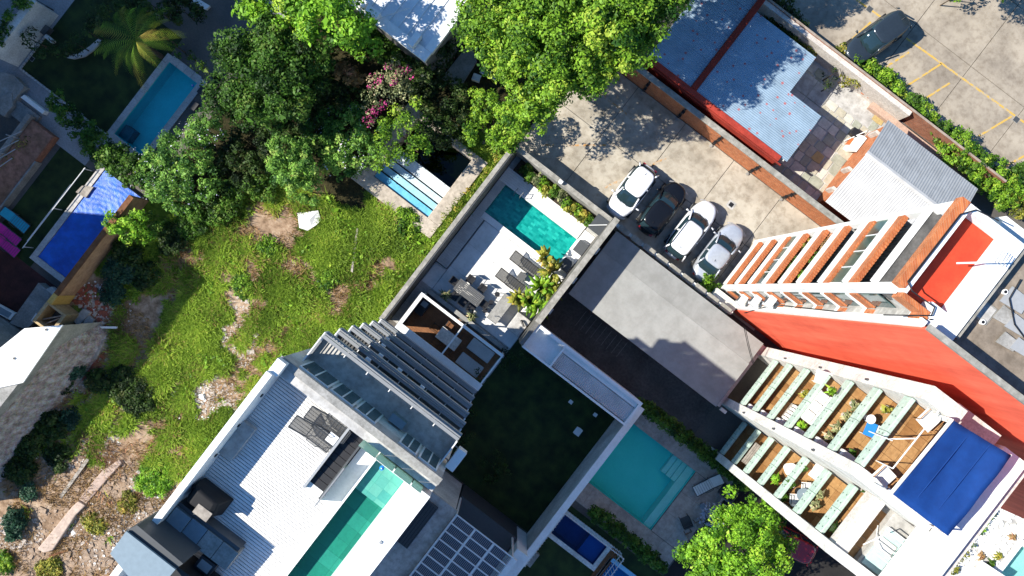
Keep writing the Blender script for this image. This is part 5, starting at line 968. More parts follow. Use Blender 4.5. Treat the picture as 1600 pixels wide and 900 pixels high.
me = bpy.data.meshes.new('vacant_lot'); me.from_pydata(vs.tolist(), [], fs); at = me.attributes.new('bare', 'FLOAT', 'POINT'); at.data.foreach_set('value', bare(GX, GY).ravel().astype('f')); at2 = me.attributes.new('undertree_shade', 'FLOAT', 'POINT'); at2.data.foreach_set('value', under(GX, GY).ravel().astype('f'))
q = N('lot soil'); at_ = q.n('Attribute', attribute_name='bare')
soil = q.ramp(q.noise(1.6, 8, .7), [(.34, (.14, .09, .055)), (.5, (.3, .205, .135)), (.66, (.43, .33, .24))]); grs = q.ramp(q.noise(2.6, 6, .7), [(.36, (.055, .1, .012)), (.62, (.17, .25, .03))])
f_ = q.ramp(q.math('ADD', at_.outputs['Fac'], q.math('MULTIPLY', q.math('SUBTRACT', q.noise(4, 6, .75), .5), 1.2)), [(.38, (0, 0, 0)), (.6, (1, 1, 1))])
q.bump(q.noise(12, 6, .7), .6, .06); sh_ = q.n('Attribute', attribute_name='undertree_shade'); me.materials.append(q.fin(q.mix(sh_.outputs['Fac'], q.mix(f_, grs, soil), q.ramp(q.noise(5, 6, .7), [(.35, (.018, .016, .008)), (.65, (.05, .045, .02))])), .95, .1)); me.update(); me.polygons.foreach_set('use_smooth', [True] * len(me.polygons))  # leaf-littered soil coloured near black there, standing in for tree shade
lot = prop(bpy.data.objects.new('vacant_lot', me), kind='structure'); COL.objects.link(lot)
def scatter(n, x0, x1, y0, y1): return RNG.uniform(x0, x1, n), RNG.uniform(y0, y1, n)
def blades(name, label, n, region, m, keep, hl=(.14, .36), wd=.031, lean=1.8):
    x, y = scatter(n, *region); k = keep(x, y); x, y = x[k], y[k]; z = lotz(x, y) - .02; n = len(x); a = RNG.uniform(0, 6.283, n); h = RNG.uniform(*hl, n) * (.55 + .9 * vnoise(x, y, 1.3, 8)); l = RNG.uniform(.2, lean, n) * h
    p = np.stack([x, y, z], -1); d = np.stack([np.cos(a), np.sin(a), np.zeros(n)], -1); s = np.stack([-np.sin(a), np.cos(a), np.zeros(n)], -1) * (wd * RNG.uniform(.7, 1.6, n))[:, None]
    tip = p + d * l[:, None] + np.stack([np.zeros(n), np.zeros(n), h], -1); V = np.stack([p - s, p + s, tip + s * .25, tip - s * .25], 1)
    t_ = np.clip(-.05 + .6 * vnoise(x, y, 1.9, 9) + .5 * vnoise(x, y, .5, 19) + RNG.normal(0, .17, n), 0, 1)
    return prop(rawquads(name, V, t_, m, None, 'stuff'), label, 'grass')
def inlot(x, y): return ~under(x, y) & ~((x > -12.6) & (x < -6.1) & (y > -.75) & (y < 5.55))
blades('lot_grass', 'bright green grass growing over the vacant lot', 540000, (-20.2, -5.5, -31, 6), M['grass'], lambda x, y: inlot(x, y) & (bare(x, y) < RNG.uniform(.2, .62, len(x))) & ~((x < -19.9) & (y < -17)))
blades('dry_grass', 'dry straw tufts on the bare soil of the lot', 52000, (-19.5, -5.5, -34, -1), M['dry'], lambda x, y: inlot(x, y) & (bare(x, y) > .1) & (vnoise(x, y, 1.1, 14) > .42), hl=(.1, .4), wd=.02, lean=1.5)
# weeds: clumps of broad leaves
x, y = scatter(15000, -20, -5.5, -31, 6); k = (vnoise(x, y, 1.2, 21) > .62) & inlot(x, y) & (bare(x, y) < .35); x, y = x[k], y[k]; n = len(x)
prop(leafmesh('lot_weeds', np.stack([x, y, lotz(x, y) + RNG.uniform(.1, .4, n)], -1), RNG.normal(size=(n, 3)) * .5 + np.array([0, 0, 1]), .2, np.clip(RNG.normal(.5, .2, n), 0, 1), M['leafbright'], None, kind='stuff'), 'broad leaved weeds among the lot grass', 'weeds')
def rubble(name, label, n, ell, size, m, seed):
    r = np.random.default_rng(seed); cnt = 0; V = []; F = []; base = np.array([(-1, -1, 0), (1, -1, 0), (1, 1, 0), (-1, 1, 0), (-1, -1, 1), (1, -1, 1), (1, 1, 1), (-1, 1, 1)], float) * .5
    faces = [(4, 5, 6, 7), (0, 1, 5, 4), (1, 2, 6, 5), (2, 3, 7, 6), (3, 0, 4, 7)]
    while cnt < n:
        u, v, ru, rv = ell[r.integers(len(ell))]; a = r.uniform(0, 6.283); d = math.sqrt(r.random()); xx, yy = W(u + ru * d * math.cos(a), v + rv * d * math.sin(a))
        if xx > -5.7 or (xx < -19.75 and yy < -18): cnt += 1; continue
        s = size * np.exp(r.normal(0, .5)); c = math.cos(a); s_ = math.sin(a); b = base * np.array([s * r.uniform(.6, 1.6), s, s * .6]) + r.normal(0, s * .12, (8, 3)); b = np.stack([b[:, 0] * c - b[:, 1] * s_, b[:, 0] * s_ + b[:, 1] * c, b[:, 2]], -1)
        z = float(lotz(np.array([xx]), np.array([yy]))[0]); k = len(V) * 8; V.append(b + np.array([xx, yy, z - .01])); F += [tuple(k + i for i in f) for f in faces]; cnt += 1
    me = bpy.data.meshes.new(name); me.from_pydata(np.vstack(V).tolist(), [], F); me.update(); me.materials.append(m); o = bpy.data.objects.new(name, me); COL.objects.link(o); return prop(o, label, 'rubble', kind='stuff')
rubble('brick_rubble', 'broken red brick rubble by the demolished wall', 1500, [(150, 480, 38, 38), (135, 545, 30, 40), (120, 570, 40, 25)], .1, mat('red brick chips', (.36, .1, .06), (.26, .08, .05), scale=9), 3)
rubble('grey_rubble', 'pale concrete rubble scattered over the bare soil', 5200, [(150, 490, 45, 45), (150, 500, 45, 50), (130, 560, 60, 50), (120, 590, 60, 40), (60, 640, 70, 70), (130, 690, 60, 40), (230, 820, 50, 60), (180, 840, 80, 50), (30, 830, 40, 30), (240, 770, 40, 40), (370, 520, 40, 60), (340, 620, 40, 30)], .07, mat('concrete chips', (.55, .49, .43), (.36, .31, .27), scale=8), 4)
rubble('white_rubble', 'bright white plaster crumbs over the lot', 900, [(150, 500, 60, 60), (110, 580, 60, 50), (100, 690, 90, 60), (200, 830, 90, 70), (300, 640, 40, 40)], .06, M['white'], 5)
rubble('stone_rubble', 'brown stones over the lower part of the lot', 3600, [(120, 800, 110, 90), (220, 800, 70, 90), (60, 700, 60, 60), (100, 870, 120, 30)], .09, mat('brown stone', (.38, .28, .2), (.25, .18, .13), scale=6), 6)
def slabpoly(name, label, cat, px, z0, z1, m, **k):
    pts = [W(u, v, z1) for u, v in px]; x = sum(p[0] for p in pts) / len(pts); y = sum(p[1] for p in pts) / len(pts); t = thing(name, label, cat, (x, y, z0)); MB().prism(pts, z0, z1).build('slab', m, t, **k); return t
slabpoly('concrete_slab_piece', 'tilted pale concrete slab in the rubble, upper piece', 'slab', [(113, 500), (130, 482), (141, 488), (122, 510)], .2, .5, M['concl'], bevel=.02)
slabpoly('concrete_slab_piece', 'grey concrete slab in the rubble, lower piece', 'slab', [(124, 512), (138, 492), (146, 500), (138, 525)], .2, .42, M['concl'], bevel=.02)
t = slabpoly('white_board', 'narrow white board lying in the brick rubble', 'board', [(144, 510), (183, 510), (183, 513.5), (144, 513)], .3, .36, M['white'])
slabpoly('grey_log', 'grey weathered log in the rubble', 'log', [(140, 560), (156, 530), (163, 532), (150, 562)], .15, .45, M['greywood'], bevel=.08)
slabpoly('timber_plank', 'long grey timber plank lying on bare soil', 'plank', [(92, 776), (135, 716), (139, 719), (96, 779)], .28, .36, M['greywood'])
slabpoly('footing_wall', 'long pale broken footing wall across the bare soil', 'footing', [(58, 858), (112, 792), (122, 783), (133, 790), (118, 805), (82, 860), (68, 864)], .05, .5, mat('pinkish footing', (.55, .43, .35), (.42, .32, .26), scale=3), bevel=.06)
slabpoly('footing_stub', 'upper stub of the pale footing among gravel', 'footing', [(122, 780), (160, 735), (186, 718), (190, 724), (168, 748), (134, 788)], .05, .34, mat('pinkish rubble footing', (.5, .38, .31), (.38, .28, .23), scale=4), bevel=.05)
slabpoly('concrete_kerb', 'thin pale kerb at the edge of the lower grass patch', 'kerb', [(212, 738), (216, 734), (260, 758), (257, 763)], .1, .3, M['concl'])
slabpoly('grass_pole', 'thin pale pole lying in the bright grass', 'pole', [(548, 424), (557, 356), (560, 357), (551, 426)], .42, .48, M['greywood'])
slabpoly('dark_stick', 'thin brown stick at the lower bare soil', 'stick', [(75, 868), (106, 858), (107, 861), (77, 871)], .28, .33, M['woodd'])
t = thing('white_sheet', 'crumpled white sheet dumped on the grass', 'sheet', (*W(482, 345), .3)); pts = [W(u, v, .4) for u, v in ((464, 333), (497, 329), (501, 344), (494, 352), (480, 360), (468, 356))]; b = MB(); c_ = W(484, 344, .4)
b.add([(p[0], p[1], .28 + .12 * (i % 2)) for i, p in enumerate(pts)] + [(c_[0], c_[1], .52), (c_[0] + .3, c_[1] - .2, .38)], [(0, 1, 6), (1, 2, 7, 6), (2, 3, 7), (3, 4, 7), (4, 5, 6, 7), (5, 0, 6)]); o = b.build('cloth', M['clothw'], t); m_ = o.modifiers.new('t', 'SOLIDIFY'); m_.thickness = .03
t = thing('dry_branches', 'pile of dry branches at the edge of the shade', 'branches', (*W(225, 555), .2)); b = MB()
for i in range(26): x, y = W(222 + random.uniform(-12, 14), 556 + random.uniform(-9, 9)); a = random.uniform(.2, .9); l = random.uniform(.5, 1.0); b.tube((x, y, .25), (x + l * math.cos(a), y + l * math.sin(a), .4), .018, 5, .006)
b.build('twigs', M['greywood'], t)
for (u, v, n, lb) in ((175, 500, 60, 'heap of brown brushwood beside the brick rubble'), (165, 705, 70, 'heap of reddish brushwood above the footing'), (130, 690, 40, 'dead reddish branches under the dark bushes')):
    x, y = W(u, v); t = thing('brushwood', lb, 'branches', (x, y, .1), group='brushwood on the lot'); b = MB()
    for i in range(n): xx, yy = x + random.gauss(0, .6), y + random.gauss(0, .5); a = random.gauss(.3, .5); l = random.uniform(.5, 1.4); b.tube((xx, yy, .2), (xx + l * math.cos(a), yy + l * math.sin(a), random.uniform(.25, .6)), .015, 4, .005)
    b.build('twigs', mat('reddish twig', (.26, .14, .08), (.15, .08, .045), scale=6) if '_tw' not in M else M['_tw'], t)
lotbush = [(185, 425, 1, 24, .8, 'leafblue', 'dark blue green bush below the tarp pool wall'), (200, 395, 1, 22, .8, 'leafdark', 'dark bush between the lime shrub and the wall'), (225, 430, .7, 22, .6, 'leafdark', 'low dark weeds in the shade by the wall'), (175, 458, .8, 18, .6, 'leafblue', 'small blue green bush over the brick rubble'), (117, 577, 1, 14, .9, 'leafblue', 'round dark shrub at the white wall foot'), (150, 595, .7, 18, .6, 'leafdark', 'dark weeds next to the round shrub'), (190, 600, .7, 26, .6, 'leafdark', 'dark weeds in the middle of the shade'), (95, 600, .6, 16, .5, 'leafdark', 'dark weeds by the grey rubble strip'), (215, 620, .7, 30, .6, 'leafdark', 'dark weeds toward the sunny grass'), (80, 665, .9, 26, .7, 'leafdark', 'dark bush low on the left slope'), (45, 690, .9, 26, .8, 'leafdark', 'dark bush near the left edge'), (110, 655, .7, 16, .7, 'leafblue', 'blue green plant among dead branches'), (30, 730, .8, 26, .7, 'leafdark', 'dark bush at the left edge, lower'), (90, 715, .6, 20, .5, 'leafdark', 'dark weeds above the plank'), (45, 768, .7, 13, .6, 'leafblue', 'small blue green shrub in sun and shade'), (25, 810, 1, 17, 1.0, 'leafblue', 'bright blue green shrub at the lower left'), (25, 830, .9, 13, .8, 'leafblue', 'blue green shrub below its twin at lower left'), (8, 878, .5, 15, .5, 'leafbright', 'light green weeds in the bottom left corner'), (75, 892, .4, 22, .3, 'leafyel', 'yellowish weeds at the bottom edge'), (240, 745, .4, 28, .3, 'leaflime', 'lime weeds by the thin kerb'), (200, 785, .3, 15, .25, 'leafyel', 'sparse yellow weeds on the gravel'), (150, 815, .3, 18, .25, 'leafyel', 'sparse yellow weeds near the footing end'), (270, 375, .8, 24, .6, 'leafdark', 'dark weeds below the flowering hedge'), (300, 350, .8, 24, .6, 'leaf', 'green weeds at the foot of the hedge'), (420, 385, .4, 14, .3, 'leafbright', 'clump of weeds on the sunny grass'), (640, 350, .5, 22, .4, 'leafbright', 'clump of weeds by the stepped pool corner'), (515, 430, .4, 20, .3, 'leafbright', 'clump of weeds in mid grass'), (380, 450, .4, 18, .3, 'leafbright', 'clump of weeds near the bare patch')]
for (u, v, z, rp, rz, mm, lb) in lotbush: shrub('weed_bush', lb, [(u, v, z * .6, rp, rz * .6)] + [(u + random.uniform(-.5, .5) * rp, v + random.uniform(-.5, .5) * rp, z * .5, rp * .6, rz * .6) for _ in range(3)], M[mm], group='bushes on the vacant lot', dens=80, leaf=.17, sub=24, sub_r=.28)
# ------------------------------------------------------------------ empty stepped pool
t = thing('stepped_pool', 'old pool with pale blue steps and murky green water', 'pool', (-9.3, 2.6, 0)); x0, x1, y0, y1 = POOLS['steps']
M['oldstone'] = mat('worn pool stone', (.52, .45, .37), (.38, .33, .27), scale=1.5, grime=.4, gscale=4); M['bluestep'] = [mat('sky blue step', (.16, .48, .68), (.12, .42, .62), grime=.25, gscale=4), mat('pale blue step', (.35, .6, .72), (.28, .53, .66), grime=.25, gscale=4), mat('whitish blue step', (.55, .7, .76), (.48, .63, .7), grime=.25, gscale=4), mat('bluish white step', (.68, .74, .75), (.6, .67, .7), grime=.25, gscale=4)]
for (a, b_, c, d) in ((-12.6, -6.15, -.7, .297), (-12.6, -11.52, .3, 5.0), (-7.08, -6.15, .3, 5.45), (-12.6, -7.083, 5.003, 5.45)): bx('pool_surround', a, b_, c, d, 0, .42, M['oldstone'], t, bevel=.02)
bx('pool_floor', x0 - .1, x1 + .1, y0 - .1, y1 + .1, -1.7, -1.6, M['oldstone'], t); bx('pool_wall', x0 - .1, x0, y0, y1, -1.6, .39, M['oldstone'], t); bx('pool_wall', x1, x1 + .1, y0, y1, -1.6, .39, M['oldstone'], t); bx('pool_wall', x0, x1, y1, y1 + .1, -1.6, .385, M['oldstone'], t); bx('pool_wall', x0, x1, y0 - .1, y0, -1.6, .385, M['oldstone'], t)
for i in range(4): bx('step', x0 + .01, x1 - .01, y0 + .02 + i * .52 + (.08 if i else 0), y0 + (i + 1) * .52 + (.35 if i == 3 else 0), -1.6, .22 - i * .17, M['bluestep'][i], t)
MB().quad((x0 + .01, 2.75, -.62), (x1 - .01, 2.75, -.62), (x1 - .01, y1 - .01, -.62), (x0 + .01, y1 - .01, -.62)).build('water', M['greenwater'], t)
# ------------------------------------------------------------------ left gardens
gl = struct('left_lawn', sheet(-34, -26.9, -8.2, -.2, .012), M['lawn']); lp = struct('left_path', sheet(-40, -26.9, -10.6, -8.2, .01), M['street']); struct('left_path_branch', sheet(-40, -34.003, -8.197, -2, .01), M['street'])
t = thing('left_pool', 'long teal pool with pale stone surround in the shaded left garden', 'pool', (-25.5, -4.9, 0)); h = POOLS['left']; M['tealwall'] = mat('teal render', (.08, .72, .74), (.06, .64, .66), grime=.1); M['stonepav'] = mat('pale stone paving', (.52, .5, .48), (.4, .385, .37), scale=1.5, grime=.3)
basin(t, h, 1.2, M['tealwall'], M['tealwall']); bx('step', -26.6, -25.9, -7.79, -6.9, -1.2, -.4, mat('dark teal step', (.01, .16, .2)), t); water(t, h, -.08, M['deepwater']); ring(t, 'paving_stone', h, .5, .012, .07, M['stonepav'], .62, 'BT'); ring(t, 'paving_stone', h, .42, .012, .072, M['stonepav'], .62, 'RL')
for i in range(9): bx('paving_stone', -26.9 + i * .33, -26.6 + i * .33, -8.75, -8.32, .012, .068, M['stonepav'], t)
x, y = W(305, 133, 0); b = thing('pool_float', 'tiny blue float at the far corner of the left pool', 'float', (-24.55, -2.2, -.07)); ballmesh(.09).build('ball', plain('blue float', (.03, .2, .7)), b, world=False); MB().tube((0, 0, .08), (0, 0, .12), .03).build('cap', M['white'], b, world=False)
for i, (u, v) in enumerate(((318, 143), (306, 167))): x, y = W(u, v); b = thing('pool_vent', ['dark vent box by the upper pool paving', 'dark vent box by the lower pool paving'][i], 'box', (x, y, 0)); MB().box(-.18, .18, -.25, .25, .01, .3).build('box', M['charcoal'], b, world=False); MB().box(-.2, .2, -.27, .27, .303, .34).build('lid', M['black'], b, world=False)
ed = thing('lawn_edging', 'row of small pale stones edging the shaded left lawn', 'edging', (-30, -8.2, 0)); em = unit('edging_stone', M['stonepav'])
for i in range(30): inst('edging_stone', em, (-34 + i * .24, -8.15, .01), ed, rz=random.uniform(-.2, .2), sc=(.2, .12, .1))
for i in range(12): inst('edging_stone', em, (-34.05, -8.0 + i * .26, .01), ed, rz=random.uniform(-.2, .2), sc=(.12, .2, .1))
gs = thing('path_grate', 'slotted dark grate in the grey garden path', 'grate', (-27.6, -8.9, 0))
for i in range(5): bx('slot', -27.95 + i * .16, -27.89 + i * .16, -9.4, -8.6, .014, .03, M['charcoal'], gs)
for i, (u, v) in enumerate(((50, 92), (102, 164), (126, 180))): x, y = W(u, v); b = thing('path_drain', ['small square drain at the top of the grey path', 'small square drain in the middle of the grey path', 'small square drain by the path grate'][i], 'drain', (x, y, .012)); MB().box(-.12, .12, -.12, .12, 0, .01).build('cover', M['black'], b, world=False); MB().box(-.15, .15, -.15, .15, 0, .006).build('rim', M['conc'], b, world=False)
slabpoly('curved_bench', 'curved pale stone bench beside the shaded lawn', 'bench', [(104, 90), (115, 92), (132, 88), (146, 78), (160, 62), (154, 60), (140, 72), (124, 83), (110, 86)], .3, .45, M['stonepav'])
# patch with shade structures at the far left
t = thing('left_villa', 'dark low villa roof with pale ledges in the top left corner', 'house', (-36, 1, 0)); bx('wall', -46, -33.8, .6, 6, 0, 3, M['concd'], t)
for (u0, v0, u1, v1, z, mm) in ((60, 0, 35, 38, 3.2, 'conc'), (45, 45, 78, 38, 2.6, 'concd')):
    pass
slabpoly('stone_ledge', 'grey concrete ledge in the top left shade', 'ledge', [(38, 28), (58, 0), (72, 8), (48, 40)], 0, .9, M['concd']); slabpoly('stone_ledge', 'lower grey ledge near the dark pit', 'ledge', [(48, 40), (60, 30), (78, 44), (68, 55)], 0, .5, M['concd']); slabpoly('white_hose_box', 'small pale box on the lower ledge', 'box', [(68, 57), (72, 53), (84, 63), (80, 67)], .5, .8, M['whitew'])
w_ = thing('ivy_wall', 'old white wall overgrown with ivy in the top left corner', 'wall', (*W(20, 35), 0)); pa, pb_ = W(-20, 80, 2.5), W(46, -5, 2.5)
MB().prism([pa, pb_, (pb_[0] + .5, pb_[1]), (pa[0] + .5, pa[1])], 0, 2.5).build('wall', M['whitew'], w_); crown('ivy', pl([(-5, 65, 2.5, 10, .3), (8, 45, 2.6, 10, .3), (20, 28, 2.6, 10, .3), (32, 12, 2.6, 10, .3), (15, 42, 2.2, 9, .3), (42, 0, 2.5, 9, .3)]), M['leaf'], w_, dens=40, leaf=.2, sub=14, sub_r=.3)
struct('left_street', sheet(-50, -36.5, -3.5, 14, .016), M['street']); struct('back_street', sheet(-36, -14, 4.6, 9.5, .014), M['street'])
slabpoly('white_kerb_block', 'short white kerb block on the grey back street', 'kerb', [(298, 3), (305, -5), (328, 9), (322, 15)], .02, .25, M['white'])
# roof terraces with brown floor (left edge)
t = thing('red_gravel_roof', 'weedy reddish brick paved roof strip on the left edge', 'roof', (-29, -15, 0)); bx('wall', -31.1, -29.3, -21, -10.2, 0, .6, M['brickold'], t); bx('surface', -31.05, -29.35, -20.9, -10.25, .603, .64, mat('reddish roof gravel', (.42, .2, .14), (.25, .13, .08), scale=1.2, grime=.5, gscale=3), t); bx('kerb', -31.4, -31.103, -21, -10.0, 0, .9, M['conc'], t); bx('kerb', -29.297, -29.2, -21, -12.2, 0, .7, M['conc'], t)
crown('weeds', [(-30.8, -12.0, .6, .3, 1.5, .15), (-30.7, -15, .6, .3, 1.6, .15), (-30.6, -18, .6, .3, 1, .12)], M['leafyel'], t, dens=20, leaf=.13, sub=8, sub_r=.3)
struct('shaded_lawn', sheet(-28.9, -25.7, -18.0, -10.6, .014), M['lawn']); struct('dark_patio', sheet(-34, -22.6, -30, -18.003, .013), mat('dark red patio floor', (.1, .035, .03), (.05, .02, .018), scale=1.2))
t = thing('tarp_pool', 'pool covered with a wrinkled bright blue tarpaulin', 'pool', (-24, -13.6, 0)); TX0, TX1, TY0, TY1 = -25.55, -22.45, -17.05, -9.95
bx('shell', TX0, TX1, TY0, TY1, 0, .22, M['conc'], t); ring(t, 'stone_edge', (TX0, TX1, TY0, TY1), .38, .012, .42, M['stonepav'], .8, 'LB')
nx_, ny_ = 40, 90; gx2 = np.linspace(TX0 + .02, TX1 - .02, nx_ + 1); gy2 = np.linspace(TY0 + .02, TY1 - .02, ny_ + 1); A, B = np.meshgrid(gx2, gy2, indexing='ij'); rr = np.hypot(A + 24.2, B + 12.0); r2 = np.hypot(A + 23.4, B + 15.5); r3 = np.hypot(A + 23.2, B + 10.8)
Z = .34 + .007 * np.sin(rr * 16 + 2 * vnoise(A, B, .7, 31) * 4) * np.exp(-rr * .25) + .007 * np.sin(r2 * 19 + vnoise(A, B, .5, 32) * 7) + .006 * np.sin(r3 * 22 + vnoise(A, B, .4, 33) * 6) * np.exp(-r3 * .6) + .05 * vnoise(A, B, .9, 34)
me = bpy.data.meshes.new('tarpaulin'); o_ = np.array(t.location); me.from_pydata((np.stack([A, B, Z], -1).reshape(-1, 3) - o_).tolist(), [], [(i * (ny_ + 1) + j, (i + 1) * (ny_ + 1) + j, (i + 1) * (ny_ + 1) + j + 1, i * (ny_ + 1) + j + 1) for i in range(nx_) for j in range(ny_)]); me.polygons.foreach_set('use_smooth', [True] * len(me.polygons)); me.materials.append(mat('blue tarpaulin', (.01, .14, .62), (.007, .09, .46), scale=1.2, rough=.42, grime=.3, gscale=2.2, spec=.4, bump=1.0)); to = bpy.data.objects.new('tarpaulin', me); COL.objects.link(to); to.parent = t
t = thing('tan_wall', 'tan brick retaining wall with yellow end along the tarp pool', 'wall', (-22.2, -14, 0)); bx('wall', -22.42, -22.15, -17.6, -9.9, 0, 2.2, brickmat('tan brick', (.42, .26, .15), (.34, .2, .12), (.4, .32, .24)), t); bx('coping', -22.45, -22.1, -17.6, -9.9, 2.203, 2.28, M['woodd'], t); bx('yellow_end', -22.45, -22.12, -18.3, -17.603, 0, 2.3, mat('yellow render', (.6, .4, .12), (.5, .32, .09)), t)
t = thing('ruined_shed', 'roofless ochre shed frame with stained floor beside the white building', 'shed', (-21.9, -19, 0))
och = mat('ochre plaster', (.55, .42, .24), (.4, .29, .16), scale=2, grime=.4)
for a in ((-22.6, -22.4, -19.9, -18.35), (-21.3, -21.1, -19.9, -18.35), (-22.39, -21.31, -18.5, -18.35), (-22.39, -21.31, -19.9, -19.75)): bx('wall', *a, 0, 2.0, och, t)
bx('floor', -22.39, -21.31, -19.74, -18.51, .5, .6, M['concd'], t); MB().tube((-22.3, -19.6, 1.5), (-21.4, -18.6, 1.6), .05).tube((-22.0, -19.7, 1.5), (-21.5, -18.9, 1.55), .04).build('fallen_beam', M['greywood'], t)
t = thing('white_building', 'flat roofed white building at the left edge of the lot', 'building', (-24, -24, 0)); rp_ = [W(100, 508, 4.6), W(40, 513, 4.6), W(0, 545, 4.6), (-29, -21.5), (-29, -31), (-19.85, -31)]; MB().prism(rp_, 0, 4.6).build('body', M['conc'], t); MB().prism([(W(100, 508, 4.6)[0] - .02, W(100, 508, 4.6)[1])] + rp_[1:3] + [W(-90, 615, 4.7), W(-30, 612, 4.7), W(36, 598, 4.7)], 4.603, 4.72).build('roof', M['white'], t)
bk = MB(); n1, n2 = 10, 44; vv = []
for i in range(n1 + 1):
    for j in range(n2 + 1):
        f = i / n1; xx = -19.86 + 1.35 * f; yy = -32 + 13.9 * j / n2; e_ = min(1, max(0, (-18.1 - yy) / 1.6)); vv.append((xx, yy, .05 + (3.5 * e_) * (1 - f) ** 1.3 + .3 * float(vnoise(np.array([xx]), np.array([yy]), .7, 41)[0]) * (1 - f)))
bk.add(vv, [(i * (n2 + 1) + j, (i + 1) * (n2 + 1) + j, (i + 1) * (n2 + 1) + j + 1, i * (n2 + 1) + j + 1) for i in range(n1) for j in range(n2)])
q = N('gritty rubble bank'); a = q.ramp(q.noise(2.2, 8, .75), [(.36, (.16, .12, .1)), (.5, (.33, .27, .24)), (.64, (.48, .44, .41))]); v = q.n('TexVoronoi'); v.inputs['Scale'].default_value = 7; q.l(q.pos(), v.inputs['Vector']); a = q.mix(.1, a, v.outputs['Color'], 'OVERLAY'); q.bump(v.outputs['Distance'], .8, .1); ro = bk.build('rubble_bank', q.fin(a, .95, .1), None, smooth=True); prop(ro, kind='structure')
for i, (u, v) in enumerate(((72, 515), (22, 560))): x, y = W(u, v, 4.75); b = thing('roof_spout', ['small black spout hole near the roof tip', 'small black spout on the white roof'][i], 'spout', (x, y, 4.72)); MB().tube((0, 0, 0), (0, 0, .08), .07, 8).build('pipe', M['black'], b, world=False); MB().tube((0, 0, 0), (0, 0, .03), .1, 8).build('flange', M['white'], b, world=False)
lounger('turquoise sun lounger on the shaded grass at the left edge', *W(25, 344, .3), .02, R(-2), M['charcoal'], plain('turquoise sling', (.02, .33, .45), .7), back=.3); pk_ = plain('pink sling', (.6, .02, .28), .7)
lounger('pink sun lounger at the left edge, next to the turquoise one', *W(12, 365, .3), .02, R(-2), M['charcoal'], pk_, back=.3, group='pink loungers'); lounger('pink sun lounger at the left edge, second from the turquoise one', *W(10, 382, .3), .02, R(-2), M['charcoal'], pk_, back=.3, group='pink loungers')
slabpoly('concrete_platform', 'bare concrete platform in the shaded left yard', 'platform', [(15, 505), (60, 442), (93, 470), (40, 515)], 0, .8, M['conc']); slabpoly('grey_crate', 'small grey crate on the concrete platform edge', 'crate', [(72, 452), (80, 448), (88, 455), (82, 461)], .8, 1.2, M['concl'])
slabpoly('wooden_hatch', 'tilted brown board on the concrete platform', 'board', [(58, 493), (66, 480), (77, 488), (68, 500)], .82, .95, M['greywood']); slabpoly('white_strip', 'narrow white strip beside the brown board', 'strip', [(48, 501), (56, 489), (58, 491), (51, 503)], .82, .88, M['white'])
t = thing('pergola_bars', 'thin pale rails along the shaded lawn beside the tarp pool', 'rail', (-26.3, -14, 0)); MB().tube((-26.35, -17, 1.0), (-26.3, -10.5, 1.0), .03).build('rail', M['alu'], t); MB().tube((-26.6, -16.6, .6), (-26.6, -12, .6), .02).build('rail', M['alu'], t)
for yy in (-16.9, -13.8, -10.6): MB().tube((-26.33, yy, 0), (-26.33, yy, 1.0), .03).build('post', M['alu'], t)
slabpoly('slatted_bench', 'sunlit pale slatted bench at the head of the tarp pool', 'bench', [(118, 300), (128, 290), (146, 292), (134, 309)], .3, .5, M['greywood'])
t = thing('window_well', 'dark blue window well framed in white on the left edge', 'window', (*W(8, 490), 0)); 
for (u, v) in ((0, 478),): a = W(-8, 474, 1), W(22, 490, 1), W(14, 500, 1), W(-16, 484, 1); MB().prism(list(a), .6, .9).build('frame', M['white'], t); c0 = (sum(p[0] for p in a) / 4, sum(p[1] for p in a) / 4); MB().prism([(c0[0] + (p[0] - c0[0]) * .75, c0[1] + (p[1] - c0[1]) * .75) for p in a], .88, .92).build('pane', M['slate'], t)
for i, (pts, mm, z1, lb) in enumerate((([(0, 112), (22, 118), (38, 135), (20, 160), (0, 150)], 'conc', .6, 'grey flat roof slab at the left edge, upper'), ([(0, 152), (18, 145), (20, 165), (6, 182), (0, 178)], 'conc', .7, 'pale flat roof slab at the left edge, lower'), ([(5, 170), (22, 152), (62, 182), (46, 202)], 'conc', .3, 'grey paved yard below the path hedge'), ([(32, 152), (38, 148), (70, 173), (66, 178)], 'white', .5, 'white awning strip by the hedge'))): slabpoly('roof_slab', lb, 'roof', pts, 0, z1, M[mm])
t = thing('wire_trellis', 'dark trellis frame over the left edge pit', 'trellis', (*W(20, 215), 0)); b = MB()
for i in range(4): p, q_ = W(-10, 225 + i * 14, 2), W(34 - i * 5, 205 + i * 14, 2); b.tube((*p, 2), (*q_, 2), .03)
b.build('bars', M['steel'], t)
for i in range(2): x, y = W(5 + i * 20, 240 - i * 25, 1); MB().tube((x, y, 0), (x, y, 2), .04).build('post', M['steel'], t)
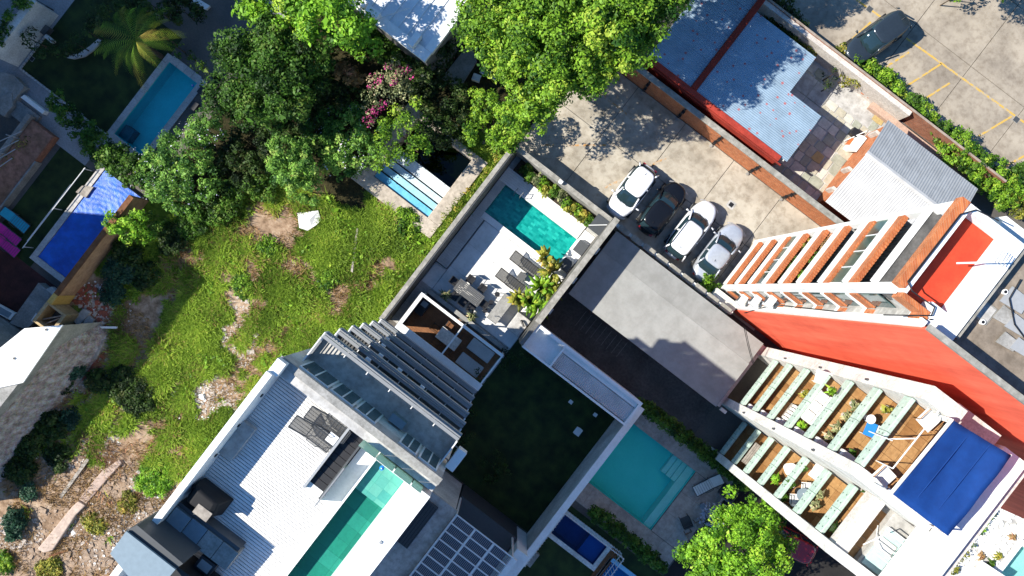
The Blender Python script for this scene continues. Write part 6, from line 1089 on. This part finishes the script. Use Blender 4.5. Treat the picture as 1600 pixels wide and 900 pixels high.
# ------------------------------------------------------------------ buildings at the top
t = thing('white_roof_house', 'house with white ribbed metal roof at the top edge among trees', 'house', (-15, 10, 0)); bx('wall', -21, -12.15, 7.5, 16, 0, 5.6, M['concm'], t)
for i in range(13): bx('roof_panel', -21 + i * .66, -21 + (i + 1) * .66 - .012, 7.95, 16, 5.7, 5.78 - .004 * (i % 2), mat('white metal roof', (.66, .68, .7), (.58, .6, .63), grime=.12, rough=.5) if i == 0 else bpy.data.materials['white metal roof'], t); bx('rib', -21 + (i + 1) * .66 - .03, -21 + (i + 1) * .66 + .02, 7.95, 16, 5.785, 5.83, M['alu'], t)
bx('gutter', -21, -11.95, 7.3, 7.93, 5.6, 5.9, M['alu'], t); bx('gutter', -12.4, -11.9, 7.94, 16, 5.6, 5.95, M['alu'], t)
for i, (u, v, rz, lb) in enumerate(((648, 63, 90, 'white condenser near the corner of the ribbed metal roof'), (583, 20, 0, 'white condenser on the gutter of the ribbed metal roof'), (563, 3, 0, 'white condenser at the top edge of the picture'))): x, y = W(u, v, 6.2); acunit(lb, x, y, 5.84, R(rz), w=.85, d=.4, h=.6, group='condensers on the ribbed metal roof')
MB().path([(*W(590, 30, 6), 6.0), (*W(610, 22, 6), 5.95), (*W(640, 12, 6), 5.95)], .02).build('cable', M['whitew'], t)
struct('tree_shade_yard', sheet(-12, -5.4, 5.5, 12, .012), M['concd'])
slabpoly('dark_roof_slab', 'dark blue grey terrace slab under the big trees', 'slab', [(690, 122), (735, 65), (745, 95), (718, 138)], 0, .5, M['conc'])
x, y = W(765, 112, .4); t = thing('striped_lounger', 'blue and white striped lounger under the big tree', 'sun lounger', (x, y, .02), R(10)); k = dict(world=False); bl = plain('blue stripe cloth', (.05, .12, .3), .8)
for i in range(8): MB().box(-.55, .55, -.36 + i * .09, -.28 + i * .09, .35, .42).build('stripe', bl if i % 2 else M['clothw'], t, **k)
for a in (-.5, .5):
    for b in (-.3, .3): MB().tube((a, b, 0), (a, b, .36), .02).build('leg', M['alu'], t, **k)
x, y = W(745, 122, .4); chair('white chair in the shade under the big tree', x, y, .02, .3, M['alu'], M['clothw'])
# street of the off-frame neighbours that shade the left gardens
t = thing('neighbour_block', 'tall plastered apartment block just beyond the left edge', 'building', (-40, -18, 0)); bx('body', -50, -39, -18.6, -5, 0, 17.6, M['cream'], t); bx('body', -50, -38.8, -24.6, -18.603, 0, 14.7, M['cream'], t); bx('stair_tower', -36, -29.4, -24.4, -20.2, 0, 15.6, M['cream'], t); bx('cornice', -50.1, -38.9, -18.6, -4.9, 17.603, 17.8, M['whitew'], t)
for i in range(5):
    for j in range(4): bx('window', -38.999, -38.95, -17.8 + j * 3.2, -16.4 + j * 3.2, 1.5 + i * 3.1, 3 + i * 3.1, M['glass'], t)
# ------------------------------------------------------------------ trees and shrubs
K1 = dict(dens=42, leaf=.22, sub=3.6, sub_r=.55)
tree('big_dark_tree', 'large dark green tree filling the upper left centre', 'tree', [(430, 115, 5, 76, 2.4), (375, 115, 4.6, 44, 2), (400, 165, 4.4, 42, 1.9), (470, 95, 5, 44, 2), (440, 65, 4.8, 40, 1.9), (352, 155, 4, 30, 1.7), (362, 85, 4.4, 28, 1.6), (455, 150, 4.4, 34, 1.6)], M['leafbig'], 5, .25, **K1)
tree('feathery_tree', 'feathery yellow green tree at the top edge, left of the ribbed roof', 'tree', [(440, 15, 5.5, 42, 2), (500, 22, 8, 40, 2), (548, 40, 8.4, 34, 1.6), (520, -5, 9, 40, 1.8), (400, 5, 5, 30, 1.6), (575, 75, 4.6, 22, 1.4), (480, -15, 6, 50, 2)], M['leaflime'], 6, .18, dens=36, leaf=.26, sub=3.6, sub_r=.5)
tree('broad_tree', 'broad bright green tree spreading over the parking lot corner', 'tree', [(880, 60, 8.5, 95, 3), (800, 60, 7, 65, 2.6), (960, 40, 9.5, 70, 2.6), (1012, 22, 9.5, 42, 2.2), (840, 125, 6.5, 60, 2.4), (780, 20, 7, 60, 2.4), (920, 100, 8, 50, 2.2), (750, 50, 6, 32, 1.8), (1000, -20, 9.5, 70, 2.4), (880, -30, 8.5, 90, 2.6), (825, 175, 5.5, 36, 2), (978, 70, 8.5, 34, 1.8), (1030, -14, 9.8, 44, 2.2)], M['leafbright'], 7, .28, base=(-7.5, 12.2), dens=42, leaf=.22, sub=3.8, sub_r=.55)
tree('yard_tree', 'bright lime tree overhanging the pool yard at the bottom', 'tree', [(1140, 850, 6, 56, 2.2), (1178, 828, 6, 42, 1.9), (1095, 876, 5, 38, 1.8), (1175, 880, 6, 52, 1.9), (1150, 795, 5.4, 32, 1.6), (1205, 800, 5, 24, 1.4), (1110, 905, 5, 45, 1.8), (1213, 850, 5.4, 24, 1.4)], M['leaflime'], 5, .2, dens=46, leaf=.2, sub=4.8, sub_r=.45)
tree('bright_garden_tree', 'bright green tree leaning over the stepped pool', 'tree', [(630, 215, 3.6, 42, 1.5), (600, 235, 3.4, 28, 1.2), (655, 240, 3.2, 26, 1.2), (615, 195, 3.6, 26, 1.2), (640, 180, 3.4, 24, 1.2)], M['leafbright'], 3.8, .12, dens=40, leaf=.18, sub=6, sub_r=.36)
shrub('pale_vine_mound', 'pale green vine mound left of the stepped pool', [(460, 268, 3.2, 36, 1.5), (447, 235, 3.2, 24, 1.3), (478, 295, 2.4, 26, 1.1), (437, 255, 2.8, 20, 1.2), (475, 243, 3, 22, 1.2)], M['leafpale'], dens=70, leaf=.17, sub=14, sub_r=.3)
shrub('flowering_hedge', 'big hedge mound with small pale flowers above the tarp pool', [(290, 235, 2.2, 40, 1.2), (325, 205, 2.4, 28, 1.3), (265, 275, 2, 38, 1.1), (312, 282, 1.8, 30, 1), (240, 285, 1.8, 28, 1), (280, 312, 1.3, 24, .8), (235, 258, 2, 24, 1)], M['leafpale'], flowers=(M['whitefl'], .3, .11), dens=60, leaf=.18, sub=12, sub_r=.34)
shrub('clipped_hedge', 'dark clipped hedge running along the path to the left pool', [(92, 160, 1.6, 15, .9), (110, 180, 1.6, 18, .9), (132, 203, 1.6, 20, .9), (153, 224, 1.7, 23, .9), (175, 243, 1.8, 25, .9), (195, 258, 1.8, 27, .9), (215, 270, 1.9, 27, 1)], M['leaf'], cat='hedge', dens=70, leaf=.18, sub=18, sub_r=.3)
shrub('curved_hedge', 'dark curved hedge behind the stone bench, top left', [(50, 62, 1.6, 16, .8), (72, 75, 1.6, 17, .8), (98, 78, 1.6, 18, .8), (122, 70, 1.7, 18, .9), (142, 52, 1.8, 19, 1), (160, 30, 2, 24, 1.2), (180, 10, 2.4, 28, 1.4)], M['leafdark'], cat='hedge', dens=36, leaf=.17, sub=8, sub_r=.32)
shrub('pool_hedge', 'narrow hedge beyond the head of the left pool', [(275, 72, 1.4, 13, .7), (292, 85, 1.4, 14, .7), (308, 98, 1.4, 14, .7), (322, 112, 1.5, 14, .8), (262, 60, 1.4, 12, .7)], M['leaf'], cat='hedge', dens=40, leaf=.16, sub=10, sub_r=.26)
shrub('bougainvillea', 'bougainvillea with magenta flowers in the middle of the trees', [(610, 135, 3.6, 30, 1.4), (630, 110, 3.6, 24, 1.2), (590, 150, 3.4, 22, 1.2), (625, 155, 3.4, 26, 1.2), (580, 175, 3, 18, 1)], M['leafvar'], dens=30, leaf=.16, sub=7, sub_r=.34)
_bg = pl([(608, 118, 4.3, 20, .7), (640, 112, 4.2, 16, .6), (585, 128, 4, 12, .6), (590, 178, 3.8, 12, .6), (602, 165, 4, 12, .6), (575, 185, 3.6, 10, .5)]); bo = [o for o in bpy.data.objects if o.name.startswith('bougainvillea')][0]; crown('flowers', _bg, M['flower'], bo, dens=20, leaf=.15, sub=7, sub_r=.26, kind='stuff')
shrub('dry_palm_tuft', 'dry tan tuft among the dark shrubs', [(540, 112, 2.6, 14, .8), (550, 122, 2.4, 14, .7)], M['dry'], dens=50, leaf=.25, sub=12, sub_r=.3)
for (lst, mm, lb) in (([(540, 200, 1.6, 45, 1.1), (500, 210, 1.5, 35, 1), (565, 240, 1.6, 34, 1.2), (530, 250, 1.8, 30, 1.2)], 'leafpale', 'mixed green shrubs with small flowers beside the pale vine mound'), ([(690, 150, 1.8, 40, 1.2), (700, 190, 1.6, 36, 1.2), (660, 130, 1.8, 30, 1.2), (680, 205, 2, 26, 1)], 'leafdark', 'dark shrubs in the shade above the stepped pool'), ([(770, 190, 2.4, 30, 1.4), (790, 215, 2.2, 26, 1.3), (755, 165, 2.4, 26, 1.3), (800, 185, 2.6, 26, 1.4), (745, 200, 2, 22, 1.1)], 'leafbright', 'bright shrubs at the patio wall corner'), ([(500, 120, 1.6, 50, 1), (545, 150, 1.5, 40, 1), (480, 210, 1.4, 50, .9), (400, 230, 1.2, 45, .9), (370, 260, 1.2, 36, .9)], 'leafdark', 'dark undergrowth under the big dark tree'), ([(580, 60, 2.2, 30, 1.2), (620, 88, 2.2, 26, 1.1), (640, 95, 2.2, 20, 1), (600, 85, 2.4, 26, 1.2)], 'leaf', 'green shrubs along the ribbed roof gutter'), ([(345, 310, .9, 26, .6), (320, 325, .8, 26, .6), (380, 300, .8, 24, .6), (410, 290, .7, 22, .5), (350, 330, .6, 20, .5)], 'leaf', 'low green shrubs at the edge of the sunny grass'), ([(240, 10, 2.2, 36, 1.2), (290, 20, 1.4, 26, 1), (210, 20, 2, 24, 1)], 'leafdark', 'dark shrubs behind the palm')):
    shrub('garden_shrubs', lb, lst, M[mm], flowers=(M['whitefl'], 1.2, .12) if 'flowers' in lb else None, dens=56, leaf=.19, sub=12, sub_r=.34)
shrub('lime_shrub', 'lime yellow shrub over the corner of the blue tarpaulin', [(185, 348, 2.0, 20, .9), (205, 360, 2.2, 22, 1), (220, 365, 2, 18, .9), (215, 345, 2.0, 17, .9)], M['leaflime'], dens=46, leaf=.19, sub=14, sub_r=.28)
shrub('dark_green_shrub', 'darker shrub beside the lime shrub at the tarp pool', [(238, 352, 1.6, 20, .8), (250, 358, 1.4, 16, .7)], M['leaf'], dens=46, leaf=.17, sub=12, sub_r=.26)
shrub('wall_creeper', 'narrow creeper strip along the outside of the patio wall', [(790, 222, 1.0, 10, .5), (775, 245, .9, 10, .5), (755, 270, .8, 9, .4), (735, 297, .8, 9, .4), (715, 322, .8, 10, .4), (698, 345, .8, 11, .4)], M['leafyel'], cat='hedge', dens=46, leaf=.13, sub=16, sub_r=.2)
shrub('pool_yard_hedge', 'dark clipped hedge between the pool yard and the driveway', [(1003 + i * 7.4, 630 + i * 5.75, 1.6, 11, .7) for i in range(23)], M['leaf'], cat='hedge', dens=80, leaf=.17, sub=34, sub_r=.24)
shrub('lower_yard_hedge', 'dark clipped hedge along the lower side of the pool yard', [(930 + i * 6.5, 800 + i * 5.25, 1.0, 11, .6) for i in range(17)], M['leaf'], cat='hedge', dens=80, leaf=.17, sub=34, sub_r=.24)
shrub('white_flower_bush', 'bush with white blossoms beside the fire pit', [(1120, 812, 1.4, 10, .5), (1108, 806, 1.2, 9, .5)], M['leafdark'], flowers=(M['whitefl'], 22, .2), dens=50, leaf=.16, sub=20, sub_r=.22)
shrub('lawn_ivy', 'dim ivy spreading along the foot of the balcony house', [(725, 680, .6, 16, .4), (735, 640, .6, 14, .4), (750, 590, .8, 14, .4), (790, 560, .8, 16, .4), (770, 730, .5, 26, .3), (820, 560, .6, 16, .3)], M['leafdark'], dens=40, leaf=.15, sub=12, sub_r=.25)
# hedge of the upper car park: single bushes
for i, (u, v, z, r, mm, lb) in enumerate(((1218, 20, 1, 20, 'leafdark', 'dark bush at the top end of the car park hedge'), (1235, 45, 1, 18, 'leafdark', 'dark bush second from the top of the car park hedge'), (1252, 60, 1, 13, 'leafyel', 'yellowish bush behind the shed roof corner'), (1270, 72, 1, 12, 'leafyel', 'yellowish low bush near the nose of the off-road car'), (1310, 85, .8, 10, 'leafyel', 'low hedge plant beside the off-road car nose'), (1335, 96, .8, 10, 'leafbright', 'low hedge plant under the off-road car bumper'), (1360, 108, .8, 11, 'leafbright', 'green hedge plant beyond the off-road car'), (1380, 122, 1, 12, 'leafbright', 'green hedge plant above the terracotta pots'), (1402, 140, .8, 11, 'leafbright', 'green hedge plant by the first free bay'), (1425, 160, .8, 11, 'leaf', 'green hedge plant by the second free bay'), (1447, 183, .9, 14, 'leafbright', 'rounded hedge bush beside the gable roof ridge'), (1470, 207, 1.2, 16, 'leaf', 'rounded hedge bush by the third free bay'), (1497, 232, 1.6, 22, 'leafbright', 'large rounded bush above the grey gable roof'), (1515, 255, 1.6, 16, 'leaf', 'bush squeezed beside the large rounded bush'), (1540, 270, 1.7, 24, 'leafbright', 'largest bush of the car park hedge'), (1572, 300, 1.6, 22, 'leafbright', 'bush near the right edge of the car park hedge'), (1590, 318, 1.4, 16, 'leafyel', 'yellowish bush at the right end of the car park hedge'), (1600, 275, 1.2, 16, 'leaf', 'bush at the right edge'))):
    shrub('hedge_bush', lb, [(u, v, z * .7, r * 1.3, z * .6), (u + r * .8, v + r * .3, z * .55, r * .6, z * .5), (u - r * .4, v - r * .2, z * .55, r * .6, z * .5)], M[mm], group='bushes of the car park hedge', dens=70, leaf=.17, sub=26, sub_r=.26)
shrub('courtyard_bush', 'small yellow green bush in the courtyard corner', [(1328, 130, .9, 14, .6), (1318, 125, .8, 9, .5)], M['leafyel'], dens=46, leaf=.15, sub=16, sub_r=.22)
shrub('dark_courtyard_bush', 'small dark bush against the shed corner in the courtyard', [(1297, 118, 1.2, 12, .8), (1290, 138, .8, 7, .5)], M['leafdark'], dens=46, leaf=.14, sub=16, sub_r=.22)
shrub('top_edge_bush', 'green bush cut by the top edge over the car park', [(1488, -4, 1.5, 13, .8), (1502, -12, 1.5, 18, .9)], M['leafbright'], dens=40, leaf=.17, sub=12, sub_r=.26)
tree('car_park_tree', 'tree beyond the top edge shading the car park', 'tree', [(1560, -60, 5, 55, 2), (1600, -50, 5, 45, 2), (1620, -90, 5, 60, 2)], M['leaf'], 5, .2, **K1)
tree('shed_tree', 'tree just beyond the top edge, shading the blue shed', 'tree', [(1120, -65, 5.5, 60, 2.2), (1190, -60, 5, 50, 2), (1060, -70, 6, 60, 2.2)], M['leaf'], 5.5, .2, **K1)
shrub('corner_shrubs', 'dark shrubs at the corner of the ribbed metal roof', [(672, 112, 3, 22, 1.3), (690, 92, 3, 18, 1.3), (655, 108, 3, 18, 1.2), (705, 72, 3, 15, 1.2)], M['leafdark'], dens=56, leaf=.18, sub=14, sub_r=.3)
# palm
px_, py_ = W(212, 62, 3.6); t = thing('palm_tree', 'feather palm with arching fronds beside the left pool', 'palm', (px_, py_, 0)); b = MB(); [b.tube((px_, py_, z / 2), (px_, py_, z / 2 + .5), .17 - .008 * z, 8) for z in range(0, 7)]; b.build('trunk', M['bark'], t)
for f in range(21):
    a = f * 2.399 + random.uniform(-.2, .2); e = .35 + .65 * (f / 21); L = random.uniform(2.4, 3.2); d = np.array([math.cos(a), math.sin(a), 0]); s = np.array([-d[1], d[0], 0]); V = []; pts = []
    for k in range(13): s_ = k / 12; pts.append(np.array([px_, py_, 3.6]) + d * L * s_ * (.55 + .45 * e) + np.array([0, 0, (1.5 - e) * .9 * math.sin(s_ * 2.6) - .9 * e * s_ * s_]))
    for k in range(1, 13):
        for sg in (1, -1):
            for h_ in range(2): p = pts[k - 1] + (pts[k] - pts[k - 1]) * h_ / 2; w = .5 * math.sin(.35 + 2.5 * k / 13); tip = p + s * sg * w * .7 + d * w * .7 + np.array([0, 0, -.18 - .1 * random.random()]); n_ = d * .012; V.append([p - n_, p + n_, tip + n_ * .3, tip - n_ * .3])
    rawquads('frond', np.array(V), np.full(len(V), random.uniform(.25, 1.0)), M['leafbright'] if f % 3 else M['leafyel'], t)
# ------------------------------------------------------------------ white gravel garden, lower right
gg = struct('gravel_garden', sheet(30.2, 50, -.5, 12.5, .01, HO), M['concl']); q = N('white pebble'); M['peb'] = q.fin(q.ramp(q.noise(5, 3), [(.3, (.6, .6, .57)), (.7, (.8, .8, .77))]), .7)
r = np.random.default_rng(9); V = []; F = []
for _ in range(3500):
    u, v = r.uniform(1440, 1640), r.uniform(730, 940); xx, yy = W(u, v)
    if not (31.2 < xx < 37 and -2 < yy < 12.4) or any(h[0] - .4 < xx < h[1] + .4 and h[2] - .4 < yy < h[3] + .4 for h in HO): continue
    n = 5; a0 = r.uniform(0, 6); s = r.uniform(.08, .17); k = len(V); ring_ = [(xx + s * math.cos(a0 + 6.283 * i / n) * r.uniform(.8, 1.2), yy + s * math.sin(a0 + 6.283 * i / n) * r.uniform(.8, 1.2)) for i in range(n)]
    V += [(p[0], p[1], .01) for p in ring_] + [(xx + (p[0] - xx) * .7, yy + (p[1] - yy) * .7, .07 + .03 * r.random()) for p in ring_]; F += [(k + i, k + (i + 1) % n, k + n + (i + 1) % n, k + n + i) for i in range(n)] + [tuple(k + n + i for i in range(n))]
me = bpy.data.meshes.new('white_pebbles'); me.from_pydata(V, [], F); me.materials.append(M['peb']); o = bpy.data.objects.new('white_pebbles', me); COL.objects.link(o); prop(o, 'bed of large white pebbles beside the mint tower', 'pebbles', kind='stuff')
for i, (u, v, mm, r_, lb) in enumerate(((1545, 800, 'leafbright', 12, 'green tuft at the tower foot, upper'), (1555, 775, 'leafyel', 9, 'yellow green tuft nearest the right edge'), (1530, 822, 'leafbright', 12, 'green tuft at the tower foot, middle'), (1515, 845, 'leaf', 9, 'dark tuft at the tower foot'), (1500, 868, 'leafyel', 10, 'yellow tuft low at the tower foot'), (1488, 888, 'leafyel', 9, 'yellow tuft at the bottom edge'))): shrub('grass_tuft', lb, [(u, v, .3, r_, .25)], M[mm], group='tufts along the pebble bed', dens=60, leaf=.16, sub=30, sub_r=.2)
for i, (u, v, mm, lb) in enumerate(((1580, 838, 'dry', 'reddish spiky succulent by the corner pool'), (1558, 868, 'leafyel', 'yellow green succulent by the corner pool'), (1548, 880, 'leaf', 'dark green succulent near the bottom edge'), (1532, 868, 'dry', 'small red leaved succulent among the pebbles'))): x, y = W(u, v); strappy('succulent', lb, x, y, .05, 50, .45, M[mm], group='succulents in the pebble garden', width=.05)
t = thing('corner_pool', 'pale pool corner at the bottom right', 'pool', (36, 4, 0)); h = POOLS['corner']; basin(t, h, 1, mat('pale teal plaster', (.6, .74, .7), (.52, .66, .62)), bpy.data.materials['pale teal plaster']); water(t, h, -.1, M['water']); ring(t, 'coping', h, .35, .012, .1, M['white'], .9)
slabpoly('white_plinth', 'square white plinth at the bottom right corner', 'plinth', [(1518, 905), (1540, 880), (1575, 903), (1550, 930)], .05, .5, M['white'])
